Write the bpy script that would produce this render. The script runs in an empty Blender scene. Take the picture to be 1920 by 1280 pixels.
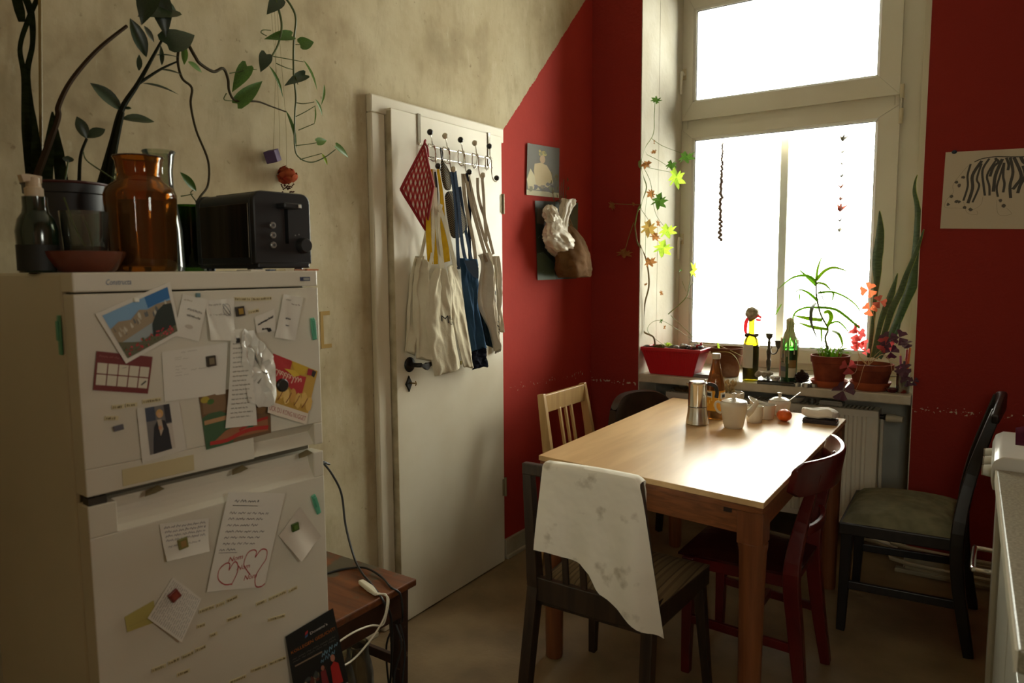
import bpy, bmesh, math, random
from mathutils import Vector as V, Matrix, noise as NZ
R_ = random.Random(7)
SC = bpy.context.scene
COL = SC.collection
pi, sin, cos = math.pi, math.sin, math.cos

# ---------------------------------------------------------------- camera, world, exposure
cam = bpy.data.objects.new('camera', bpy.data.cameras.new('camera'))
COL.objects.link(cam)
cam.data.sensor_width = 36
cam.data.lens = 25.42
cam.data.clip_start = .02
cr, cu, cf = V((0.82754478, 0.56135672, -0.00694795)), V((-0.05073608, 0.08710848, 0.99490601)), V((-0.5591024, 0.82297676, -0.1005672))
M = Matrix((cr, cu, -cf)).transposed().to_4x4()
M.translation = V((1.9527, -3.6857, 1.406))
cam.matrix_world = M
cam.data.dof.use_dof = True
cam.data.dof.focus_distance = 2.75
cam.data.dof.aperture_fstop = 4.5
SC.camera = cam
SC.view_settings.view_transform = 'Standard'
SC.view_settings.look = 'None'
SC.view_settings.gamma = 1
SC.view_settings.use_curve_mapping = False
SC.view_settings.exposure = 1.4
W = bpy.data.worlds.new('overcast_sky')
SC.world = W
W.use_nodes = True
W.node_tree.nodes['Background'].inputs[0].default_value = (1.0, .975, .905, 1)
W.node_tree.nodes['Background'].inputs[1].default_value = 9.0
pt = bpy.data.lights.new('window_portal', 'AREA')
pt.shape = 'RECTANGLE'
pt.size, pt.size_y = 1.4, 2.3
pt.cycles.is_portal = True
po = bpy.data.objects.new('window_portal', pt)
COL.objects.link(po)
po.location = (.96, .80, 1.98)
po.rotation_euler = (-pi/2, 0, 0)
pt2 = pt.copy(); pt2.size, pt2.size_y = .26, .30
po2 = bpy.data.objects.new('window_portal', pt2); COL.objects.link(po2)
po2.location = (2.76, -2.90, 1.65); po2.rotation_euler = (0, pi/2, 0)  # portal of the added side window
pt3 = pt.copy(); pt3.size, pt3.size_y = .34, .60
po3 = bpy.data.objects.new('window_portal', pt3); COL.objects.link(po3)
po3.location = (2.31, -4.89, 1.65); po3.rotation_euler = (pi/2, 0, 0)  # portal of the added window behind the camera
SC.cycles.use_denoising = True
SC.cycles.max_bounces = 12
SC.cycles.diffuse_bounces = 6
SC.cycles.glossy_bounces = 4
SC.cycles.transmission_bounces = 10
SC.cycles.transparent_max_bounces = 12
SC.cycles.caustics_reflective = False
SC.cycles.caustics_refractive = False
SC.cycles.sample_clamp_indirect = 6

# ---------------------------------------------------------------- materials
def lin(c):
    return tuple(((x/255)/12.92 if x/255 <= .04045 else ((x/255+.055)/1.055)**2.4) for x in c)
MATS = {}
def nodes(name):
    m = bpy.data.materials.new(name)
    m.use_nodes = True
    return m, m.node_tree, m.node_tree.nodes, m.node_tree.links, m.node_tree.nodes['Principled BSDF']
def mat(name, c=(128,128,128), rough=.5, metal=0, c2=None, scale=12, bump=0, bscale=None, detail=4, stretch=None, trans=0, ior=1.45, spec=None, coat=0, contrast=(.35,.65), emit=0, sss=0, translucent=0):
    if name in MATS: return MATS[name]
    m, nt, N, L, P = nodes(name)
    MATS[name] = m
    P.inputs['Base Color'].default_value = (*lin(c), 1)
    P.inputs['Roughness'].default_value = rough
    P.inputs['Metallic'].default_value = metal
    if spec is None and rough >= .79: spec = .05
    if spec is not None: P.inputs['Specular IOR Level'].default_value = spec
    if trans:
        P.inputs['Transmission Weight'].default_value = trans
        P.inputs['IOR'].default_value = ior
    if coat:
        P.inputs['Coat Weight'].default_value = coat
        P.inputs['Coat Roughness'].default_value = .15
    if c2 is not None or bump:
        tc = N.new('ShaderNodeTexCoord')
        mp = N.new('ShaderNodeMapping')
        L.new(tc.outputs['Object'], mp.inputs[0])
        if stretch: mp.inputs['Scale'].default_value = stretch
    if c2 is not None:
        nz = N.new('ShaderNodeTexNoise')
        nz.inputs['Scale'].default_value = scale
        nz.inputs['Detail'].default_value = detail
        L.new(mp.outputs[0], nz.inputs[0])
        rp = N.new('ShaderNodeValToRGB')
        rp.color_ramp.elements[0].position, rp.color_ramp.elements[1].position = contrast
        rp.color_ramp.elements[0].color = (*lin(c), 1)
        rp.color_ramp.elements[1].color = (*lin(c2), 1)
        L.new(nz.outputs[0], rp.inputs[0])
        L.new(rp.outputs[0], P.inputs['Base Color'])
    if bump:
        nb = N.new('ShaderNodeTexNoise')
        nb.inputs['Scale'].default_value = bscale or scale*4
        nb.inputs['Detail'].default_value = 5
        L.new(mp.outputs[0], nb.inputs[0])
        bp = N.new('ShaderNodeBump')
        bp.inputs['Strength'].default_value = bump
        bp.inputs['Distance'].default_value = .01
        L.new(nb.outputs[0], bp.inputs['Height'])
        L.new(bp.outputs[0], P.inputs['Normal'])
    if translucent:
        out = N['Material Output']
        tr = N.new('ShaderNodeBsdfTranslucent')
        mx = N.new('ShaderNodeMixShader')
        mx.inputs[0].default_value = translucent
        tr.inputs[0].default_value = (*lin(c), 1)
        if c2 is not None: L.new(rp.outputs[0], tr.inputs[0])
        L.new(P.outputs[0], mx.inputs[1]); L.new(tr.outputs[0], mx.inputs[2])
        L.new(mx.outputs[0], out.inputs[0])
    return m
def solid(c, rough=.6):
    return mat('ink_%d_%d_%d' % tuple(c), c, rough)
def thin_glass(name, c=(255,255,255), refl=1.0, op=0.0):
    """a thin sheet or vessel of glass: straight-through light tinted by the glass, Fresnel reflection on top"""
    if name in MATS: return MATS[name]
    m, nt, N, L, P = nodes(name)
    MATS[name] = m
    N.remove(P)
    t = N.new('ShaderNodeBsdfTransparent'); t.inputs[0].default_value = (*lin(c), 1)
    g = N.new('ShaderNodeBsdfGlossy'); g.inputs['Roughness'].default_value = .03
    f = N.new('ShaderNodeFresnel'); f.inputs[0].default_value = 1.45
    mu = N.new('ShaderNodeMath'); mu.operation = 'MULTIPLY'; mu.inputs[1].default_value = refl
    L.new(f.outputs[0], mu.inputs[0])
    mx = N.new('ShaderNodeMixShader')
    L.new(mu.outputs[0], mx.inputs[0]); L.new(t.outputs[0], mx.inputs[1]); L.new(g.outputs[0], mx.inputs[2])
    last = mx
    if op:
        d = N.new('ShaderNodeBsdfDiffuse'); d.inputs[0].default_value = (*lin(c), 1)
        mx2 = N.new('ShaderNodeMixShader'); mx2.inputs[0].default_value = op
        L.new(mx.outputs[0], mx2.inputs[1]); L.new(d.outputs[0], mx2.inputs[2]); last = mx2
    L.new(last.outputs[0], N['Material Output'].inputs[0])
    return m

# ---------------------------------------------------------------- mesh builder
def spline(pts, n=6):
    pts = [V(p) for p in pts]
    if len(pts) < 3 or n <= 1: return pts
    out = []
    for i in range(len(pts)-1):
        p0, p1, p2, p3 = pts[max(i-1,0)], pts[i], pts[i+1], pts[min(i+2,len(pts)-1)]
        for k in range(n):
            t = k/n
            out.append(.5*((2*p1)+(p2-p0)*t+(2*p0-5*p1+4*p2-p3)*t*t+(3*p1-p0-3*p2+p3)*t**3))
    out.append(pts[-1])
    return out
def lerp_list(a, t):
    x = t*(len(a)-1); i = min(int(x), len(a)-2); f = x-i
    return a[i]*(1-f)+a[i+1]*f
class B:
    def __init__(s): s.v, s.f, s.mi, s.m = [], [], [], 0
    def add(s, vs, fs):
        o = len(s.v)
        s.v += [tuple(p) for p in vs]
        s.f += [tuple(i+o for i in q) for q in fs]
        s.mi += [s.m]*len(fs)
        return s
    def box(s, x0, x1, y0, y1, z0, z1):
        return s.add([(x0,y0,z0),(x1,y0,z0),(x1,y1,z0),(x0,y1,z0),(x0,y0,z1),(x1,y0,z1),(x1,y1,z1),(x0,y1,z1)],
                     [(3,2,1,0),(4,5,6,7),(0,1,5,4),(1,2,6,5),(2,3,7,6),(3,0,4,7)])
    def hexa(s, bot, top):
        return s.add(list(bot)+list(top), [(3,2,1,0),(4,5,6,7),(0,1,5,4),(1,2,6,5),(2,3,7,6),(3,0,4,7)])
    def beam(s, a, b, w, h, up=(0,0,1), w2=None, h2=None):
        a, b = V(a), V(b); d = (b-a).normalized(); u = V(up)
        x = d.cross(u).normalized(); y = x.cross(d).normalized()
        w2 = w2 or w; h2 = h2 or h
        q = lambda p, w, h: [p-x*w/2-y*h/2, p+x*w/2-y*h/2, p+x*w/2+y*h/2, p-x*w/2+y*h/2]
        return s.hexa(q(a,w,h), q(b,w2,h2))
    def sweep(s, pts, w, h, up=(0,0,1), n=5):
        """rectangular section along a spline; w across, h along up; lists taper"""
        P = spline(pts, n); m = len(P); vs = []; fs = []
        for i, p in enumerate(P):
            d = (P[min(i+1,m-1)]-P[max(i-1,0)]).normalized()
            x = d.cross(V(up)).normalized(); y = x.cross(d).normalized()
            t = i/(m-1)
            ww = lerp_list(w,t) if isinstance(w,(list,tuple)) else w
            hh = lerp_list(h,t) if isinstance(h,(list,tuple)) else h
            vs += [p-x*ww/2-y*hh/2, p+x*ww/2-y*hh/2, p+x*ww/2+y*hh/2, p-x*ww/2+y*hh/2]
            if i:
                o = 4*(i-1)
                fs += [(o+k, o+(k+1)%4, o+4+(k+1)%4, o+4+k) for k in range(4)]
        fs += [(3,2,1,0), (4*m-4,4*m-3,4*m-2,4*m-1)]
        return s.add(vs, fs)
    def tube(s, pts, r, seg=8, n=5, cap=True):
        P = spline(pts, n); m = len(P); vs = []; fs = []
        x = None
        for i, p in enumerate(P):
            d = (P[min(i+1,m-1)]-P[max(i-1,0)])
            d = d.normalized() if d.length > 1e-9 else V((0,0,1))
            if x is None:
                x = d.orthogonal().normalized()
            else:
                x = (x - d*x.dot(d)); x = x.normalized() if x.length > 1e-6 else d.orthogonal().normalized()
            y = d.cross(x)
            rr = lerp_list(r, i/(m-1)) if isinstance(r,(list,tuple)) else r
            for k in range(seg):
                a = 2*pi*k/seg
                vs.append(p+x*rr*cos(a)+y*rr*sin(a))
            if i:
                o = seg*(i-1)
                fs += [(o+k, o+(k+1)%seg, o+seg+(k+1)%seg, o+seg+k) for k in range(seg)]
        if cap: fs += [tuple(range(seg-1,-1,-1)), tuple(range(seg*(m-1), seg*m))]
        return s.add(vs, fs)
    def lathe(s, prof, c=(0,0,0), seg=24, caps=True, sx=1, sy=1):
        vs = []; fs = []; m = len(prof)
        for r, z in prof:
            for k in range(seg):
                a = 2*pi*k/seg
                vs.append((c[0]+r*cos(a)*sx, c[1]+r*sin(a)*sy, c[2]+z))
        for i in range(m-1):
            o = i*seg
            fs += [(o+k, o+(k+1)%seg, o+seg+(k+1)%seg, o+seg+k) for k in range(seg)]
        if caps: fs += [tuple(range(seg-1,-1,-1)), tuple(range(seg*(m-1), seg*m))]
        return s.add(vs, fs)
    def ell(s, c, r, seg=12, rings=8, M=None, jit=0, rnd=None):
        vs = []; fs = []
        c = V(c)
        for i in range(rings+1):
            th = pi*i/rings
            for k in range(seg):
                a = 2*pi*k/seg
                p = V((sin(th)*cos(a)*r[0], sin(th)*sin(a)*r[1], -cos(th)*r[2]))
                if jit: p *= 1+(rnd or R_).uniform(-jit, jit)
                if M: p = M @ p
                vs.append(c+p)
        for i in range(rings):
            o = i*seg
            fs += [(o+k, o+(k+1)%seg, o+seg+(k+1)%seg, o+seg+k) for k in range(seg)]
        return s.add(vs, fs)
    def grid(s, nu, nv, fn, loop=False):
        vs = [fn(i/(nu-1) if not loop else i/nu, j/(nv-1)) for j in range(nv) for i in range(nu)]
        fs = []
        for j in range(nv-1):
            for i in range(nu if loop else nu-1):
                a, b = j*nu+i, j*nu+(i+1)%nu
                fs.append((a, b, b+nu, a+nu))
        return s.add(vs, fs)
    def ribbon(s, pts, w, side, n=6, cup=0):
        """flat strip along pts; side = across direction (vector or list)"""
        P = spline(pts, n); m = len(P); vs = []; fs = []
        for i, p in enumerate(P):
            t = i/(m-1)
            d = (P[min(i+1,m-1)]-P[max(i-1,0)]).normalized()
            sd = d.cross(V(side[1])) if side[0] == 'face' else V(side)
            sd = (sd-d*sd.dot(d)).normalized()
            ww = lerp_list(w, t) if isinstance(w,(list,tuple)) else w
            nrm = d.cross(sd)
            vs += [p-sd*ww/2+nrm*cup*ww, p, p+sd*ww/2+nrm*cup*ww]
            if i:
                o = 3*(i-1)
                fs += [(o,o+1,o+4,o+3),(o+1,o+2,o+5,o+4)]
        return s.add(vs, fs)
    def prism(s, poly, fn0, fn1):
        n = len(poly)
        return s.add([fn0(*p) for p in poly]+[fn1(*p) for p in poly],
                     [tuple(range(n-1,-1,-1)), tuple(range(n,2*n))]+[(i,(i+1)%n,n+(i+1)%n,n+i) for i in range(n)])
def mk(name, b, mats, parent=None, smooth=False, bevel=0, solid_=0, sub=0, loc=None, rotz=0, ang=40, kind=None, label=None, segs=2):
    me = bpy.data.meshes.new(name)
    me.from_pydata(b.v, [], b.f)
    if not isinstance(mats, (list, tuple)): mats = [mats]
    for m in mats: me.materials.append(m)
    if len(mats) > 1: me.polygons.foreach_set('material_index', b.mi)
    bm = bmesh.new(); bm.from_mesh(me)
    if not solid_: bmesh.ops.recalc_face_normals(bm, faces=bm.faces)
    bm.to_mesh(me); bm.free()
    if smooth:
        me.polygons.foreach_set('use_smooth', [True]*len(me.polygons))
        me.set_sharp_from_angle(angle=math.radians(ang))
    o = bpy.data.objects.new(name, me)
    COL.objects.link(o)
    if parent is not None: o.parent = parent
    if loc: o.location = loc
    if rotz: o.rotation_euler = (0,0,rotz)
    if solid_:
        md = o.modifiers.new('thick', 'SOLIDIFY'); md.thickness = solid_; md.offset = 0
        if smooth: md = o.modifiers.new('crease', 'EDGE_SPLIT'); md.split_angle = math.radians(40)
    if bevel:
        md = o.modifiers.new('edge', 'BEVEL'); md.width = bevel; md.segments = segs; md.limit_method = 'ANGLE'; md.angle_limit = math.radians(35)
    if sub:
        md = o.modifiers.new('sub', 'SUBSURF'); md.levels = md.render_levels = sub
    if kind: o['kind'] = kind
    if label: o['label'] = label
    return o
def tag(o, label, cat, group=None):
    o['label'] = label; o['category'] = cat
    if group: o['group'] = group
    return o
def thing(name, label, cat, loc=(0,0,0), rotz=0, group=None):
    o = bpy.data.objects.new(name, None); COL.objects.link(o)
    o.empty_display_size = .05
    o.location = loc; o.rotation_euler = (0,0,rotz)
    return tag(o, label, cat, group)
def copy_tree(o, loc=None, rotz=None, label=None, parent=None):
    c = o.copy(); COL.objects.link(c)
    if parent is not None: c.parent = parent
    if loc is not None: c.location = loc
    if rotz is not None: c.rotation_euler = (0,0,rotz)
    if label: c['label'] = label
    for ch in list(o.children):
        copy_tree(ch, parent=c)
    return c
TXT = {}
def text_geo(s, shear=0, ext=0):
    k = (s, shear)
    if k in TXT: return TXT[k]
    cu_ = bpy.data.curves.new('t', 'FONT'); cu_.body = s; cu_.size = 1; cu_.shear = shear
    cu_.resolution_u = 2
    ob = bpy.data.objects.new('t', cu_)
    me = bpy.data.meshes.new_from_object(ob)
    vs = [(v.co.x, v.co.y) for v in me.vertices]; fs = [tuple(p.vertices) for p in me.polygons]
    bpy.data.objects.remove(ob); bpy.data.curves.remove(cu_); bpy.data.meshes.remove(me)
    x0 = min(v[0] for v in vs); x1 = max(v[0] for v in vs)
    TXT[k] = ([(x-x0, y) for x, y in vs], fs, x1-x0)
    return TXT[k]

# ---------------------------------------------------------------- colours used again and again
white_paint = mat('white_lacquer', (214,206,184), .38, c2=(204,194,168), scale=3, bump=.03, bscale=30)
plastic_white = mat('fridge_enamel', (208,202,184), .32, c2=(200,193,174), scale=2)
plaster_white = mat('niche_whitewash', (218,213,198), .85, c2=(206,199,180), scale=5, bump=.15, bscale=40)
pvc = mat('window_plastic', (206,200,182), .4, c2=(200,193,172), scale=3)
chrome = mat('chrome', (210,205,195), .14, 1)
steel = mat('steel', (190,185,175), .25, 1)
black_pl = mat('black_plastic', (22,21,20), .4)
paper = mat('paper', (216,211,198), .8)
terracotta = mat('terracotta', (142,72,48), .8, c2=(118,58,42), scale=14, bump=.1, bscale=60)
terra_light = mat('terracotta_bright', (176,84,44), .6, c2=(158,72,38), scale=10)
soil = mat('soil', (46,36,26), .95, c2=(70,56,40), scale=60, bump=.8, bscale=90)
porcelain = mat('porcelain', (216,210,196), .16, c2=(210,202,184), scale=4)
wax = mat('candle_wax', (216,204,174), .55, c2=(196,182,148), scale=30, bump=.3, bscale=60, translucent=.35)
dark_green = mat('leaf_dark', (26,44,20), .35, c2=(36,58,26), scale=20)
leaf_green = mat('leaf_mid', (58,92,30), .4, c2=(76,112,38), scale=18, translucent=.3)
leaf_light = mat('leaf_light', (132,164,46), .45, c2=(160,188,62), scale=18, translucent=.6)
leaf_dry = mat('leaf_dry', (140,92,52), .8, c2=(170,120,70), scale=25, translucent=.35)
stem_green = mat('stem_green', (70,84,36), .5)
stem_brown = mat('stem_brown', (72,56,34), .7, c2=(96,78,48), scale=30)

# ================================================================ ROOM
def wall_mat():
    """plaster of wall_left: mottled old plaster, red paint with a slanting edge, chipped in a band"""
    m, nt, N, L, P = nodes('old_plaster_and_red_paint')
    tc = N.new('ShaderNodeTexCoord'); sp = N.new('ShaderNodeSeparateXYZ')
    L.new(tc.outputs['Object'], sp.inputs[0])
    def noise(sc, det=5, rough=.55):
        n = N.new('ShaderNodeTexNoise'); n.inputs['Scale'].default_value = sc; n.inputs['Detail'].default_value = det; n.inputs['Roughness'].default_value = rough
        L.new(tc.outputs['Object'], n.inputs[0]); return n.outputs[0]
    def math_(op, a, b=None, clamp=False):
        n = N.new('ShaderNodeMath'); n.operation = op; n.use_clamp = clamp
        for i, x in enumerate((a, b)):
            if x is None: continue
            if isinstance(x, (int, float)): n.inputs[i].default_value = x
            else: L.new(x, n.inputs[i])
        return n.outputs[0]
    def ramp(f, stops):
        r = N.new('ShaderNodeValToRGB'); e = r.color_ramp.elements
        while len(e) < len(stops): e.new(.5)
        for i, (p, c) in enumerate(stops): e[i].position = p; e[i].color = (*lin(c), 1)
        L.new(f, r.inputs[0]); return r.outputs[0]
    def mix(f, a, b):
        n = N.new('ShaderNodeMix'); n.data_type = 'RGBA'
        for s, x in ((0, f), (6, a), (7, b)):
            if isinstance(x, tuple): n.inputs[s].default_value = (*lin(x), 1)
            elif isinstance(x, (int, float)): n.inputs[s].default_value = x
            else: L.new(x, n.inputs[s])
        return n.outputs[2]
    y, z = sp.outputs[1], sp.outputs[2]
    n1, n2, n3 = noise(1.6, 6, .6), noise(7, 6, .65), noise(38, 4)
    base = ramp(n1, [(.30, (146,132,102)), (.46, (180,166,134)), (.60, (198,187,156)), (.74, (176,165,128))])
    base = mix(math_('MULTIPLY', ramp(n2, [(.56, (0,0,0)), (.74, (255,255,255))]), .28), base, (150,128,96))
    mp2 = N.new('ShaderNodeMapping'); mp2.inputs['Scale'].default_value = (1,3.2,1.1); L.new(tc.outputs['Object'], mp2.inputs[0])
    n5 = N.new('ShaderNodeTexNoise'); n5.inputs['Scale'].default_value = 3.5; n5.inputs['Detail'].default_value = 9; n5.inputs['Roughness'].default_value = .72; L.new(mp2.outputs[0], n5.inputs[0])
    base = mix(math_('MULTIPLY', ramp(n5.outputs[0], [(.50, (0,0,0)), (.68, (255,255,255))]), .38), base, (146,128,100))
    base = mix(math_('MULTIPLY', ramp(n5.outputs[0], [(.34, (255,255,255)), (.42, (0,0,0))]), .35), base, (206,198,172))
    base = mix(ramp(n3, [(.66, (0,0,0)), (.74, (190,190,190))]), base, (112,94,66))
    ne = noise(60, 3); nf = noise(9, 3)
    wob = math_('MULTIPLY', math_('SUBTRACT', ne, .5), .012)
    yy = math_('ADD', y, wob)
    slope = math_('SUBTRACT', math_('ADD', math_('MULTIPLY', yy, 1.02), 2.93), z)
    slope = math_('ADD', slope, math_('MULTIPLY', math_('SUBTRACT', nf, .5), .03))
    red_mask = math_('MULTIPLY', math_('GREATER_THAN', yy, -.90), math_('GREATER_THAN', slope, 0))
    edge = math_('LESS_THAN', math_('ABSOLUTE', slope), .006)
    red = mix(n2, (160,51,43), (175,59,48))  # lighter copy of the back wall's red, window light in its colour
    # chipped band near chair height
    d = math_('ABSOLUTE', math_('SUBTRACT', z, math_('ADD', .81, math_('MULTIPLY', y, -.02))))
    chip = math_('MULTIPLY', math_('GREATER_THAN', math_('ADD', noise(70, 3), math_('MULTIPLY', noise(12, 2), .35)), math_('ADD', .80, math_('MULTIPLY', d, 5.2))), 1)
    red = mix(chip, red, (196,176,150))
    col = mix(red_mask, base, red)
    L.new(col, P.inputs['Base Color'])
    P.inputs['Roughness'].default_value = .75; P.inputs['Specular IOR Level'].default_value = .08
    bp = N.new('ShaderNodeBump'); bp.inputs['Strength'].default_value = .22; bp.inputs['Distance'].default_value = .006
    h = math_('ADD', math_('MULTIPLY', n2, .6), math_('MULTIPLY', n3, .5))
    L.new(h, bp.inputs['Height']); L.new(bp.outputs[0], P.inputs['Normal'])
    return m
wl = mk('wall_left', B().box(-.12,0,-4.75,.0,0,3.25), wall_mat(), kind='structure')
def red_mat():
    m, nt, N, L, P = nodes('red_wall_paint')
    tc = N.new('ShaderNodeTexCoord'); sp = N.new('ShaderNodeSeparateXYZ'); L.new(tc.outputs['Object'], sp.inputs[0])
    n = N.new('ShaderNodeTexNoise'); n.inputs['Scale'].default_value = 70; n.inputs['Detail'].default_value = 3; L.new(tc.outputs['Object'], n.inputs[0])
    a = N.new('ShaderNodeMath'); a.operation = 'SUBTRACT'; L.new(sp.outputs[2], a.inputs[0]); a.inputs[1].default_value = .762
    b = N.new('ShaderNodeMath'); b.operation = 'ABSOLUTE'; L.new(a.outputs[0], b.inputs[0])
    c = N.new('ShaderNodeMath'); c.operation = 'MULTIPLY_ADD'; L.new(b.outputs[0], c.inputs[0]); c.inputs[1].default_value = 9; c.inputs[2].default_value = .54
    g = N.new('ShaderNodeMath'); g.operation = 'GREATER_THAN'; L.new(n.outputs[0], g.inputs[0]); L.new(c.outputs[0], g.inputs[1])
    mx = N.new('ShaderNodeMix'); mx.data_type = 'RGBA'; L.new(g.outputs[0], mx.inputs[0])
    mx.inputs[6].default_value = (*lin((140,46,38)), 1); mx.inputs[7].default_value = (*lin((196,176,150)), 1)  # same red paint as the left wall, toned darker for its shade
    L.new(mx.outputs[2], P.inputs['Base Color']); P.inputs['Roughness'].default_value = .75; P.inputs['Specular IOR Level'].default_value = .08
    bp = N.new('ShaderNodeBump'); bp.inputs['Strength'].default_value = .25; bp.inputs['Distance'].default_value = .01
    L.new(n.outputs[0], bp.inputs['Height']); L.new(bp.outputs[0], P.inputs['Normal'])
    return m
redm = red_mat()
b = B()
b.m = 0; b.box(-.12,.294,0,.86,0,3.25); b.box(1.637,2.75,0,.86,0,3.25); b.box(.294,1.637,0,.86,3.12,3.25)
b.m = 1; b.box(.294,1.637,.62,.86,0,.93)
b.m = 1
b.box(.2935,.2975,.004,.24,0,3.12); b.box(.2935,.2985,.24,.475,0,3.12); b.box(.2935,.2975,.475,.62,0,3.12)
b.box(1.633,1.6375,.004,.62,0,3.12); b.box(.294,1.637,.004,.62,3.115,3.121)
mk('wall_back', b, [redm, plaster_white], kind='structure')
side_mat = mat('room_paint', (168,152,120), .8, c2=(156,140,108), scale=4)
b = B(); b.box(-.12,2.11,-4.87,-4.75,0,3.25); b.box(2.51,2.75,-4.87,-4.75,0,3.25); b.box(2.11,2.51,-4.87,-4.75,0,1.32); b.box(2.11,2.51,-4.87,-4.75,1.98,3.25)
mk('wall_front', b, side_mat, kind='structure')
fill_win3 = bpy.data.objects.new('window_3', None); COL.objects.link(fill_win3); fill_win3['kind'] = 'structure'  # unseen window, added behind the camera as fill light
b = B()
for (x0,x1,z0,z1) in ((2.11,2.14,1.32,1.98),(2.48,2.51,1.32,1.98),(2.14,2.48,1.32,1.35),(2.14,2.48,1.95,1.98)): b.box(x0,x1,-4.85,-4.78,z0,z1)
mk('window_frame', b, pvc, fill_win3, bevel=.004, kind='structure')
mk('pane', B().box(2.14,2.48,-4.83,-4.826,1.35,1.95), thin_glass('window_glass', (250,252,248)), fill_win3, kind='structure')
# unseen window added in the side wall to brighten the fridge front
WA, WB_, WZ0, WZ1 = -3.09, -2.71, 1.44, 1.86
b = B(); b.box(2.62,2.75,-4.75,WA,0,3.25); b.box(2.62,2.75,WB_,0,0,3.25); b.box(2.62,2.75,WA,WB_,0,WZ0); b.box(2.62,2.75,WA,WB_,WZ1,3.25)
mk('wall_right', b, mat('right_wall_paint', (142,92,70), .7), kind='structure')
fill_win2 = bpy.data.objects.new('window_2', None); COL.objects.link(fill_win2); fill_win2['kind'] = 'structure'
b = B()
for (y0,y1,z0,z1) in ((WA,WA+.06,WZ0,WZ1),(WB_-.06,WB_,WZ0,WZ1),(WA+.06,WB_-.06,WZ0,WZ0+.06),(WA+.06,WB_-.06,WZ1-.06,WZ1)): b.box(2.66,2.72,y0,y1,z0,z1)
mk('window_frame', b, pvc, fill_win2, bevel=.004, kind='structure')
mk('pane', B().box(2.69,2.694,WA+.06,WB_-.06,WZ0+.06,WZ1-.06), thin_glass('window_glass', (250,252,248)), fill_win2, kind='structure')
mk('ceiling', B().box(-.12,2.75,-4.87,.86,3.25,3.35), mat('ceiling_paint', (226,218,198), .85), kind='structure')
mk('floor', B().box(-.12,2.75,-4.87,.86,-.1,0), mat('worn_linoleum', (118,98,70), .55, c2=(142,120,88), scale=5, bump=.12, bscale=60, detail=9), kind='structure')
bb = mat('baseboard_paint', (176,166,140), .5, c2=(160,148,120), scale=8, bump=.08)
b = B(); b.box(.0,.018,-.90,0,0,.095); b.box(.0,.03,-.90,0,0,.018); mk('baseboard_left', b, bb, kind='structure', bevel=.004)
b = B(); b.box(.0,.018,-3.0,-1.78,0,.12); b.box(.0,.03,-3.0,-1.78,0,.02); mk('baseboard_left', b, bb, kind='structure', bevel=.004)
b = B(); b.box(1.64,2.62,-.018,0,0,.10); b.box(1.60,2.62,-.035,0,0,.02); b.box(.03,.294,-.018,0,0,.095); b.box(.03,.294,-.03,0,0,.018); mk('baseboard_back', b, bb, kind='structure', bevel=.004)

# ---- door: painted casing, slab a little ajar, black iron lever
b = B()
b.box(0,.026,-1.748,-1.676,0,1.975); b.box(0,.026,-1.748,-.905,1.975,2.040)
b.box(0,.012,-1.675,-1.66,0,2.0)
mk('trim_1', b, white_paint, kind='structure', bevel=.008)
DL = (.0467, -1.6665, 0); DR = .0226
dslab = mk('door_1', B().box(-.036,0,0,.738,.006,2.0), white_paint, loc=DL, rotz=DR, bevel=.003, kind='structure')
mk('door_edge_strip', B().box(-.038,.0005,-.0012,.0008,.02,1.99), mat('worn_door_edge', (196,184,154), .5, c2=(160,146,116), scale=14), dslab)
iron = mat('wrought_iron', (24,22,20), .42, .6, c2=(40,37,33), scale=60, bump=.1)
b = B()
c = V((0,0.069,1.0359))
b.ell((.006, c.y, c.z), (.010,.030,.030), 20, 8)
b.tube([(.008,c.y,c.z),(.045,c.y,c.z),(.056,c.y+.012,c.z)], .009, 10)
b.sweep([(.056,c.y+.004,c.z),(.058,c.y+.022,c.z-.004),(.058,c.y+.040,c.z-.008),(.058,c.y+.06,c.z-.002),(.056,c.y+.12,c.z+.004)], .012, [.014,.014,.030,.014,.016], (0,0,1))
mk('door_handle', b, iron, dslab, smooth=True, bevel=.002)
k = V((0,0.0666,0.9605))
b = B(); b.prism([(0,.034),(.010,.016),(.021,.0),(.010,-.016),(0,-.034),(-.010,-.016),(-.021,0),(-.010,.016)], lambda y,z: (0,k.y+y,k.z+z), lambda y,z: (.006,k.y+y*.85,k.z+z*.9))
mk('keyhole_plate', b, iron, dslab, bevel=.001)
b = B(); b.tube([(.004,k.y+.002,k.z+.003),(.032,k.y+.004,k.z+.003)], .0028, 8); b.tube([(.032,k.y+.004,k.z-.006),(.036,k.y+.004,k.z+.003),(.032,k.y+.004,k.z+.012)], .0022, 6)
mk('key', b, mat('old_brass', (120,96,52), .4, .8), dslab, smooth=True)
for z in (1.70, .37):
    b = B(); b.tube([(.004,.742,z-.045),(.004,.742,z+.045)], .006, 10); b.box(-.004,.002,.722,.742,z-.04,z+.04)
    mk('hinge', b, mat('hinge_metal', (150,138,108), .5, .3), dslab, smooth=True)

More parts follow.
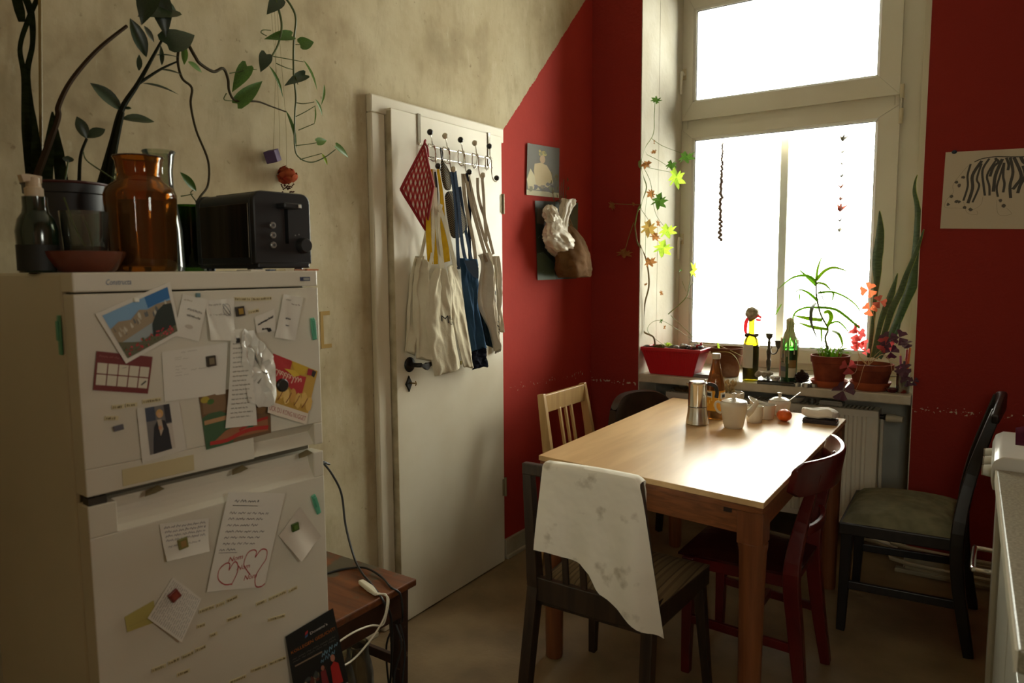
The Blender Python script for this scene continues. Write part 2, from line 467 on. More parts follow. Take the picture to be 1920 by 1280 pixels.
# ---- window: deep reveal, plastic frame, transom light above a tall sash
fy = .60
win = bpy.data.objects.new('window_1', None); COL.objects.link(win); win['kind'] = 'structure'
b = B()
b.box(.2985,.330,fy-.005,.70,.82,3.115); b.box(1.44,1.56,fy-.0,.70,.82,3.115)
b.box(1.56,1.637,fy-.03,.70,.82,3.115)
b.box(.330,1.44,fy,.70,2.18,2.31); b.box(.330,1.44,fy,.70,3.02,3.115); b.box(.330,1.44,fy,.70,.82,.90)
mk('window_frame', b, pvc, win, bevel=.003, kind='structure')
def sash(name, x0, x1, z0, z1, gx0, gx1, gz0, gz1):
    """mitred frame: four profiles with a sloping glazing bead and a hairline joint at each corner"""
    b = B()
    yo, yb = fy-.022, fy+.045
    O = [(x0,z0),(x1,z0),(x1,z1),(x0,z1)]; I = [(gx0,gz0),(gx1,gz0),(gx1,gz1),(gx0,gz1)]
    I2 = [(gx0-.012,gz0-.012),(gx1+.012,gz0-.012),(gx1+.012,gz1+.012),(gx0-.012,gz1+.012)]
    for i in range(4):
        j = (i+1) % 4
        e = .0009
        def sh(p, q, f): return (p[0]+(q[0]-p[0])*f, p[1]+(q[1]-p[1])*f)
        o0, o1 = sh(O[i],O[j],e), sh(O[j],O[i],e); m0, m1 = sh(I2[i],I2[j],e), sh(I2[j],I2[i],e); i0, i1 = sh(I[i],I[j],e), sh(I[j],I[i],e)
        vs = [(o0[0],yo,o0[1]),(o1[0],yo,o1[1]),(m1[0],yo,m1[1]),(m0[0],yo,m0[1]),(i1[0],yo+.016,i1[1]),(i0[0],yo+.016,i0[1]),
              (o0[0],yb,o0[1]),(o1[0],yb,o1[1]),(i1[0],yb,i1[1]),(i0[0],yb,i0[1])]
        b.add(vs, [(0,1,2,3),(3,2,4,5),(5,4,8,9),(6,7,1,0),(9,8,7,6),(0,3,5,9,6),(2,1,7,8,4)])
    f = mk(name, b, pvc, win, kind='structure')
    g = mk('pane', B().box(gx0-.004,gx1+.004,fy+.010,fy+.014,gz0-.004,gz1+.004), thin_glass('window_glass', (250,252,248)), f, kind='structure')
    gk = B()
    for (a0,a1,c0,c1) in ((gx0,gx1,gz0,gz0+.004),(gx0,gx1,gz1-.004,gz1),(gx0,gx0+.004,gz0,gz1),(gx1-.004,gx1,gz0,gz1)): gk.box(a0,a1,fy+.004,fy+.010,c0,c1)
    mk('glazing_gasket', gk, black_pl, f)
    return f
s1_ = sash('transom_sash', .300, 1.463, 2.278, 3.03, .376, 1.352, 2.392, 2.905)
s2_ = sash('casement_sash', .300, 1.468, .862, 2.228, .376, 1.356, .945, 2.160)
def whandle(z, parent):
    b = B(); b.box(.300,.326,fy-.030,fy-.020,z-.03,z+.035)
    mk('handle_plate', b, mat('aged_plastic', (196,182,148), .4), parent, bevel=.004)
    b = B(); b.tube([(.313,fy-.03,z),(.313,fy-.062,z)], .009, 10); b.tube([(.313,fy-.060,z+.01),(.311,fy-.066,z-.02),(.308,fy-.064,z-.07),(.306,fy-.058,z-.118)], [.010,.009,.008,.007], 10)
    mk('window_handle', b, mat('handle_white', (222,216,198), .3), parent, smooth=True)
whandle(2.545, s1_); whandle(1.575, s2_)
for z0, z1 in ((2.255,2.325),(2.13,2.205)):
    b = B(); b.tube([(1.474,fy-.028,z0),(1.474,fy-.028,z1)], .011, 12); b.box(1.463,1.480,fy-.03,fy-.012,z0+.008,z1-.008)
    mk('sash_hinge', b, mat('hinge_cap', (188,176,146), .4), win, smooth=True)
mk('hinge_pin', B().tube([(1.474,fy-.028,2.205),(1.474,fy-.028,2.256)], .008, 10), steel, win, smooth=True)
mk('outer_mullion', B().box(.842,.888,.735,.775,.86,2.175), mat('outer_frame_paint', (206,204,194), .5), win, bevel=.004, kind='structure')
b = B(); b.box(.25,.84,.74,.77,.86,.90); b.box(.888,1.64,.74,.77,.86,.90); mk('outer_rail', b, mat('outer_frame_paint'), win, kind='structure')
b = B(); b.box(.2985,1.632,-.012,.60,.776,.820)
mk('trim_2', b, mat('sill_paint', (204,197,178), .35, c2=(176,166,142), scale=9, bump=.05, detail=8), kind='structure', bevel=.006)

# ---- radiator under the sill
rad = thing('radiator', 'white panel radiator with vertical grooves under the window sill', 'radiator', (0,0,0))
rm = mat('radiator_enamel', (224,218,200), .4)
b = B(); x0, x1 = .42, 1.487; n = 26
prof = []
for i in range(n+1):
    x = x0+.02+(x1-x0-.04)*i/n
    w = (x1-x0-.04)/n
    prof += [(x, .110)] if i in (0, n) else [(x-w*.30, .102), (x-w*.14, .112), (x+w*.14, .112), (x+w*.30, .102)]
prof = [(x0,.104)]+prof+[(x1,.104)]
nn = len(prof)
b.add([(x,y,z) for z in (.17,.685) for x,y in prof], [(i,i+1,nn+i+1,nn+i) for i in range(nn-1)])
b.box(x0,x1,.100,.106,.145,.172); b.box(x0,x1,.100,.106,.683,.714); b.box(x0-.002,x0+.003,.102,.205,.145,.716); b.box(x1-.003,x1+.002,.102,.205,.145,.716); b.box(x0,x1,.19,.205,.145,.714)
mk('panel', b, rm, rad)
b = B()
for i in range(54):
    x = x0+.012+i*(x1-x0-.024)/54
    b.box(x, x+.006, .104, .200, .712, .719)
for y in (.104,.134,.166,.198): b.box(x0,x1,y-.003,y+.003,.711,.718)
mk('top_grille', b, mat('grille_shadow_paint', (168,158,132), .5), rad)  # grille a darker beige than the panel
b = B()
z = .683
b.tube([(1.487,.15,z),(1.512,.15,z)], .011, 10); b.lathe([(.014,-.012),(.014,.012)], (1.516,.15,z), 12)
mk('valve_body', b, mat('valve_metal', (60,54,46), .4, .6), rad, smooth=True)
b = B(); b.tube([(1.520,.14,z),(1.530,.138,z),(1.556,.132,z),(1.592,.125,z)], [.017,.020,.020,.015], 16, n=3)
mk('thermostat_knob', b, mat('knob_white', (205,197,172), .4), rad, smooth=True)
b = B(); b.tube([(1.50,.15,.672),(1.50,.16,.3),(1.50,.20,.17),(1.50,.30,.15)], .009, 8); b.tube([(1.40,.15,.16),(1.40,.15,.10),(1.6,.02,.10)], .009, 8, n=3)
mk('pipe', b, rm, rad, smooth=True)
b = B(); b.tube([(1.40,.18,.125),(1.58,.10,.125),(1.66,-.03,.122),(2.6,-.03,.122)], .010, 8, n=4); b.tube([(1.40,.18,.06),(1.58,.10,.06),(1.66,-.05,.055),(2.6,-.05,.055)], .010, 8, n=4)
tag(mk('heating_pipes', b, bb, smooth=True), 'pair of painted heating pipes running along the skirting behind the green seat chair', 'pipe')

# ================================================================ TABLE
wood_t = None
def wood(name, c, c2, rough=.35, axis=0, scale=3, coat=0, ring=14):
    """wood: stretched noise grain along one axis"""
    if name in MATS: return MATS[name]
    m, nt, N, L, P = nodes(name); MATS[name] = m
    tc = N.new('ShaderNodeTexCoord'); mp = N.new('ShaderNodeMapping'); L.new(tc.outputs['Object'], mp.inputs[0])
    s = [ring, ring, ring]; s[axis] = 1.1; mp.inputs['Scale'].default_value = s
    n = N.new('ShaderNodeTexNoise'); n.inputs['Scale'].default_value = scale; n.inputs['Detail'].default_value = 6; n.inputs['Distortion'].default_value = .6
    L.new(mp.outputs[0], n.inputs[0])
    r = N.new('ShaderNodeValToRGB'); r.color_ramp.elements[0].position = .32; r.color_ramp.elements[1].position = .68
    r.color_ramp.elements[0].color = (*lin(c),1); r.color_ramp.elements[1].color = (*lin(c2),1)
    L.new(n.outputs[0], r.inputs[0]); L.new(r.outputs[0], P.inputs['Base Color'])
    P.inputs['Roughness'].default_value = rough
    if coat: P.inputs['Coat Weight'].default_value = coat; P.inputs['Coat Roughness'].default_value = .25
    bp = N.new('ShaderNodeBump'); bp.inputs['Strength'].default_value = .12; bp.inputs['Distance'].default_value = .004
    L.new(n.outputs[0], bp.inputs['Height']); L.new(bp.outputs[0], P.inputs['Normal'])
    return m
tw = wood('table_veneer', (204,166,116), (220,184,132), .33, 1, 2.2, ring=9)
tw2 = wood('table_apron_wood', (108,60,28), (142,84,44), .45, 0, 4, ring=26)
tleg = wood('table_leg_wood', (108,60,32), (132,78,44), .4, 2, 3)
A, Bc, Cc, Dc = V((.624,-1.568)), V((1.429,-1.671)), V((1.419,-.336)), V((.595,-.239))
def Tq(u, v, z): p = A*(1-u)*(1-v)+Bc*u*(1-v)+Cc*u*v+Dc*(1-u)*v; return (p.x, p.y, z)
tab = thing('dining_table', 'wooden pull-out dining table with pale shiny top in front of the radiator', 'table', (1.02,-.95,0))
TL = V((1.02,-.95,0))
def tl(p): return V(p)-TL
def quad(b, u0,u1,v0,v1,z0,z1): b.hexa([tl(Tq(u0,v0,z0)),tl(Tq(u1,v0,z0)),tl(Tq(u1,v1,z0)),tl(Tq(u0,v1,z0))],[tl(Tq(u0,v0,z1)),tl(Tq(u1,v0,z1)),tl(Tq(u1,v1,z1)),tl(Tq(u0,v1,z1))])
b = B(); quad(b,0,1,0,1,.732,.75); mk('table_top', b, tw, tab, bevel=.002)
b = B(); quad(b,.004,.996,.004,.30,.712,.7305); mk('extension_leaf', b, tw2, tab, bevel=.002)
b = B(); quad(b,.004,.996,.62,.996,.712,.7305); mk('extension_leaf', b, tw2, tab, bevel=.002)
for (u0,u1,v0,v1) in ((.06,.94,.022,.042),(.06,.94,.958,.978),(.03,.055,.04,.96),(.945,.97,.04,.96)):
    b = B(); quad(b,u0,u1,v0,v1,.635,.711); mk('apron', b, tw2, tab, bevel=.002)
p = V(Tq(.86,.0215,.70)); b = B(); b.box(p.x-TL.x-.012,p.x-TL.x+.012,p.y-TL.y-.003,p.y-TL.y+.003,.692,.711)
mk('leaf_catch', b, mat('dark_notch', (46,28,16), .7), tab)  # dark block painting the shade of a small hole in the edge
for (u,v) in ((.05,.035),(.95,.035),(.95,.965),(.05,.965)):
    p = V(Tq(u,v,0))-TL; b = B()
    b.box(p.x-.037,p.x+.037,p.y-.037,p.y+.037,.615,.711)
    b.lathe([(.029,0),(.031,.01),(.036,.45),(.039,.585),(.042,.600),(.0425,.617)], (p.x,p.y,0), 20)
    mk('leg', b, tleg, tab, smooth=True, bevel=.0015, ang=35)

# ================================================================ CHAIRS
def base(o):
    p = V((0,0,0))
    while o is not None: p = p+o.location; o = o.parent
    return p
def mw(name, b, mats, parent, **k):
    """part given in room coordinates: shifted into its (unrotated) thing's frame"""
    o = base(parent)
    b.v = [tuple(V(p)-o) for p in b.v]
    return mk(name, b, mats, parent, **k)

# -- dark chair with striped seat and the white cloth (near side of the table)
dk = wood('dark_chair_wood', (34,24,16), (58,42,28), .42, 2, 3)
ch = thing('dining_chair', 'dark wooden slat-back chair with beige striped seat under the white cloth', 'chair', (.985,-1.66,0))
for sx, xb, xt, xf in ((0,.800,.792,.745),(1,1.180,1.148,1.17)):
    b = B(); b.sweep([(xb-.015 if not sx else xb+.01,-1.93,0),(xb,-1.875,.40),(xb,-1.872,.46),(xt,-1.895,.822)], [.034,.036,.036,.030], [.036,.042,.042,.024], (0,1,0), 4)
    mw('back_post', b, dk, ch, bevel=.004)
for x0, x1 in ((.80,.765),(1.175,1.198)):
    b = B(); b.beam((x1,-1.42,0),(x0,-1.47,.42),.026,.026,(0,1,0),.038,.038); mw('leg', b, dk, ch, bevel=.003)
b = B(); b.sweep([(.778,-1.898,.806),(.98,-1.899,.808),(1.158,-1.898,.806)], .024, .036, (0,0,1)); mw('top_rail', b, dk, ch, bevel=.004)
b = B(); b.sweep([(.80,-1.876,.43),(.99,-1.882,.43),(1.186,-1.876,.43)], .022, .075, (0,0,1)); mw('lower_rail', b, dk, ch, bevel=.003)
for x in (.855,.915,.975,1.035,1.095,1.145):
    b = B(); b.beam((x,-1.878,.46),(x-.006,-1.902,.80),.020,.010,(0,1,0)); mw('slat', b, dk, ch, bevel=.002)
b = B(); b.hexa([(.80,-1.875,.375),(1.187,-1.875,.375),(1.205,-1.445,.375),(.765,-1.445,.375)],[(.80,-1.875,.44),(1.187,-1.875,.44),(1.205,-1.445,.44),(.765,-1.445,.44)])
mw('seat_frame', b, dk, ch, bevel=.004)
def stripe_mat(name, cols, axis, freq, rough=.85, bump=.2):
    m, nt, N, L, P = nodes(name); MATS[name] = m
    tc = N.new('ShaderNodeTexCoord'); sp = N.new('ShaderNodeSeparateXYZ'); L.new(tc.outputs['Object'], sp.inputs[0])
    mu = N.new('ShaderNodeMath'); mu.operation = 'MULTIPLY'; L.new(sp.outputs[axis], mu.inputs[0]); mu.inputs[1].default_value = freq
    fr = N.new('ShaderNodeMath'); fr.operation = 'FRACT'; L.new(mu.outputs[0], fr.inputs[0])
    r = N.new('ShaderNodeValToRGB'); r.color_ramp.interpolation = 'CONSTANT'; e = r.color_ramp.elements
    while len(e) < len(cols): e.new(.5)
    for i, (p, c) in enumerate(cols): e[i].position = p; e[i].color = (*lin(c),1)
    L.new(fr.outputs[0], r.inputs[0]); L.new(r.outputs[0], P.inputs['Base Color']); P.inputs['Roughness'].default_value = rough
    return m
def cushion(b, corners, z, h, bulge=.8, n=12):
    c = [V(p) for p in corners]
    def fn(u, v):
        p = c[0]*(1-u)*(1-v)+c[1]*u*(1-v)+c[2]*u*v+c[3]*(1-u)*v
        k = min(1, (1-(2*u-1)**6)*(1-(2*v-1)**6)*1.0)
        return (p.x, p.y, z+h*(.25*k**.4+.75*(1-(2*u-1)**2)**bulge*(1-(2*v-1)**2)**bulge) if k > 0 else z)
    b.grid(n, n, fn)
    b.add([(p.x,p.y,z-.008) for p in c]+[(p.x,p.y,z) for p in c], [(0,1,5,4),(1,2,6,5),(2,3,7,6),(3,0,4,7)])
b = B(); cushion(b, [(.808,-1.86),(1.18,-1.86),(1.205,-1.445),(.77,-1.445)], .44, .035)
mw('seat', b, stripe_mat('beige_striped_fabric', [(0,(98,80,52)),(.22,(70,54,34)),(.34,(112,92,62)),(.6,(86,68,44)),(.8,(102,84,56))], 0, 26), ch, smooth=True, label='beige striped upholstered seat')

# -- white cloth over its backrest
cl = B()
top = [(.838,-1.915,.838),(1.165,-1.915,.842)]
edge = [(0,-.245),(.10,-.250),(.22,-.262),(.36,-.268),(.46,-.290),(.53,-.335),(.60,-.345),(.70,-.365),(.80,-.395),(.90,-.415),(1.0,-.422)]
def hang(u):
    for i in range(len(edge)-1):
        if u <= edge[i+1][0]:
            t = (u-edge[i][0])/(edge[i+1][0]-edge[i][0]); return edge[i][1]*(1-t)+edge[i+1][1]*t
    return edge[-1][1]
def clothfn(u, v):
    # v 0: far hem (table side), about .35: over the rail, 1: near hem
    x = .861+u*.305
    zt = .832+.003*sin(pi*u)-.012*max(0,(u-.92)/.08)**2
    if v < .38:
        t = v/.38
        y = -1.872+.006*sin(9*u+1); z = zt-.16*(1-t)-(.03*u)*(1-t)
        if t > .85: y -= (t-.85)/.15*.012
    elif v < .46:
        a = (v-.38)/.08*pi
        y = -1.8985+.021*cos(a); z = zt+.006*sin(a)
    else:
        t = (v-.46)/.54
        y = -1.922-.020*t-.010*t*sin(8*u+2.2*t)-.006*t*sin(17*u); z = zt+hang(u)*t
        x += (u*.075-.008)*t**.8
        if u > .86: y += (u-.86)*.22*t
        if u < .1: y -= (.1-u)*.12*t
    return (x, y, z)
cl.grid(34, 48, clothfn)
m, nt, N, L, P = nodes('stained_white_cloth')
tc = N.new('ShaderNodeTexCoord'); nz = N.new('ShaderNodeTexNoise'); nz.inputs['Scale'].default_value = 13; nz.inputs['Detail'].default_value = 4; L.new(tc.outputs['Object'], nz.inputs[0])
rp = N.new('ShaderNodeValToRGB'); rp.color_ramp.elements[0].position = .60; rp.color_ramp.elements[1].position = .74
rp.color_ramp.elements[0].color = (*lin((234,228,212)),1); rp.color_ramp.elements[1].color = (*lin((166,154,128)),1)
L.new(nz.outputs[0], rp.inputs[0]); L.new(rp.outputs[0], P.inputs['Base Color']); P.inputs['Roughness'].default_value = .9
nb = N.new('ShaderNodeTexNoise'); nb.inputs['Scale'].default_value = 14; L.new(tc.outputs['Object'], nb.inputs[0])
bp = N.new('ShaderNodeBump'); bp.inputs['Strength'].default_value = .35; bp.inputs['Distance'].default_value = .02; L.new(nb.outputs[0], bp.inputs['Height']); L.new(bp.outputs[0], P.inputs['Normal'])
tag(mk('cloth', cl, m, smooth=True, solid_=.003, ang=80), 'stained white cotton cloth draped over the back of the dark slat-back chair', 'cloth')

# -- red painted chair (sits at the window-side long edge, facing the table)
rd = mat('red_chair_lacquer', (92,20,18), .28, c2=(72,15,14), scale=8, bump=.06, bscale=30)
rc = thing('dining_chair', 'glossy dark red wooden chair with curved top rail beside the table', 'chair', (1.3,-1.19,0))
for i, (yf, ys, yt) in enumerate(((-1.40,-1.375,-1.33),(-1.035,-1.06,-1.04))):
    b = B(); b.sweep([(1.495,yf,0),(1.462,ys,.25),(1.445,ys,.44),(1.462,yt,.60),(1.505,yt,.77)], [.034,.038,.040,.034,.028], [.032,.046,.050,.040,.024], (1,0,0), 5)
    mw('back_post', b, rd, rc, bevel=.005)
for y in (-1.36,-1.0):
    b = B(); b.beam((1.10,y,0),(1.105,y,.42),.030,.030,(1,0,0),.042,.042); mw('leg', b, rd, rc, bevel=.004)
def railfn(z0, z1, depth, th, y0, y1, xe):
    b = B(); n = 18
    P_ = []
    for i in range(n+1):
        u = i/n; y = y0+(y1-y0)*u
        x = xe+depth*(1-(2*u-1)**2)
        P_.append((x,y,u))
    vs = []; fs = []
    for i, (x,y,u) in enumerate(P_):
        e = abs(2*u-1); dz = .5*(z1-z0)*max(0, (e-.86)/.14)**2*.35
        for (dx, z) in ((0,z0+dz),(th,z0+dz),(th+.016,z1-dz-.008),(th+.012,z1-dz),(.020,z1-dz),(.014,z1-dz-.008)): vs.append((x+dx,y,z))
        if i: o = 6*(i-1); fs += [(o+k,o+(k+1)%6,o+6+(k+1)%6,o+6+k) for k in range(6)]
    m_ = len(P_); fs += [(5,4,3,2,1,0), tuple(range(6*m_-6,6*m_))]
    return b.add(vs, fs)
mw('top_rail', railfn(.700,.812,.085,.020,-1.435,-.925,1.432), rd, rc, smooth=True, bevel=.003, ang=50)
b = B(); b.sweep([(1.456,-1.34,.565),(1.482,-1.27,.565),(1.490,-1.19,.565),(1.482,-1.11,.565),(1.458,-1.04,.565)], .018, .030, (0,0,1)); mw('middle_rail', b, rd, rc, bevel=.004)
b = B(); b.hexa([(1.09,-1.375,.385),(1.45,-1.365,.385),(1.45,-1.05,.385),(1.09,-.985,.385)],[(1.09,-1.375,.435),(1.45,-1.365,.435),(1.45,-1.05,.435),(1.09,-.985,.435)]); mw('seat_frame', b, rd, rc, bevel=.004)
b = B(); cushion(b, [(1.075,-1.39),(1.46,-1.375),(1.46,-1.045),(1.075,-.97)], .437, .010, .5); mw('seat', b, mat('red_seat_lacquer', (58,18,18), .2, c2=(46,15,16), scale=9, bump=.05), rc, smooth=True)
for y0, y1 in ((-1.365,-1.385),(-1.0,-1.045)):
    b = B(); b.beam((1.115,y0,.20),(1.475,y1,.20),.016,.030); mw('stretcher', b, rd, rc, bevel=.003)
b = B(); b.beam((1.29,-1.375,.205),(1.29,-1.02,.205),.016,.03); mw('stretcher', b, rd, rc, bevel=.003)

# -- dark chair with the sage green seat (by the back wall, facing the table)
bk = wood('black_brown_wood', (22,16,13), (36,27,22), .4, 2, 3)
gc = thing('dining_chair', 'dark brown high-back chair with padded sage green patterned seat before the red wall', 'chair', (1.68,-.5,0))
for (xf,yf,xt,yt) in ((1.493,-.745,1.505,-.735),(1.478,-.300,1.492,-.312)):
    b = B(); b.beam((xf,yf,0),(xt,yt,.43),.030,.030,(1,0,0),.042,.042); mw('leg', b, bk, gc, bevel=.003)
for (yf, yt) in ((-.715,-.665),(-.26,-.31)):
    b = B(); b.sweep([(1.915,yf,0),(1.872,yf,.25),(1.862,yf,.45),(1.892,yt,.66),(1.955,yt,.90)], [.034,.044,.050,.044,.032], [.034,.042,.044,.040,.030], (1,0,0), 5); mw('back_post', b, bk, gc, bevel=.004)
b = B(); b.hexa([(1.475,-.765,.385),(1.87,-.735,.385),(1.87,-.245,.385),(1.462,-.29,.385)],[(1.475,-.765,.432),(1.87,-.735,.432),(1.87,-.245,.432),(1.462,-.29,.432)]); mw('seat_frame', b, bk, gc, bevel=.005)
m = mat('sage_brocade', (128,124,98), .85, c2=(108,106,84), scale=16, detail=2)
N, L = m.node_tree.nodes, m.node_tree.links
vt = N.new('ShaderNodeTexWave'); vt.wave_type = 'RINGS'; vt.inputs['Scale'].default_value = 9; vt.inputs['Distortion'].default_value = 9; vt.inputs['Detail'].default_value = 1.5
tc = N.new('ShaderNodeTexCoord'); L.new(tc.outputs['Object'], vt.inputs[0])
bp = N.new('ShaderNodeBump'); bp.inputs['Strength'].default_value = .5; bp.inputs['Distance'].default_value = .01; L.new(vt.outputs['Fac'], bp.inputs['Height']); L.new(bp.outputs[0], N['Principled BSDF'].inputs['Normal'])
b = B(); cushion(b, [(1.485,-.755),(1.862,-.728),(1.862,-.252),(1.470,-.298)], .432, .062, .5, 16); mw('seat', b, m, gc, smooth=True, label='sage green brocade seat pad')
b = B(); b.sweep([(1.95,-.705,.872),(1.962,-.62,.895),(1.972,-.49,.908),(1.962,-.36,.895),(1.95,-.265,.872)], .024, [.034,.054,.060,.054,.034], (0,0,1)); mw('top_rail', b, bk, gc, bevel=.006)
b = B(); b.sweep([(1.878,-.68,.60),(1.895,-.49,.60),(1.878,-.29,.60)], .022, .04, (0,0,1)); mw('middle_rail', b, bk, gc, bevel=.004)
for y in (-.58,-.49,-.40):
    b = B(); b.sweep([(1.886,y,.60),(1.915,y,.74),(1.958,y,.89)], .034, .010, (1,0,0)); mw('slat', b, bk, gc, bevel=.002)
for y0, y1 in ((-.742,-.715),(-.305,-.26)):
    b = B(); b.beam((1.497,y0,.185),(1.878,y1,.185),.018,.032); mw('stretcher', b, bk, gc, bevel=.003)

# -- light slat-back chair against the painted wall
lw = wood('light_birch', (176,138,84), (196,160,104), .4, 2, 2.5)
lc = thing('dining_chair', 'light blond wooden chair with three back slats between table and red wall', 'chair', (.42,-.66,0))
for (yt, yb) in ((-.858,-.868),(-.462,-.448)):
    b = B(); b.sweep([(.185,yb,0),(.235,yb,.24),(.248,yb,.45),(.195,yt,.822)], [.026,.028,.028,.024], [.030,.046,.052,.034], (1,0,0), 5); mw('back_post', b, lw, lc, bevel=.003)
for y in (-.86,-.535):
    b = B(); b.beam((.50,y,0),(.49,y,.41),.028,.028,(1,0,0),.036,.036); mw('leg', b, lw, lc, bevel=.003)
b = B(); b.beam((.203,-.855,.775),(.203,-.465,.775),.020,.085); mw('top_rail', b, lw, lc, bevel=.003)
b = B(); b.beam((.243,-.865,.52),(.243,-.452,.52),.018,.04); mw('lower_rail', b, lw, lc, bevel=.003)
for y in (-.715,-.66,-.605):
    b = B(); b.beam((.243,y,.53),(.207,y,.74),.016,.012,(1,0,0)); mw('slat', b, lw, lc, bevel=.002)
b = B(); b.hexa([(.235,-.885,.405),(.53,-.88,.405),(.53,-.515,.405),(.235,-.438,.405)],[(.235,-.885,.445),(.53,-.88,.445),(.53,-.515,.445),(.235,-.438,.445)]); mw('seat', b, lw, lc, bevel=.006)
for y, y1 in ((-.868,-.862),(-.455,-.53)):
    b = B(); b.beam((.225,y,.2),(.50,y1,.2),.016,.03); mw('stretcher', b, lw, lc, bevel=.002)

# -- dark chair with the broad curved backrest at the corner
lt = mat('brown_leatherette', (54,40,31), .36, c2=(68,51,40), scale=10, bump=.08, bscale=60)
wc = thing('dining_chair', 'dark brown chair with broad smoothly rounded backrest behind the far table corner', 'chair', (.535,-.325,.0), -.42)
def backfn(u, v):
    a = (u-.5)*2.0
    y = .205*a; x = -.095-.055*(1-a*a)
    h = .165*(1-abs(a)**5*.42)
    return (x-.012+.02*v, y*.96, .585+.02*abs(a)**4+h*v+.02*v*(1-a*a))
b = B(); b.grid(22, 8, backfn)
mk('backrest', b, lt, wc, smooth=True, solid_=.034, ang=80, sub=1)
for y in (-.15,.15):
    b = B(); b.sweep([(-.12,y,0),(-.10,y,.3),(-.105,y,.45),(-.135,y,.66)], [.03,.034,.03,.024], [.03,.036,.034,.02], (1,0,0)); mk('back_post', b, bk, wc, bevel=.004)
for y in (-.13,.13):
    b = B(); b.beam((.02,y,0),(.01,y,.40),.028,.028,(1,0,0),.036,.036); mk('leg', b, bk, wc, bevel=.003)
b = B(); b.box(-.13,.035,-.15,.15,.40,.445); mk('seat', b, lt, wc, bevel=.012)

# ================================================================ STOVE AND KITCHEN UNIT
en = mat('stove_enamel', (205,203,192), .2, c2=(196,193,180), scale=3)
stv = thing('stove', 'narrow white enamel stove with rounded front edge standing against the red wall', 'stove', (2.25,-1.09,0), .0)
b = B(); b.box(1.985,2.56,-1.285,-.905,.04,.775); mw('body', b, en, stv, bevel=.006)
b = B()
pr_ = [(1.955,.775),(1.950,.80),(1.948,.835),(1.955,.860),(1.975,.873),(2.56,.873),(2.56,.775)]
b.prism(pr_, lambda x,z: (x,-1.287,z), lambda x,z: (x,-.903,z)); mw('control_panel', b, en, stv, smooth=True, bevel=.004, ang=50)
for y in (-.98,-1.095,-1.21):
    b = B(); b.tube([(1.951,y,.812),(1.930,y,.812)], [.019,.015], 14, n=1); kn = mw('knob', b, en, stv, smooth=True)
    b = B(); b.box(1.926,1.931,y-.003,y+.003,.797,.827); mw('knob_grip', b, steel, kn)
b = B(); b.box(1.965,1.985,-1.275,-.915,.14,.745); od = mw('oven_door', b, en, stv, bevel=.008)
b = B(); b.tube([(1.968,-.985,.50),(1.925,-.985,.50),(1.918,-1.0,.50),(1.918,-1.17,.50),(1.925,-1.185,.50),(1.968,-1.185,.50)], .0085, 10, n=4); mw('door_handle', b, chrome, od, smooth=True)
for y in (-1.25,-.94):
    b = B(); b.tube([(2.02,y,0),(2.02,y,.045)], .02, 10); mw('foot', b, black_pl, stv)
b = B()
for y in (-1.19,-1.0):
    for x in (2.12,2.38): b.lathe([(.072,.0),(.075,.006),(.07,.010),(.0001,.010)], (x,y,.873), 24)
mw('hotplate', b, black_pl, stv, smooth=True)
cab = thing('base_cabinet', 'white lacquered kitchen base unit nearest the stove with recessed drawer front', 'cabinet', (2.3,-1.75,0), .0)
cw = mat('unit_lacquer', (190,188,172), .3)
b = B(); b.hexa([(2.0,-1.30,.08),(2.035,-2.4,.08),(2.58,-2.4,.08),(2.58,-1.30,.08)],[(2.0,-1.30,.80),(2.035,-2.4,.80),(2.58,-2.4,.80),(2.58,-1.30,.80)]); mw('body', b, cw, cab, bevel=.002)
def cfront(name, y0, y1, z0, z1):
    f = lambda y: 2.0+(-1.30-y)*.0318
    b = B(); b.hexa([(f(y0)-.018,y0,z0),(f(y1)-.018,y1,z0),(f(y1),y1,z0),(f(y0),y0,z0)],[(f(y0)-.018,y0,z1),(f(y1)-.018,y1,z1),(f(y1),y1,z1),(f(y0),y0,z1)])
    return mw(name, b, cw, cab, bevel=.004)
cfront('drawer', -1.305, -1.80, .66, .775); cfront('drawer', -1.81, -2.395, .66, .775)
cfront('door', -1.305, -1.80, .10, .65); cfront('door', -1.81, -2.395, .10, .65)
b = B(); b.hexa([(2.04,-1.30,0),(2.07,-2.4,0),(2.58,-2.4,0),(2.58,-1.30,0)],[(2.04,-1.30,.08),(2.07,-2.4,.08),(2.58,-2.4,.08),(2.58,-1.30,.08)]); mw('plinth', b, black_pl, cab)
b = B(); b.hexa([(1.962,-1.292,.80),(1.998,-2.42,.80),(2.60,-2.42,.80),(2.60,-1.292,.80)],[(1.962,-1.292,.838),(1.998,-2.42,.838),(2.60,-2.42,.838),(2.60,-1.292,.838)])
wt = thing('worktop', 'speckled beige worktop running along the kitchen unit beside the stove', 'worktop', (2.3,-1.85,.80))
mw('slab', b, mat('speckled_laminate', (150,142,116), .4, c2=(112,104,80), scale=160), wt, bevel=.003)
b = B(); b.beam((1.960,-1.293,.819),(1.996,-2.42,.819),.004,.034); mw('edge_strip', b, mat('strip_cream', (206,200,176), .4), wt)
b = B(); b.grid(8,6,lambda u,v: (2.005+.16*u, -1.0-.10*v, .8765+.030*(1-v)*(.6+.4*sin(5*u+1))+.006*sin(11*u+4*v)))
tag(mk('cleaning_cloth', b, mat('plum_cloth', (96,38,58), .9, c2=(70,28,44), scale=20), smooth=True, solid_=.004, ang=80), 'plum coloured cloth lying on top of the white stove', 'cloth')

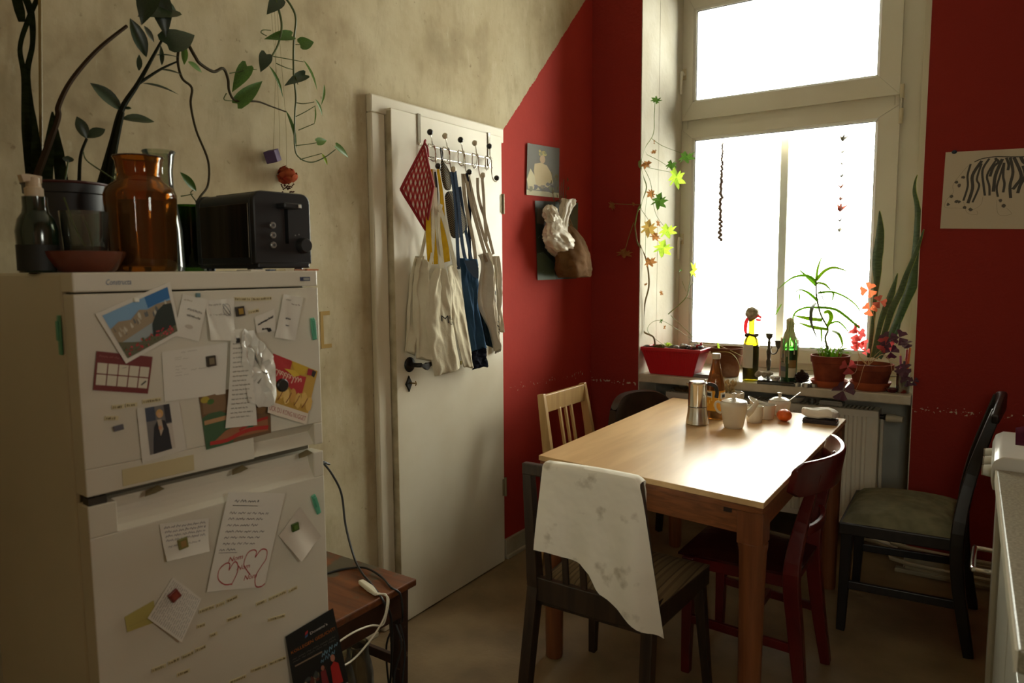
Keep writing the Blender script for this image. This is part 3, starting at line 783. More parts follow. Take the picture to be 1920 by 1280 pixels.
# ================================================================ FRIDGE
FX, FY, FT = .612, -3.0714, -.0738
FM = Matrix.Translation((FX,FY,0)) @ Matrix.Rotation(FT, 4, 'Z')
fg = thing('fridge', 'cream upright fridge freezer covered with papers and magnets', 'fridge', (FX,FY,0), FT)
fw = .513
seal = mat('door_gasket', (92,84,66), .7)
b = B(); b.box(-.555,-.052,0,fw,.035,1.404); mk('body', b, plastic_white, fg, bevel=.006)
b = B(); b.box(-.054,-.047,.008,fw-.008,.06,1.37); mk('door_gasket', b, seal, fg)
b = B(); b.box(-.052,0,0,fw,1.369,1.404); tp = mk('top_panel', b, plastic_white, fg, bevel=.003)
def print_on(parent, specs, name='lettering', x=.0006):
    """flat lettering on a vertical face of the fridge: (string, y, z, height, colour, shear, max width)"""
    b = B(); ms = []
    for s, y, z, h, c, sh, wd in specs:
        vs, fs, w = text_geo(s, sh)
        k = h if not wd else wd/w
        mt = solid(c)
        if mt not in ms: ms.append(mt)
        b.m = ms.index(mt); b.add([(x, y+vx*k, z+vy*h) for vx, vy in vs], fs)
    return mk(name, b, ms, parent)
print_on(tp, [('Constructa', .055, 1.3815, .0145, (52,84,122), .25, .044)], 'brand_lettering')
b = B(); b.box(0,.0012,.466,.492,1.381,1.390); mk('badge', b, solid((40,52,82)), tp); b = B(); b.box(.0012,.0016,.474,.490,1.383,1.388); mk('badge_print', b, solid((150,150,140)), tp)
# freezer door with a grip recess low on the opening side
b = B()
b.box(-.046,0,0,fw,1.052,1.366); b.box(-.046,0,0,.335,1.002,1.052); b.box(-.046,0,.490,fw,1.002,1.052)
b.add([(0,.335,1.052),(0,.490,1.052),(-.026,.490,1.030),(-.026,.335,1.030),(-.004,.335,1.004),(-.004,.490,1.004)], [(0,1,2,3),(3,2,5,4)])
b.box(-.046,-.027,.335,.49,1.002,1.052)
fd = mk('freezer_door', b, plastic_white, fg, bevel=.002)
b = B(); b.box(0,.0012,.062,.20,1.008,1.040); mk('handle_panel', b, mat('yellowed_plastic', (190,176,134), .4), fd, bevel=.0005)
# fridge door: concave grip along its top edge
b = B()
b.box(-.046,0,0,fw,.06,.925); b.box(-.046,0,0,.050,.925,.984); b.box(-.046,0,.486,fw,.925,.984); b.box(-.046,-.024,.05,.486,.925,.984)
b.grid(2, 6, lambda u,v: (-.024*sin(v*pi/2)**.8 if v < 1 else -.024, .05+.436*u, .925+.050*v))
rdoor = mk('fridge_door', b, plastic_white, fg, bevel=.002)
b = B(); b.box(-.03,-.004,.004,.035,.984,.998); b.tube([(-.012,.02,.984),(-.012,.02,1.002)], .006, 8)
mk('hinge', b, mat('hinge_dark', (60,54,44), .5, .3), fg)
for y in (.12,.30,.465):
    b = B(); b.add([(-.002,y-.018,.978),(-.002,y+.02,.984),(-.012,y+.012,.992),(-.012,y-.012,.986),(.0,y,.980)], [(0,1,2,3),(0,4,1)]); mk('torn_label', b, mat('label_rest', (110,98,70), .8), fg)
b = B()
for y in (.04,fw-.04):
    for x in (-.5,-.08): b.tube([(x,y,0),(x,y,.036)], .016, 8)
mk('feet', b, black_pl, fg)

class Card:
    """a sheet held on the fridge front: corners bottom-left, bottom-right, top-right, top-left as (y, z) on the door"""
    def __init__(s, name, label, cat, bl, br, tr, tl_, x0=.002, curl=None, m=None, group=None, n=8, thick=.0004, opts=None):
        s.c = [V((*p,)) for p in (bl,br,tr,tl_)]
        s.x0, s.curl = x0, curl or (lambda u,v: .002*(u-.5)**2+.0012*v*(1-v))
        cen = sum(s.c, V((0,0)))/4
        s.o = V((0,cen.x,cen.y))
        w = FM @ V((x0,cen.x,cen.y))
        s.t = thing(name, label, cat, w, FT, group)
        b = B(); b.grid(n, n, lambda u,v: s.map(u,v))
        s.paper = mk('sheet', b, m or paper, s.t, smooth=True, solid_=thick)
        s.b, s.ms = B(), []
    def map(s, u, v, lift=0):
        p = s.c[0]*(1-u)*(1-v)+s.c[1]*u*(1-v)+s.c[2]*u*v+s.c[3]*(1-u)*v
        return (s.curl(u,v)+lift, p.x-s.o.y, p.y-s.o.z)
    def ink(s, c):
        m = solid(c)
        if m not in s.ms: s.ms.append(m)
        s.b.m = s.ms.index(m)
    def rect(s, u0, v0, u1, v1, c, lift=.0005, n=5):
        s.ink(c); s.b.grid(n, n, lambda u,v: s.map(u0+(u1-u0)*u, v0+(v1-v0)*v, lift)); return s
    def poly(s, pts, c, lift=.0008):
        s.ink(c); s.b.add([s.map(u,v,lift) for u,v in pts], [tuple(range(len(pts)))]); return s
    def blob(s, u, v, ru, rv, c, lift=.0008, n=12, jit=0):
        return s.poly([(u+ru*cos(2*pi*k/n)*(1+R_.uniform(-jit,jit)), v+rv*sin(2*pi*k/n)*(1+R_.uniform(-jit,jit))) for k in range(n)], c, lift)
    def stroke(s, pts, w, c, lift=.001, n=5):
        s.ink(c)
        P = spline([(u,v,0) for u,v in pts], n); vs = []; fs = []
        for i, p in enumerate(P):
            d = P[min(i+1,len(P)-1)]-P[max(i-1,0)]; d = d.normalized() if d.length else V((1,0,0))
            nx = V((-d.y,d.x,0))*w/2
            vs += [s.map(p.x+nx.x,p.y+nx.y,lift), s.map(p.x-nx.x,p.y-nx.y,lift)]
            if i: fs.append((2*i-2,2*i-1,2*i+1,2*i))
        s.b.add(vs, fs); return s
    def scrawl(s, u0, v, u1, h, w, c, slope=0, words=None):
        """an unreadable handwritten or printed line"""
        u = u0
        while u < u1:
            L_ = min(R_.uniform(.06,.16), u1-u)
            k = max(3, int(L_/.022)); pts = []
            for i in range(k+1):
                uu = u+L_*i/k
                pts.append((uu, v+slope*(uu-u0)+(h*R_.uniform(.5,1) if i%2 else h*R_.uniform(-.15,.2))))
            s.stroke(pts, w, c, n=2); u += L_+.03
        return s
    def text(s, string, u, v, h, c, wd, shear=0, rot=0):
        vs, fs, w = text_geo(string, shear); s.ink(c); k = wd/w
        s.b.add([s.map(u+(x*k)*cos(rot)-(y*h)*sin(rot), v+(x*k)*sin(rot)+y*h, .0012) for x, y in vs], fs); return s
    def done(s, name='print'):
        if s.b.f: mk(name, s.b, s.ms, s.t)
        return s.t
INK, GREY = (44,40,36), (130,122,104)
def FP(t): return (t[0], t[1])

# sheets on the freezer door
c = Card('postcard', 'large tilted white-bordered postcard of a town, bridge and red flowers on the freezer', 'postcard', (0.0793,1.2364), (0.1848,1.2851), (0.1691,1.385), (0.0319,1.3304), .004)
c.rect(.06,.07,.95,.93,(150,160,160)).rect(.06,.62,.95,.93,(120,160,192),.0007).rect(.62,.72,.95,.93,(40,104,160),.0009)
c.poly([(.06,.36),(.95,.50),(.95,.68),(.75,.72),(.6,.70),(.5,.76),(.35,.66),(.2,.72),(.06,.66)], (150,132,104), .0010)
for k in range(26):
    u = R_.uniform(.08,.9); v = .45+.12*u+R_.uniform(-.05,.14); w_ = R_.uniform(.015,.04)
    c.poly([(u,v),(u+w_,v+.01),(u+w_,v+R_.uniform(.04,.09)),(u+w_/2,v+.11),(u,v+.07)], R_.choice([(176,164,140),(120,108,90),(96,98,96),(190,182,160)]), .0013+k*1e-5)
c.poly([(.06,.07),(.95,.07),(.95,.40),(.80,.30),(.6,.26),(.35,.22),(.06,.40)], (94,90,62), .0014)
c.poly([(.55,.20),(.95,.20),(.95,.62),(.84,.66),(.72,.60),(.60,.42)], (30,40,30), .0017)
for k in range(60):
    u = R_.uniform(.07,.92); v = R_.uniform(.09,.26)
    c.blob(u, v, R_.uniform(.008,.022), R_.uniform(.012,.03), R_.choice([(176,44,50),(190,66,70),(150,30,40),(70,84,40)]), .002+k*1e-5, 6, .3)
c.done()
c = Card('calendar_card', 'dark red card with ten white calendar boxes on the freezer door', 'card', (0.0211,1.1951), (0.1167,1.1748), (0.1295,1.244), (0.0311,1.2642), .0015, m=mat('card_red', (112,40,34), .6))
for i in range(5):
    for j in range(2): c.rect(.035+.19*i, .14+.30*j, .205+.19*i, .41+.30*j, (206,198,176), .0006, 2)
c.stroke([(.85,.22),(.93,.34)], .03, INK); c.stroke([(.47,.62),(.55,.66)], .012, GREY); c.scrawl(.05,.86,.4,.05,.012,(150,90,80)); c.done()
c = Card('note_card', 'pale upright card with two grey printed lines beside the big postcard', 'note', (0.1705,1.2819), (0.2217,1.2653), (0.244,1.3482), (0.1939,1.3609), .003)
c.scrawl(.30,.66,.86,.06,.012,(84,78,68),-.05).scrawl(.32,.52,.86,.06,.012,(84,78,68),-.05).scrawl(.08,.86,.4,.05,.01,(150,132,90)).blob(.5,.28,.16,.05,(186,176,160)); c.done()
c = Card('receipt', 'small crumpled receipt with round stamp marks between card and yellow magnet', 'receipt', (0.2424,1.2667), (0.2983,1.2608), (0.3019,1.3486), (0.2392,1.3459), .003, lambda u,v: .008*(1-v)**2+.003*sin(9*u+4*v))
for k in range(3): c.stroke([(.72+.16*cos(a*.7+k), .74+.14*sin(a*.7)) for a in range(10)], .012, (96,92,84))
c.scrawl(.12,.86,.5,.05,.01,GREY).scrawl(.12,.62,.7,.04,.01,GREY); c.done()
c = Card('letter', 'white letter sheet with faint typed lines under the dark square magnet', 'letter', (0.1472,1.155), (0.273,1.1527), (0.2832,1.2581), (0.1471,1.2514), .002)
c.scrawl(.28,.93,.52,.02,.005,GREY)
for k, v in enumerate((.84,.80,.66,.60,.54,.48)): c.scrawl(.18,v,.18+.10*(1+k%2),.018,.005,(150,142,124))
c.scrawl(.42,.56,.72,.025,.006,(140,130,110)); c.done()
c = Card('long_receipt', 'long narrow till receipt hanging under the crumpled plastic wrap', 'receipt', (0.2674,1.0819), (0.3386,1.0767), (0.3211,1.2856), (0.2888,1.2839), .006, lambda u,v: .006*sin(3*v)+.003*u)
for k in range(17): c.scrawl(.12,.10+.047*k,.78+.1*sin(k*2.1),.012,.007,(126,118,104))
c.done()
b = B(); rr = random.Random(3)
cr_ = [(0.3065,1.2833), (0.3349,1.2813), (0.3577,1.2491), (0.3784,1.2239), (0.3883,1.184), (0.3772,1.1138), (0.3427,1.1157), (0.3129,1.1322), (0.306,1.2137)]
cen = ((0.3457,1.1958)); t_ = thing('plastic_wrap', 'crumpled clear plastic wrap taped over the long receipt', 'wrap', FM @ V((.012,cen[0],cen[1])), FT)
vs = [(0.010,0,0)]; fs = []; n = len(cr_); K = 5
for k in range(1, K+1):
    for i in range(n*3):
        t = i/3; a, e = cr_[int(t)%n], cr_[(int(t)+1)%n]; f_ = t-int(t)
        y, z = a[0]*(1-f_)+e[0]*f_-cen[0], a[1]*(1-f_)+e[1]*f_-cen[1]
        vs.append((rr.uniform(-.004,.014)*(1 if k < K else .6), y*k/K+rr.uniform(-.003,.003), z*k/K+rr.uniform(-.004,.004)))
m3 = n*3
for i in range(m3): fs.append((0,1+i,1+(i+1)%m3))
for k in range(K-1):
    for i in range(m3): o = 1+k*m3; fs.append((o+i,o+(i+1)%m3,o+m3+(i+1)%m3,o+m3+i))
b.add(vs, fs); mk('film', b, mat('clear_film', (214,210,198), .22, trans=0, coat=.6), t_, smooth=True, ang=50)
c = Card('receipt', 'curling white receipt pinned near the green clip at the freezer top', 'receipt', (0.393,1.2599), (0.4478,1.2485), (0.4594,1.345), (0.417,1.3538), .004, lambda u,v: .012*u*v+.004*sin(5*u+2*v))
c.scrawl(.2,.88,.5,.03,.012,GREY).scrawl(.55,.8,.92,.03,.014,(120,100,84)).scrawl(.3,.45,.6,.04,.02,INK).scrawl(.35,.3,.55,.03,.02,INK); c.done()
c = Card('coupon', 'small printed paper strip tucked under the curling receipt', 'note', (0.3501,1.2728), (0.3963,1.2735), (0.3962,1.3225), (0.3465,1.3068), .003)
c.scrawl(.12,.45,.9,.12,.04,INK,.25).scrawl(.3,.14,.6,.1,.04,INK); c.done()
c = Card('flyer', 'red and yellow fried chicken flyer beside the plastic wrap', 'flyer', (0.3641,1.0995), (0.4606,1.0568), (0.5018,1.1736), (0.3871,1.2258), .004, lambda u,v: .006*(1-v)**2)
c.rect(0,.20,1,1,(186,146,58)).poly([(0,.55),(0,1),(.42,1),(.40,.86),(.56,.80),(.78,.82),(.76,.52),(.60,.46),(.40,.56)], (172,38,38), .0010)
c.poly([(.40,1),(.78,1),(.72,.84),(.52,.80)], (196,160,40), .0012).poly([(.78,.98),(.92,.99),(.90,.88),(.78,.86)], (150,30,44), .0013).poly([(.88,.98),(.97,.98),(.95,.86),(.88,.88)], (40,32,28), .0014)
for k in range(9): c.stroke([(.05+.07*k,.62+.03*(k%3)),(.10+.07*k,.76),(.2+.06*k,.70)], .018, (214,176,150), .0016)
c.poly([(.26,.82),(.5,.86),(.62,.80),(.50,.74),(.40,.78)], (206,170,50), .0018)
for k in range(7): c.blob(.12+.14*k,.36+.06*(k%2),.08,.13,R_.choice([(206,166,84),(190,140,60),(214,178,100)]),.0019+k*1e-4,10,.15)
for k in range(4): c.stroke([(.2+.2*k,.26),(.26+.2*k,.36),(.3+.2*k,.46)], .016, (120,66,28), .0028)
c.rect(0,0,1,.20,(204,190,170),.0011).text('UCK DU KONG NUGGET', .03,.055,.12,(150,58,58),.93); c.done()
c = Card('postcard', 'brown and green food postcard with red chillies low on the freezer door', 'postcard', (0.2262,1.0443), (0.376,1.0519), (0.376,1.1715), (0.2165,1.1542), .001, m=mat('card_brown', (112,84,54), .6))
c.rect(0,0,1,1,(108,80,50)).poly([(0,.0),(.4,.0),(.42,.5),(.2,.7),(0,.6)], (62,92,58), .001).poly([(.02,.66),(.36,.64),(.34,.98),(.04,.98)], (126,98,66), .0012)
c.blob(.07,.92,.06,.06,(170,150,50),.0014).blob(.14,.86,.05,.05,(70,104,44),.0014).rect(.02,.46,.34,.54,(176,134,92),.0015)
c.poly([(.10,.10),(.95,.06),(.95,.30),(.6,.34),(.3,.26)], (150,98,62), .0016).poly([(.55,.22),(.72,.20),(.72,.40),(.55,.42)], (40,96,70), .0018)
c.stroke([(.06,.10),(.3,.08),(.5,.14),(.7,.16),(.95,.12)], .07, (172,44,34), .002).stroke([(.5,.2),(.7,.28),(.95,.30)], .05, (164,40,32), .002)
c.blob(.85,.6,.12,.2,(120,88,50),.0018); c.done()
c = Card('photo', 'photo of a blond person in black coat standing in white border', 'photo', (0.0984,1.0453), (0.1844,1.0541), (0.1744,1.1528), (0.094,1.1504), .003, m=mat('photo_white', (206,200,186), .45))
c.rect(.18,.10,.76,.98,(112,108,104)).rect(.18,.72,.40,.98,(60,66,80),.0008).rect(.62,.62,.76,.98,(44,40,44),.0009).rect(.62,.10,.76,.60,(190,180,166),.0009)
c.poly([(.26,.10),(.68,.10),(.66,.50),(.60,.68),(.44,.72),(.34,.60),(.30,.40)], (34,32,36), .0012).blob(.50,.83,.085,.085,(196,152,88),.0014).blob(.49,.80,.05,.055,(200,158,120),.0016).poly([(.42,.72),(.52,.72),(.54,.52),(.46,.40)], (176,160,140), .0016).blob(.47,.56,.04,.04,(190,140,106),.0018); c.done()
# sheets on the fridge door
c = Card('note', 'folded note with faint handwriting under the yellow green magnet', 'note', (0.1309,0.8433), (0.2167,0.8366), (0.2226,0.9036), (0.1239,0.9184), .003, lambda u,v: .008*(1-v)**3+.002*u)
for v in (.86,.74,.62,.5): c.scrawl(.08,v,.92,.07,.012,(122,116,122))
c.scrawl(.1,.34,.8,.06,.012,(140,134,132)); c.done()
c = Card('letter', 'long handwritten letter with two red felt pen hearts on the fridge door', 'letter', (0.2098,0.7511), (0.3403,0.7142), (0.399,0.9117), (0.2657,0.9478), .004, lambda u,v: .006*(u-.5)**2+.010*max(0,u-.8)*v+.004*v*v)
c.scrawl(.14,.90,.56,.025,.008,(70,62,60)); c.stroke([(.12,.865),(.56,.86)], .006, (90,80,76))
for k, v in enumerate((.78,.72,.655,.59,.53,.465)): c.scrawl(.10,v,.78-.06*(k%3),.022,.007,(104,92,94),-.01)
c.scrawl(.06,.405,.36,.02,.007,(90,80,84)); c.stroke([(.06,.385),(.38,.38)], .005, (110,100,100))
red_ = (168,44,46)
c.stroke([(.30,.20),(.29,.27),(.21,.27),(.13,.21),(.15,.12),(.28,.06),(.40,.06)], .012, red_).stroke([(.30,.20),(.36,.28),(.42,.27),(.46,.19),(.40,.05)], .012, red_)
c.stroke([(.72,.32),(.72,.38),(.66,.40),(.57,.37),(.54,.26),(.62,.19),(.70,.14)], .012, red_).stroke([(.72,.32),(.80,.40),(.90,.39),(.92,.30),(.86,.22),(.80,.12),(.84,.02),(.94,.01),(1.0,.04)], .012, red_)
c.text('Nom', .26,.285,.075,red_,.24,.2,.12).text('Nom', .44,.195,.07,red_,.22,.2,.1).text('Nom', .60,.085,.075,red_,.22,.2,.12); c.done()
c = Card('note', 'blank translucent square of paper under the green magnet', 'note', (0.4318,0.7437), (0.4983,0.7804), (0.4421,0.8668), (0.3834,0.8178), .003, lambda u,v: .012*(1-u)**2*(1-v)+.002*sin(6*u), m=mat('tracing_paper', (204,194,178), .5)); c.done()
c = Card('note', 'square of paper densely covered with tiny writing under the red magnet', 'note', (0.1494,0.6711), (0.1996,0.7398), (0.1439,0.8051), (0.0911,0.7414), .003, lambda u,v: .010*(1-u)*(1-v))
for k in range(17): c.scrawl(.05,.05+.055*k,.95,.022,.009,(110,106,98))
c.done()
c = Card('sticky_note', 'torn yellowish transparent sticker peeling behind the densely written note', 'sticker', (0.053,0.7284), (0.1081,0.727), (0.1052,0.7715), (0.0501,0.7596), .001, m=mat('yellow_film', (176,164,92), .35)); c.scrawl(.1,.3,.9,.05,.012,(150,138,84)); c.done()
c = Card('flyer', 'black pizza delivery job flyer hanging at the lower corner of the fridge door', 'flyer', (0.4083,0.3738), (0.5561,0.3607), (0.5212,0.5966), (0.3881,0.5802), .006, lambda u,v: .010*(1-v)+.006*u*(1-v), m=mat('flyer_black', (22,24,24), .45))
c.text("Domino's", .46,.868,.040,(210,204,196),.36,0,.0); c.poly([(.36,.89),(.42,.90),(.43,.93),(.37,.92)], (170,44,50)); c.poly([(.35,.86),(.41,.87),(.42,.895),(.36,.885)], (60,90,130))
c.text('KOLLEGEN GESUCHT!', .05,.775,.048,(176,98,34),.90)
for v in (.70,.67): c.scrawl(.06,v,.92,.014,.006,(96,92,84))
c.rect(.08,.615,.62,.632,(130,112,92),.001,2)
c.scrawl(.60,.57,.94,.05,.016,(104,140,156),.1).scrawl(.56,.51,.86,.045,.014,(92,126,144),.1)
c.poly([(.70,.20),(.90,.20),(.88,.42),(.80,.46),(.72,.42)], (172,36,32), .001).blob(.79,.50,.045,.04,(170,110,90),.0012).poly([(.50,.18),(.64,.2),(.62,.42),(.52,.42)], (120,36,40), .001).blob(.57,.45,.035,.03,(150,96,76),.0012)
for k in range(14): c.blob(R_.uniform(.1,.45), R_.uniform(.10,.42), R_.uniform(.03,.07), R_.uniform(.02,.05), R_.choice([(110,100,70),(90,40,30),(140,128,100),(60,66,62)]), .0012+k*2e-5, 8, .3)
c.rect(.42,.14,.98,.175,(180,168,150),.002,3).rect(.55,.03,.98,.115,(190,182,156),.002,3); c.done()

# magnets and clips
def fmag(name, label, p, w, h, c, rot=0, d=.006, grp=None, c2=None, x=.003):
    M_ = FM @ Matrix.Translation((x,p[0],p[1])) @ Matrix.Rotation(rot,4,'X')
    b = B(); b.box(0,d,-w/2,w/2,-h/2,h/2)
    o = mk(name, b, solid(c, .4), bevel=.001); o.matrix_world = M_
    if c2:
        q = B(); q.box(d,d+.0006,-w*.28,w*.28,-h*.3,h*.3); mk('picture', q, solid(c2,.4), o)
    return tag(o, label, 'magnet', grp)
fmag('magnet', 'tiny yellow and black picture magnet on the freezer beside the stamped receipt', (0.3127,1.3213), .019, .020, (46,38,26), .1, c2=(150,118,40))
fmag('magnet', 'dark square picture magnet holding the white letter sheet', (0.2436,1.2242), .019, .021, (56,48,36), .05, c2=(124,112,86))
fmag('magnet', 'tiny blue round-cornered magnet above the note card', (0.2233,1.3578), .008, .008, (96,128,132))
fmag('magnet', 'small black magnet clipping the coupon strip', (0.3793,1.2775), .007, .007, (36,34,30), .4)
fmag('magnet', 'small black magnet at the top of the long till receipt', (0.3012,1.2616), .007, .010, (34,34,36), x=.008)
fmag('magnet', 'little white bead magnet on the big tilted postcard', (0.1028,1.353), .008, .008, (232,228,214), x=.006)
b = B(); b.lathe([(.0145,0),(.0145,.005),(.012,.0075),(.0001,.0075)], seg=20)
o = mk('magnet', b, solid((40,37,34),.35), smooth=True); o.matrix_world = FM @ Matrix.Translation((.006,*(0.4044,1.1539))) @ Matrix.Rotation(pi/2,4,'Y'); tag(o, 'round black magnet on the chicken flyer', 'magnet')
fmag('magnet', 'yellow green square magnet on the folded note', (0.165,0.8684), .019, .021, (120,116,60), .1, c2=(150,118,70), x=.005)
fmag('magnet', 'dark green square magnet on the translucent note', (0.423,0.8268), .018, .018, (62,84,30), .1, c2=(84,110,40), x=.006)
fmag('magnet', 'brick red square magnet on the densely written note', (0.1434,0.7686), .020, .020, (118,44,34), .5, c2=(136,60,44), x=.004)
clipm = mat('mint_plastic', (86,160,128), .35, coat=.3)
def clip(p, label, rot, x=.004, M0=FM):
    b = B()
    b.prism([(-.006,-.026),(.006,-.026),(.0075,.0),(.006,.026),(-.006,.026),(-.0075,0)], lambda y,z: (0,y,z), lambda y,z: (.005,y*.8,z*.94))
    o = mk('bag_clip', b, clipm, bevel=.0015); o.matrix_world = M0 @ Matrix.Translation((x,p[0],p[1])) @ Matrix.Rotation(rot,4,'X')
    q = B(); q.box(.005,.008,-.004,.004,-.004,.020); mk('lever', q, clipm, o, bevel=.001)
    tag(o, label, 'clip')
clip((0.4937,1.2719), 'mint green bag clip magnet at the freezer door edge', .10)
clip((0.4838,0.8627), 'mint green bag clip magnet near the upper corner of the fridge door', .30)
o = None
b = B(); b.box(-.006,.006,-.005,0,-.036,.036); o = mk('bag_clip', b, clipm, bevel=.002); o.matrix_world = FM @ Matrix.Translation((-.062,-.0005,1.292)); q = B(); q.box(-.004,.004,-.008,-.005,-.01,.026); mk('lever', q, clipm, o, bevel=.001); tag(o, 'green bag clip magnet alone on the shaded side of the fridge', 'clip')
strip_m = mat('word_strip', (204,192,150), .6)
wl_ = 'small printed word magnet strip stuck on the fridge front'
def strip(a, e, grp='word magnet strips'):
    a, e = V((*a,)), V((*e,)); mid = (a+e)/2; L_ = (e-a).length; ang = math.atan2(e.y-a.y, e.x-a.x)
    b = B(); b.box(0,.0014,-L_/2,L_/2,-.0038,.0038)
    o = mk('word_magnet', b, strip_m); o.matrix_world = FM @ Matrix.Translation((.0012,mid.x,mid.y)) @ Matrix.Rotation(ang,4,'X')
    q = B(); u = -L_/2+.002
    while u < L_/2-.004:
        q.box(.0014,.0017,u,u+R_.uniform(.0012,.003),-.0022,R_.choice([.0012,.0022])); u += R_.uniform(.003,.0045)
    mk('print', q, solid((112,96,60)), o)
    tag(o, wl_, 'magnet', grp)
for a, e in (((0.3025,1.3473),(0.3416,1.3452)),((0.3435,1.3451),(0.3902,1.3454)),((0.3337,1.3175),(0.3592,1.3209)),((0.0512,1.1589),(0.0727,1.1576)),((0.0751,1.1587),(0.0961,1.1579)),((0.1056,1.1606),(0.1408,1.1609)),((0.0381,1.1412),(0.0609,1.1373)),
             ((0.1931,0.7138),(0.2265,0.7128)),((0.2306,0.7121),(0.2505,0.7125)),((0.2539,0.7133),(0.2792,0.7149)),((0.3218,0.6804),(0.347,0.6802)),((0.3526,0.6802),(0.3975,0.6822)),((0.4042,0.6797),(0.4271,0.6819)),((0.2527,0.6716),(0.2862,0.6707)),
             ((0.1872,0.6844),(0.2047,0.6829)),((0.3486,0.6335),(0.3922,0.6279)),((0.2136,0.6535),(0.23,0.6535)),((0.0935,0.6335),(0.1211,0.6324)),((0.1256,0.6335),(0.1481,0.6342)),((0.1534,0.6334),(0.1775,0.6346)),((0.1823,0.6357),(0.2038,0.6359)),
             ((0.1418,0.6018),(0.1679,0.6008)),((0.3019,0.5365),(0.3429,0.5315)),((0.3476,0.532),(0.3902,0.5287)),((0.2518,0.5338),(0.29,0.5309))):
    strip(a, e)
o = fmag('magnet', 'small dark bug shaped magnet low on the freezer door', (0.0593,1.1199), .018, .010, (92,90,96), .1, d=.003)

# ================================================================ ON TOP OF THE FRIDGE
FZ = 1.4042
# toaster
tb = mat('toaster_black', (24,24,25), .42)
ts = thing('toaster', 'black two-slot toaster with brushed dark steel side on the fridge', 'toaster', (.495,-2.592,FZ), -.04)
def tprof(y0,y1,z0,z1,r=.022,n=5):
    p = [(y0,z0),(y1,z0)]
    for k in range(n+1): a = k/n*pi/2; p.append((y1-r+r*cos(a), z1-r+r*sin(a)))
    for k in range(n+1): a = pi/2+k/n*pi/2; p.append((y0+r+r*cos(a), z1-r+r*sin(a)))
    return p
b = B()
for x0, x1, g in ((-.147,-.130,0),(-.130,.070,-.004),(.070,.088,0)):
    p0 = tprof(-.076-g*0+.0,.076,.016,.178); b.prism([(y*(1 if g==0 else .985),z-(0 if g==0 else .002)) for y,z in p0], lambda y,z: (x0,y,z), lambda y,z: (x1,y,z))
mk('body', b, tb, ts, smooth=True, bevel=.003)
b = B(); b.box(-.127,.066,-.0775,-.0755,.030,.150); mk('side_plate', b, mat('dark_steel', (104,90,74), .32, 1, c2=(64,56,46), scale=3, stretch=(9,1,.3)), ts, bevel=.001)
b = B(); b.box(-.147,.088,-.070,.070,.006,.018); mk('base', b, tb, ts, bevel=.003)
b = B()
for x in (-.125,.065):
    for y in (-.055,.055): b.tube([(x,y,0),(x,y,.008)], .010, 10)
mk('feet', b, black_pl, ts)
b = B()
for y in (-.028,.028): b.box(-.112,.045,y-.013,y+.013,.1775,.1795)
mk('slots', b, mat('slot_dark', (8,8,8), .8), ts)
b = B(); b.box(.088,.0893,.004,.012,.062,.148); mk('lever_slot', b, mat('slot_dark'), ts)
b = B(); b.box(.086,.118,-.018,.030,.140,.152); lv = mk('lever', b, tb, ts, bevel=.003)
b = B(); b.box(.118,.119,.020,.027,.1425,.1495); mk('lever_mark', b, solid((220,214,200)), lv)
for z in (.102,.080,.058):
    b = B(); b.lathe([(.0075,0),(.0075,.003),(.006,.0045),(.0001,.0045)], seg=16)
    o = mk('button', b, mat('button_silver', (150,148,142), .35, .6), ts, smooth=True); o.location = (.088,-.030,z); o.rotation_euler = (0,pi/2,0)
    q = B(); q.lathe([(.0035,.0045),(.0035,.005),(.0001,.005)], seg=10); mk('button_icon', q, solid((60,60,60)), o)
b = B(); b.lathe([(.019,0),(.017,.014),(.015,.017),(.0001,.017)], seg=20)
o = mk('browning_knob', b, tb, ts, smooth=True); o.location = (.088,.050,.058); o.rotation_euler = (0,pi/2,0)
b = B(); b.box(.088,.0884,.030,.033,.080,.083); b.box(.088,.0884,.040,.043,.082,.085); mk('dial_marks', b, solid((120,120,116)), ts)
# scraps of paper peeping out under the toaster
for i, (y0, c, w) in enumerate(((-.105,(214,206,190),.034),(-.060,(70,84,110),.012),(-.040,(196,180,140),.02),(-.018,(190,176,150),.022),(.012,(170,120,90),.026),(.045,(176,92,50),.03))):
    x = .606+.004*(i%2)
    b = B(); b.hexa([(x-.05,-2.60+y0,FZ),(x+.004,-2.602+y0,FZ),(x+.005,-2.60+y0+w,FZ),(x-.05,-2.60+y0+w,FZ)],[(x-.05,-2.60+y0,FZ+.003),(x+.004,-2.602+y0,FZ+.0035),(x+.005,-2.60+y0+w,FZ+.003),(x-.05,-2.60+y0+w,FZ+.003)])
    tag(mk('paper_scrap', b, solid(c)), ['white scrap of paper peeping out from under the toaster','dark blue paper scrap under the toaster','cream paper scrap under the middle of the toaster','beige paper scrap under the toaster beside a cream one','tan paper scrap under the toaster between beige and orange','orange paper scrap under the control end of the toaster'][i], 'paper', 'paper scraps under the toaster')
# amber apothecary jar
amber = thin_glass('amber_glass', (216,164,86), .9, .06)
aj = thing('glass_jar', 'wide-shouldered amber glass apothecary jar on the fridge', 'jar', (.42,-2.835,FZ))
pr2 = [(.060,.0),(.064,.006),(.066,.03),(.068,.11),(.071,.150),(.071,.162),(.066,.176),(.048,.190),(.044,.196),(.0425,.206),(.046,.232),(.049,.238),(.049,.242),(.046,.242),(.0395,.206),(.041,.196),(.062,.173),(.067,.160),(.064,.11),(.062,.012),(.0001,.010)]
b = B(); b.lathe(pr2, seg=40, caps=False); b.lathe([(.060,0),(.0001,0)], seg=40, caps=False); mk('vessel', b, amber, aj, smooth=True)
b = B(); b.lathe([(.0001,.011),(.061,.012),(.063,.11),(.0655,.148),(.0001,.148)], seg=32, caps=False); mk('contents', b, mat('amber_liquid', (66,28,10), .25, coat=.3), aj, smooth=True)
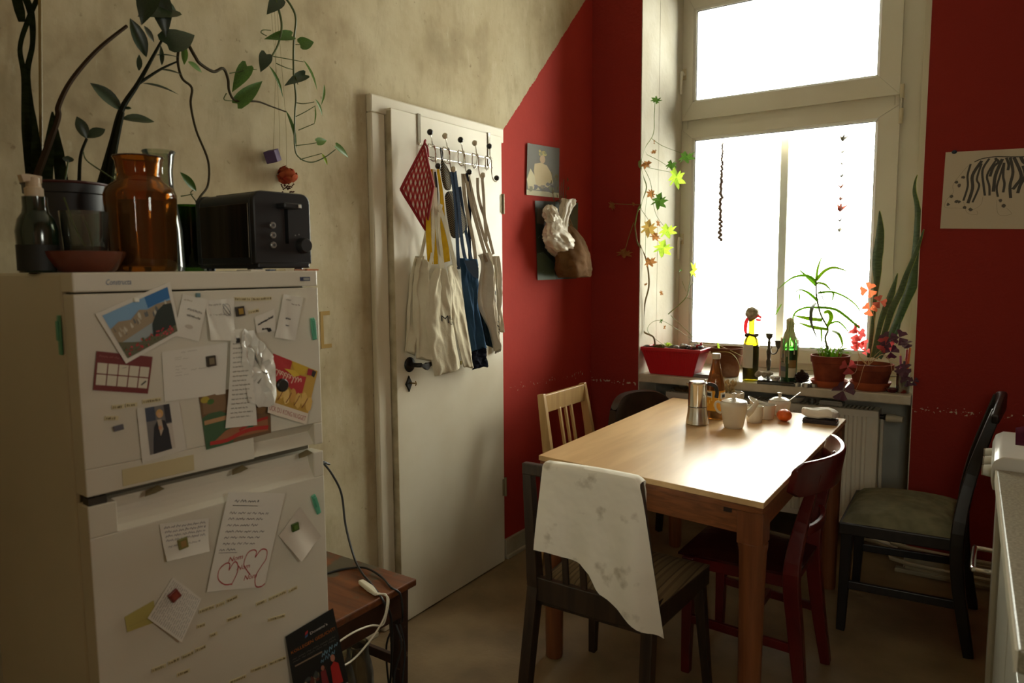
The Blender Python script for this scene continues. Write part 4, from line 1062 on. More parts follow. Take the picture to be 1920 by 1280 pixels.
b = B(); b.tube([(.049*cos(a),.049*sin(a),.241) for a in [2*pi*k/24 for k in range(25)]], .0018, 6, n=1, cap=False); mk('ground_rim', b, mat('amber_rim', (60,32,14), .2, coat=.5), aj, smooth=True)
# clear lab vase behind, small glass, dark green jar
clear = thin_glass('clear_glass', (232,236,226), 1.6, .03)
vz = thing('glass_vase', 'tall clear glass carafe with flared rim behind the amber jar', 'vase', (.25,-2.69,FZ))
b = B(); b.lathe([(.044,0),(.046,.01),(.044,.10),(.030,.20),(.029,.24),(.034,.278),(.038,.287),(.037,.289),(.032,.278),(.0275,.24),(.0285,.20),(.042,.10),(.043,.012),(.0001,.01)], seg=32, caps=False); mk('vessel', b, clear, vz, smooth=True)
sg = thing('small_glass', 'small clear glass bottle peeping between plant pot and amber jar', 'bottle', (.20,-2.77,FZ))
b = B(); b.lathe([(.022,0),(.024,.01),(.024,.17),(.014,.20),(.013,.228),(.018,.233),(.017,.235),(.011,.228),(.012,.20),(.022,.17),(.022,.012),(.0001,.01)], seg=24, caps=False); mk('vessel', b, clear, sg, smooth=True)
gj = thing('glass_jar', 'dark green glass jar rooting a vine between amber jar and toaster', 'jar', (0.24,-2.6089,1.4115)[:2]+(FZ,))
b = B(); b.lathe([(.034,0),(.037,.008),(.037,.150),(.035,.160),(.037,.166),(.034,.166),(.033,.158),(.034,.15),(.034,.01),(.0001,.008)], seg=28, caps=False); mk('vessel', b, thin_glass('bottle_green', (120,160,96), .8, .03), gj, smooth=True)
b = B(); b.lathe([(.0001,.008),(.033,.010),(.0335,.125),(.0001,.125)], seg=24, caps=False); mk('water', b, mat('murky_water', (12,18,10), .2), gj, smooth=True)
# spray bottle
sp_ = thing('spray_bottle', 'dark green bottle with cream trigger pump at the end of the fridge top', 'bottle', (.43,-3.045,FZ))
b = B(); b.lathe([(.032,0),(.035,.006),(.035,.058),(.036,.078),(.031,.100),(.023,.112),(.021,.122),(.021,.142),(.0001,.142)], seg=28, caps=False); mk('bottle', b, mat('green_glass_dark', (10,34,22), .12, coat=.6), sp_, smooth=True)
b = B(); b.lathe([(.0355,.004),(.0358,.004),(.0358,.052),(.0355,.052)], seg=28, caps=False); mk('label', b, solid((16,18,14)), sp_, smooth=True)
b = B(); b.lathe([(.016,.140),(.016,.158),(.013,.160),(.012,.178),(.0001,.178)], seg=16, caps=False); b.sweep([(.0,.012,.174),(.0,-.012,.176),(.0,-.022,.174)], .018, .014); mk('pump', b, mat('cream_plastic', (196,178,150), .4), sp_, smooth=True, bevel=.002)
# terracotta dish with tumbler
dh = thing('terracotta_bowl', 'shallow glazed terracotta bowl standing under the water tumbler', 'bowl', (.455,-2.975,FZ))
b = B(); b.lathe([(.050,0),(.056,.004),(.072,.030),(.075,.040),(.071,.041),(.066,.032),(.05,.010),(.0001,.009)], seg=40, caps=False); b.lathe([(.05,0),(.0001,0)], seg=40, caps=False); mk('bowl', b, mat('glazed_terracotta', (112,54,36), .25, c2=(96,44,32), scale=12, coat=.4), dh, smooth=True)
tm = thing('tumbler', 'clear glass tumbler with cuttings in water standing in the terracotta bowl', 'glass', (.455,-2.970,FZ+.0098))
b = B(); b.lathe([(.034,0),(.036,.004),(.043,.108),(.0415,.108),(.0345,.008),(.0001,.007)], seg=28, caps=False); mk('vessel', b, clear, tm, smooth=True)
b = B(); b.lathe([(.0001,.008),(.034,.0085),(.036,.040),(.0001,.040)], seg=24, caps=False); mk('water', b, thin_glass('still_water', (170,150,120), .6, .25), tm, smooth=True)
b = B(); b.tube([(.0,.01,.02),(-.01,-.01,.07),(-.02,-.025,.135)], .0015, 6); b.tube([(.005,.012,.02),(.0,.008,.07),(-.005,.0,.10)], .002, 6); mk('stem', b, stem_green, tm, smooth=True)

# ---------------------------------------------------------------- leaves
def leaf_unit(kind):
    """unit leaf: base at origin, tip along +Y, normal +Z"""
    b = B()
    prof = {'heart':[(0,.0),(.0,.26),(.06,.44),(.18,.52),(.35,.50),(.55,.40),(.75,.24),(.9,.10),(1,.0)],
            'oval':[(0,.02),(.08,.16),(.22,.36),(.4,.48),(.55,.5),(.7,.43),(.85,.26),(.95,.1),(1,0)],
            'lance':[(0,.05),(.1,.25),(.25,.42),(.45,.5),(.65,.42),(.82,.24),(.94,.09),(1,0)]}[kind]
    vs = []; fs = []
    for i, (t, w) in enumerate(prof):
        y = t-.05*(1-abs(2*min(t,.5)-0))*0
        z = -.16*t*t+.06*t
        vs += [(-w, y-(.10 if kind=='heart' and i in (1,2) else 0), z+.10*w), (-w*.5, y, z+.03*w), (0,y,z), (w*.5, y, z+.03*w), (w, y-(.10 if kind=='heart' and i in (1,2) else 0), z+.10*w)]
        if i: o = 5*(i-1); fs += [(o+k,o+k+1,o+5+k+1,o+5+k) for k in range(4)]
    b.add(vs, fs)
    me = bpy.data.meshes.new('leaf_'+kind); me.from_pydata(b.v, [], b.f); me.polygons.foreach_set('use_smooth', [True]*len(me.polygons))
    return me
LM = {}
def leaf(parent, kind, base_p, tip_p, w, m, up=(1,-.3,.3), name='leaf', curl=1.0):
    key = (kind, m.name)
    if key not in LM:
        me = leaf_unit(kind) if kind in ('heart','oval','lance') else lobed_unit()
        me.materials.append(m); LM[key] = me
    a, t = V(base_p), V(tip_p); d = t-a; L_ = d.length; y = d/L_
    u = V(up); z = (u-y*u.dot(y)).normalized(); x = y.cross(z)
    M_ = Matrix((x*w, y*L_, z*L_*curl)).transposed().to_4x4(); M_.translation = a-base(parent)
    o = bpy.data.objects.new(name, LM[key]); COL.objects.link(o); o.parent = parent; o.matrix_local = M_
    return o
def lobed_unit():
    b = B(); n = 7; out = []
    for k in range(n):
        a = -2.5+5.0*k/(n-1); R1 = 1.0-.30*abs(k-3)/3
        for da, rr in ((-.24,.50),(-.13,.80),(-.05,.88),(0,1.0),(.06,.86),(.15,.78)):
            out.append((a+da, R1*rr*.5))
    vs = [(0,.42,0)]+[(sin(a)*r*2*.5, .42+cos(a)*r, .10*sin(3*a)-.10*r) for a, r in out]+[(0,.0,0)]
    m_ = len(out)
    fs = [(0,i,i+1) for i in range(1,m_)]+[(0,m_,m_+1),(0,m_+1,1)]
    b.add(vs, fs)
    me = bpy.data.meshes.new('leaf_lobed'); me.from_pydata(b.v, [], b.f)
    return me
# black pot with ZZ plant and sansevieria
zp = thing('potted_plant', 'black pot of long-stemmed glossy leaved plant with tall dark sword leaves on the fridge', 'plant', (.21,-2.885,FZ))
b = B(); b.lathe([(.062,0),(.066,.004),(.080,.170),(.084,.172),(.085,.196),(.080,.197),(.077,.172),(.0001,.168)], seg=36, caps=False); b.lathe([(.062,0),(.0001,0)], seg=36, caps=False); mk('pot', b, mat('pot_anthracite', (34,31,31), .5), zp, smooth=True)
b = B(); b.tube([(.085*cos(a),.085*sin(a),.193) for a in [2*pi*k/36 for k in range(37)]], .003, 6, n=1, cap=False); mk('pot_rim', b, mat('pot_rim_red', (70,22,20), .45), zp, smooth=True)
b = B(); b.lathe([(.0001,.185),(.078,.182)], seg=24, caps=False); mk('soil', b, soil, zp)
def stem(parent, pts, r, m=None, name='stem', seg=7):
    b = B(); b.tube(pts, r, seg, n=6); return mw(name, b, m or stem_green, parent, smooth=True)
dkstem = mat('stem_dark', (26,28,14), .85, spec=.15)
XP = .21
stem(zp, [(.20,-2.945,1.60),(0.2,-2.8919,1.7363),(0.2,-2.8862,1.77),(0.2,-2.8551,1.8322),(0.2,-2.7937,1.9123),(0.2,-2.7221,1.9838)], [.008,.006,.005,.004], mat('stem_bronze', (52,38,22), .85, spec=.15))
stem(zp, [(0.2,-2.8058,1.6024),(0.2,-2.7721,1.7057),(0.2,-2.7458,1.7871),(0.2,-2.7009,1.8585),(0.2,-2.6373,1.9699)], [.010,.008,.006,.003], dkstem)
stem(zp, [(0.22,-2.7986,1.6017),(0.22,-2.7781,1.693),(0.21,-2.7501,1.7777)], [.009,.007,.005], dkstem)
stem(zp, [(0.2,-2.7011,1.8559),(0.21,-2.65,1.8983),(0.22,-2.6123,1.9232)], [.004,.002], dkstem)
stem(zp, [(0.24,-2.8726,1.5986),(0.24,-2.8654,1.6608),(0.24,-2.85,1.7006)], [.004,.003], dkstem)
stem(zp, [(0.26,-2.7964,1.6089),(0.26,-2.8314,1.6297),(0.26,-2.8628,1.6499),(0.26,-2.8685,1.6679)], [.002,.0012])
stem(zp, [(0.24,-2.9014,1.6053),(0.24,-2.8939,1.6387),(0.24,-2.8926,1.6458)], [.002,.0015])
for kind, a, t, w, up in (('oval',(0.2,-2.7445,1.7839),(0.2,-2.8104,1.8374),.036,(.8,-.4,.5)),('oval',(0.2,-2.7482,1.7642),(0.21,-2.6704,1.7756),.034,(.7,-.3,.7)),('oval',(0.24,-2.85,1.7006),(0.24,-2.8672,1.7468),.026,(1,-.3,.1)),('oval',(0.24,-2.8499,1.7025),(0.25,-2.8136,1.7286),.026,(.8,-.4,.5)),
                       ('lance',(0.2,-2.6903,1.8581),(0.22,-2.6088,1.852),.016,(.5,-.2,1)),('lance',(0.2,-2.6441,1.9001),(0.22,-2.5946,1.8992),.016,(.5,-.2,1)),('lance',(0.2,-2.6992,1.8867),(0.2,-2.6947,1.9266),.014,(1,-.2,.1)),('lance',(0.2,-2.6401,1.9124),(0.2,-2.6383,1.9614),.012,(1,-.2,.1)),
                       ('oval',(0.2,-2.7389,1.7908),(0.21,-2.7281,1.7925),.012,(.7,-.3,.7)),('oval',(0.24,-2.8927,1.6435),(0.24,-2.8917,1.6585),.022,(1,-.3,.1)),
                       ('lance',(0.2,-2.6533,1.9326),(0.21,-2.5964,1.9441),.012,(.3,-.2,1))):
    leaf(zp, kind, a, t, w, dark_green, up)
def blade(parent, pts, w, m, side=(.55,.83,0), name='blade', n=6, cup=.12):
    b = B(); b.ribbon(pts, w, side, n, cup); return mw(name, b, m, parent, smooth=True, solid_=.0022, ang=40)
sans = mat('sword_leaf_dark', (26,32,16), .8, c2=(38,46,24), scale=40, stretch=(1,1,3))
blade(zp, [(0.12,-2.9216,1.6025),(0.12,-2.9224,1.7218),(0.12,-2.9174,1.8359),(0.12,-2.9217,1.9002),(0.12,-2.9009,1.9659),(0.12,-2.8759,2.0242)], [.014,.016,.012,.009,.010,.010], sans)
blade(zp, [(0.12,-2.9064,1.6039),(0.12,-2.9083,1.724),(0.12,-2.9114,1.8418),(0.12,-2.8955,1.9159),(0.12,-2.8946,1.9815),(0.12,-2.9116,2.0321)], [.014,.018,.012,.010,.014,.016], sans)
blade(zp, [(0.2,-2.9283,1.5963),(0.2,-2.914,1.6678),(0.2,-2.9004,1.7559)], [.034,.022,.001], sans); blade(zp, [(0.2,-2.8905,1.5997),(0.2,-2.8936,1.6704),(0.2,-2.8986,1.7562)], [.026,.022,.001], sans); blade(zp, [(0.16,-2.9234,1.5995),(0.16,-2.9207,1.6802),(0.16,-2.9195,1.7646)], [.026,.020,.001], sans)
b = B(); b.tube([(0.14,-2.9072,1.5976),(0.14,-2.8935,1.819),(0.14,-2.8808,2.0372)], .0042, 8); mw('support_cane', b, mat('bamboo_cane', (128,110,56), .5), zp, smooth=True)
blade(zp, [(0.12,-2.9144,1.9576),(0.12,-2.9172,1.9799),(0.12,-2.9233,2.0149)], [.012,.02,.02], sans)

# trailing vine along the wall, rooted in the green jar
vn = thing('trailing_vine', 'long trailing heart-leaved vine climbing the bare plaster wall above the toaster', 'plant', (.10,-2.3,1.9))
vs_ = mat('vine_stem', (66,76,34), .8, spec=.2); vb = mat('vine_stem_old', (54,46,26), .85, spec=.2)
XV = .07
stem(vn, [(0.08,-2.1689,2.2465),(0.08,-2.1335,2.2183),(0.08,-2.1185,2.1836),(0.07,-2.122,2.1126),(0.07,-2.1262,2.0195),(0.07,-2.1211,1.9476),(0.07,-2.1278,1.8931),(0.06,-2.1242,1.794),(0.06,-2.1042,1.7626),(0.06,-2.0559,1.7558),(0.07,-2.009,1.7766),(0.08,-1.9717,1.805)], [.0038,.0032,.0028,.0022,.0016])
stem(vn, [(0.08,-2.2012,2.2369),(0.08,-2.1832,2.1979),(0.08,-2.1735,2.1496),(0.08,-2.1881,2.0948),(0.08,-2.214,2.0517)], [.004,.0028])
stem(vn, [(0.14,-2.5253,1.9969),(0.14,-2.5093,1.9729),(0.13,-2.4879,1.9597),(0.12,-2.4428,1.951),(0.11,-2.4049,1.9689),(0.1,-2.3841,1.9458),(0.1,-2.3816,1.9134),(0.09,-2.3531,1.8929),(0.08,-2.2753,1.9065),(0.07,-2.2174,1.904),(0.06,-2.1547,1.8998)], [.0045,.0045,.004,.003,.002], vb)
stem(vn, [(0.16,-2.5647,1.9894),(0.16,-2.572,1.9445),(0.17,-2.5686,1.9003),(0.17,-2.5425,1.881),(0.17,-2.5479,1.8387),(0.19,-2.549,1.7701),(0.2,-2.5254,1.6944),(0.22,-2.542,1.6298),(0.24,-2.5783,1.5951),(0.24,-2.5913,1.5778)], [.0035,.003,.0028], vb)
for pts in ([(0.1,-2.3776,1.9632),(0.09,-2.3195,1.985),(0.08,-2.2706,2.0001)], [(0.08,-2.2085,2.0517),(0.08,-2.1534,2.0566),(0.08,-2.0943,2.0613)], [(0.08,-2.1991,2.0334),(0.08,-2.1629,2.0285),(0.07,-2.1299,2.032)], [(0.07,-2.1237,2.0201),(0.08,-2.119,1.9865)],
            [(0.07,-2.1243,1.9324),(0.08,-2.1002,1.9314),(0.09,-2.0645,1.9419)], [(0.07,-2.1238,1.8885),(0.08,-2.0926,1.9079),(0.08,-2.0518,1.9332)], [(0.07,-2.1146,1.8483),(0.08,-2.0588,1.8761)], [(0.06,-2.124,1.7995),(0.06,-2.0713,1.8113),(0.06,-2.0332,1.8213)], [(0.06,-2.1043,1.7592),(0.06,-2.0551,1.7754),(0.06,-2.0135,1.7889)],
            [(0.07,-2.1136,2.1114),(0.07,-2.0921,2.1166)], [(0.08,-2.2309,2.1064),(0.08,-2.2499,2.111),(0.08,-2.2418,2.1205),(0.08,-2.2143,2.1263)], [(0.1,-2.3911,1.9056),(0.1,-2.399,1.8862),(0.09,-2.3531,1.8929)], [(0.24,-2.5912,1.5806),(0.24,-2.6049,1.6012),(0.24,-2.5894,1.6133)], [(0.24,-2.6317,1.591),(0.24,-2.5991,1.5989)]):
    stem(vn, pts, [.0016,.0012], vs_, 'petiole', 5)
D_, G_, Y_ = dark_green, leaf_green, mat('leaf_fresh', (84,118,48), .42, c2=(98,132,56), scale=18, translucent=.3)
for kind, a, t, w, m_, up in (
    ('heart',(0.08,-2.1778,2.228),(0.09,-2.2315,2.17),.042,D_,(1,-.4,.2)), ('heart',(0.08,-2.1376,2.1298),(0.08,-2.235,2.101),.034,G_,(1,-.4,.3)), ('heart',(0.07,-2.0964,2.1155),(0.08,-2.0456,2.1362),.040,G_,(1,-.4,.2)),
    ('heart',(0.09,-2.2413,2.0488),(0.1,-2.2707,1.992),.038,D_,(1,-.4,.2)), ('lance',(0.08,-2.0941,2.066),(0.07,-2.0209,1.9903),.014,Y_,(.9,.3,.3)), ('heart',(0.07,-2.0806,2.0258),(0.08,-2.1669,1.9782),.032,D_,(1,-.4,.3)),
    ('lance',(0.08,-2.2258,2.0193),(0.08,-2.1688,1.9394),.017,G_,(1,.3,.3)), ('heart',(0.09,-2.3115,1.9989),(0.1,-2.3695,1.9169),.040,G_,(1,-.4,.2)), ('heart',(0.09,-2.3499,1.8855),(0.1,-2.2619,1.9702),.040,G_,(1,-.4,.1)),
    ('lance',(0.08,-2.0125,2.0077),(0.08,-2.0218,1.9392),.013,Y_,(1,.2,.1)), ('lance',(0.08,-2.0509,1.9538),(0.07,-2.008,1.9082),.014,Y_,(1,.2,.1)), ('lance',(0.08,-2.0545,1.9328),(0.07,-2.0449,1.8746),.007,Y_,(1,.2,.1)),
    ('lance',(0.06,-2.1545,1.9032),(0.06,-2.1062,1.7951),.016,G_,(1,.2,.1)), ('heart',(0.06,-2.0331,1.8227),(0.06,-1.9864,1.8369),.026,Y_,(1,-.3,.2)), ('heart',(0.08,-1.9692,1.8181),(0.08,-1.9073,1.7864),.023,Y_,(1,-.3,.2)), ('lance',(0.06,-2.0127,1.7876),(0.06,-1.988,1.7537),.012,leaf_light,(1,-.3,.2)),
    ('oval',(0.16,-2.5515,1.9899),(0.17,-2.5594,1.9376),.017,Y_,(1,-.3,.2)), ('lance',(0.15,-2.5365,1.9513),(0.15,-2.4945,1.9343),.018,Y_,(1,-.3,.4)), ('oval',(0.24,-2.5897,1.6067),(0.25,-2.6329,1.6486),.020,G_,(1,-.3,.2)),
    ('oval',(0.2,-2.7132,2.0035),(0.2,-2.6745,1.9242),.034,D_,(1,-.3,.2)), ('heart',(0.18,-2.5947,2.0629),(0.2,-2.6912,2.022),.066,D_,(.8,-.4,.5)), ('heart',(0.17,-2.6053,1.9751),(0.17,-2.5241,2.0248),.066,D_,(.9,-.4,.4)), ('heart',(0.18,-2.6274,2.0847),(0.18,-2.6103,1.9906),.050,D_,(1,-.4,.2)), ('oval',(0.18,-2.6201,2.0662),(0.18,-2.5775,2.0598),.03,D_,(1,-.4,.2)), ('lance',(0.19,-2.6737,1.9983),(0.19,-2.6484,1.9664),.014,mat('leaf_shaded', (62,66,40), .5),(1,-.3,.2)),  # the small last leaf here is dull olive
    ('heart',(0.2,-2.661,2.0808),(0.2,-2.6846,1.9987),.05,D_,(1,-.4,.2))):
    leaf(vn, kind, a, t, w, m_, up)
# threads with a paper cube and a dried rose
thr = mat('cotton_thread', (150,138,104), .8)
pc = thing('paper_cube', 'small purple folded paper cube hanging on a thread by the vine', 'ornament', (.028,-2.186,1.762))
b = B(); s_ = .0185
q = [V(p) for p in ((-1,-1,-1),(1,-1,-1),(1,1,-1),(-1,1,-1),(-1,-1,1),(1,-1,1),(1,1,1),(-1,1,1))]
rm_ = Matrix.Rotation(.35,3,'X') @ Matrix.Rotation(.5,3,'Z')
b.add([rm_ @ (p*s_) for p in q], [(3,2,1,0),(4,5,6,7),(0,1,5,4),(1,2,6,5),(2,3,7,6),(3,0,4,7)]); mk('cube', b, mat('purple_paper', (74,54,88), .7), pc, bevel=.002)
b = B(); b.tube([(0,.004,.02),(0,.016,.16),(0,.03,.36),(-.02,.04,.62)], .0007, 5); mk('thread', b, thr, pc)
dr = thing('dried_rose', 'dried red rose hanging upside down against the plaster above the toaster', 'flower', (.030,-2.135,1.706))
rose = mat('dried_petal', (132,44,32), .8, c2=(160,84,48), scale=40)
rr = random.Random(11)
for i in range(26):
    a = i*2.4; lat = -1.1+2.3*(i/25); R0 = .023+.003*(i%3)
    def pf(u, v):
        aa = a+(u-.5)*1.0; la = lat+(v-.5)*1.0*(1-.4*(2*u-1)**2)
        rr_ = R0*(1+.16*v)+rr.uniform(-.0012,.0012)
        return (rr_*cos(la)*cos(aa), rr_*cos(la)*sin(aa), rr_*sin(la)*.95)
    b = B(); b.grid(5,4,pf)
    mk('petal', b, rose, dr, smooth=True, solid_=.0008)
b = B()
for i in range(40): b.ell((rr.uniform(-.014,.014),rr.uniform(-.016,.016),rr.uniform(-.052,-.016)), (.0028,.0028,.0028), 5, 4)
o = mk('seed_heads', b, mat('dried_seeds', (70,40,34), .9), dr); o['kind'] = 'stuff'
b = B(); b.tube([(0,0,.02),(0,.003,.2),(-.02,.0,.55)], .0007, 5); b.tube([(0,-.024,.05),(0,-.022,.25),(-.02,-.02,.5)], .0006, 5); mk('thread', b, thr, dr)
# yellow masking tape bracket on the wall
b = B(); y0, y1, z0, z1 = -1.992, -1.949, 1.133, 1.262
b.box(0,.0012,y0,y0+.013,z0,z1); b.box(0,.0013,y0,y1,z1-.014,z1); b.box(0,.0013,y0,y1+.004,z0,z0+.014)
tag(mk('masking_tape', b, mat('ochre_tape', (164,132,58), .7)), 'bracket of ochre masking tape stuck on the bare plaster wall', 'tape')

# ================================================================ STOOL, CABLES, BOTTLES BY THE FRIDGE
sw = wood('stool_wood', (78,40,18), (112,62,28), .45, 0, 3)
m = MATS['stool_wood']; N, L = m.node_tree.nodes, m.node_tree.links
nz = N.new('ShaderNodeTexNoise'); nz.inputs['Scale'].default_value = 9; nz.inputs['Detail'].default_value = 6
tc = N.new('ShaderNodeTexCoord'); L.new(tc.outputs['Object'], nz.inputs[0]); r_ = N.new('ShaderNodeValToRGB'); r_.color_ramp.elements[0].position = .54; r_.color_ramp.elements[1].position = .60
L.new(nz.outputs[0], r_.inputs[0]); mx = N.new('ShaderNodeMix'); mx.data_type = 'RGBA'; P = N['Principled BSDF']; old = P.inputs['Base Color'].links[0].from_socket
L.new(r_.outputs[0], mx.inputs[0]); L.new(old, mx.inputs[6]); mx.inputs[7].default_value = (*lin((74,66,50)),1); L.new(mx.outputs[2], P.inputs['Base Color'])
st = thing('side_table', 'low worn reddish wooden side table with peeling varnish behind the fridge', 'table', (.30,-2.30,0))
b = B(); b.box(.085,.505,-2.52,-2.085,.438,.460); mw('table_top', b, sw, st, bevel=.004)
for (x0,x1,y0,y1) in ((.115,.475,-2.122,-2.102),(.468,.486,-2.50,-2.11),(.10,.118,-2.50,-2.11),(.115,.475,-2.505,-2.487)):
    b = B(); b.box(x0,x1,y0,y1,.352,.438); mw('apron', b, mat('stool_dark', (48,26,14), .5, c2=(64,36,18), scale=20), st, bevel=.002)
chip = mat('stool_leg_paint', (44,24,14), .5, c2=(150,130,100), scale=45, contrast=(.62,.72))
for x, y in ((.463,-2.125),(.463,-2.485),(.12,-2.125),(.12,-2.485)):
    b = B(); b.beam((x,y,0),(x,y,.437),.032,.032,(0,1,0),.046,.046); mw('leg', b, chip, st, bevel=.003)
b = B(); b.beam((.12,-2.125,.20),(.463,-2.125,.20),.016,.03); mw('stretcher', b, mat('stool_dark'), st, bevel=.002)
cab_b = mat('cable_black', (18,17,16), .5); cab_w = mat('cable_white', (206,198,176), .4)
b = B(); b.tube([(.03,-2.66,1.04),(.06,-2.60,1.05),(0.11,-2.1125,0.7813),(0.12,-2.1036,0.77),(0.14,-2.0863,0.7328),(0.16,-2.0654,0.6635),(0.19,-2.0784,0.5634),(0.26,-2.1102,0.4804),(0.3472,-2.1624,0.47),(0.4157,-2.1938,0.466),(0.4881,-2.2314,0.464),(.513,-2.235,.445),(.516,-2.21,.38),(.48,-2.18,.2),(.44,-2.16,.06)], .0036, 8)
tag(mk('power_cable', b, cab_b, smooth=True), 'black power cable hanging from the fridge down over the low side table', 'cable')
b = B(); b.tube([(.16,-2.49,.464),(.24,-2.44,.4645),(0.2507,-2.2186,0.464),(0.2911,-2.1404,0.4645),(0.3435,-2.1313,0.47),(0.4168,-2.1451,0.465),(0.4883,-2.1804,0.464),(.512,-2.165,.44),(.512,-2.16,.36),(.43,-2.10,.30),(.36,-2.075,.2),(.35,-2.06,.06),(.36,-2.05,.008),(.47,-2.04,.006)], .0034, 8)
tag(mk('power_cable', b, cab_b, smooth=True), 'black cable lying across the low side table and looping under it', 'cable')
wc_ = thing('usb_cable', 'white charging cable with chunky plug trailing off the low side table', 'cable', (.45,-2.3,.46))
b = B(); b.sweep([(0.3925,-2.2108,0.47),(0.4512,-2.229,0.47),(0.4932,-2.2451,0.469)], [.016,.020,.010], [.013,.015,.009]); mw('plug', b, cab_w, wc_, smooth=True, bevel=.003)
b = B(); b.tube([(0.4856,-2.2417,0.469),(.500,-2.225,.463),(.516,-2.22,.45),(.52,-2.235,.41),(.518,-2.25,.385),(.52,-2.30,.405),(.53,-2.38,.42),(.535,-2.46,.415),(.535,-2.52,.40)], .0028, 8)
b.tube([(0.4932,-2.2451,0.469),(.505,-2.22,.462),(.519,-2.23,.44),(.521,-2.25,.40),(.522,-2.31,.36),(.53,-2.39,.342),(.535,-2.47,.36),(.54,-2.53,.385)], .0028, 8); mw('lead', b, cab_w, wc_, smooth=True)
dg = thin_glass('smoke_glass', (214,208,188), 1.2, .08)
def bottle(name, label, x, y, prof, m_, cap_m=None, cap=None, cat='bottle', z=0, seg=24):
    t = thing(name, label, cat, (x,y,z))
    b = B(); b.lathe(prof, seg=seg, caps=False); b.lathe([(prof[0][0],0),(.0001,0)], seg=seg, caps=False); mk('vessel', b, m_, t, smooth=True)
    if cap: b = B(); b.lathe(cap, seg=seg, caps=False); mk('cap', b, cap_m, t, smooth=True)
    return t
bottle('bottle', 'dark glass bottle with brown stopper on the floor behind the pizza flyer', *(0.3764,-2.268,0.322)[:2], [(.036,0),(.038,.01),(.038,.14),(.030,.18),(.015,.25),(.014,.305),(.0001,.305)], dg, mat('cork', (120,76,40), .8), [(.016,.30),(.016,.322),(.0001,.322)])
bottle('glass_jar', 'empty swing-neck glass bottle with wide ringed rim on the floor under the side table', *(0.3628,-2.2033,0.262)[:2], [(.044,0),(.047,.01),(.047,.17),(.042,.20),(.034,.225),(.033,.25),(.037,.256),(.037,.262),(.033,.262),(.030,.25),(.032,.225),(.044,.17),(.044,.012),(.0001,.01)], dg, cat='jar')
b = B(); b.box(.50,.62,-2.28,-2.17,0,.085); tag(mk('box', b, mat('dark_carton', (44,30,20), .7), bevel=.003, rotz=0), 'dark brown carton on the floor below the side table beside the jars', 'box')
b = B(); b.tube([(.57,-2.21,.09),(.58,-2.18,.10),(.575,-2.15,.07),(.53,-2.08,.01),(.50,-2.04,.006)], .003, 6); b.tube([(.56,-2.20,.09),(.535,-2.19,.18),(.53,-2.17,.27),(.512,-2.17,.352)], .003, 6); b.tube([(.56,-2.21,.09),(.525,-2.215,.2),(.535,-2.19,.30),(.514,-2.19,.36)], .003, 6); tag(mk('power_cable', b, cab_b, smooth=True), 'black cable looping up from the dark brown carton on the floor', 'cable')

# ================================================================ OVER-DOOR HOOK RACK
DM = Matrix.Translation(DL) @ Matrix.Rotation(DR, 4, 'Z')
def dthing(name, label, cat, group=None):
    return thing(name, label, cat, DL, DR, group)
hr = dthing('hook_rack', 'chrome over-door rack with black and white ball hooks hanging on the white door', 'rack')
def P3(t, x): return (x, t[1], t[2])
for a, e in (((0.004,0.1576,2.0004),(0.004,0.1571,1.8878)),((0.004,0.6344,2.0032),(0.004,0.6365,1.8501))):
    b = B(); b.box(.001,.004,a[1]-.009,a[1]+.009,e[2],2.003); b.box(-.040,.004,a[1]-.009,a[1]+.009,2.0005,2.004); b.box(-.040,-.037,a[1]-.009,a[1]+.009,1.97,2.004); mk('door_strap', b, chrome, hr, bevel=.001)
r1a, r1b = (0.018,0.1367,1.8851), (0.018,0.6266,1.8885); r2a, r2b = (0.018,0.1858,1.8435), (0.018,0.6289,1.8492)
for a, e in ((r1a,r1b),(r2a,r2b)):
    b = B(); b.tube([a, e], .003, 8, n=1); b.ell(a,(.005,.005,.005),8,6); b.ell(e,(.005,.005,.005),8,6)
    for f_ in (.06,.96): p = V(a).lerp(V(e),f_); b.tube([p,(.003,p.y,p.z)], .003, 6, n=1)
    mk('rail', b, chrome, hr, smooth=True)
ups = [(0.085,0.1222,1.92), (0.085,0.2144,1.9192), (0.085,0.3136,1.9185), (0.085,0.4109,1.9192), (0.085,0.5157,1.9207)]
dns = [(0.065,0.1921,1.8035), (0.065,0.2901,1.8022), (0.065,0.3974,1.8028), (0.065,0.4959,1.7996), (0.065,0.599,1.7984)]
kb, kw = mat('knob_black', (22,20,20), .25), mat('knob_ivory', (196,184,156), .35)
for i, (u_, d_) in enumerate(zip(ups, dns)):
    f_ = (.1,.29,.5,.7,.9)[i]
    t1 = V(r1a).lerp(V(r1b), f_); t2 = V(r2a).lerp(V(r2b), max(.02,f_-.02)); t3 = V(r1a).lerp(V(r1b), f_+.075)
    b = B(); b.tube([u_, (.045,t1.y,u_[2]-.035), (.024,t1.y,t1.z+.006), (.022,t1.y,t2.z-.006), (.026,t2.y+.012,t2.z-.012), (.024,t3.y-.002,t3.z), (.022,t3.y,t3.z+.006), (.026,t3.y+.003,t3.z-.01), (.026,t3.y+.003,d_[2]+.03), (.034,t3.y+.004,d_[2]-.004), (.048,t3.y+.006,d_[2]-.012), d_], .0024, 7, n=2)
    hk = mk('hook', b, chrome, hr, smooth=True)
    for p in (u_, d_):
        q = B(); q.ell(p, (.0118,.0118,.0118), 16, 10); mk('hook_ball', q, (kb if i%2 == 0 else kw), hk, smooth=True)

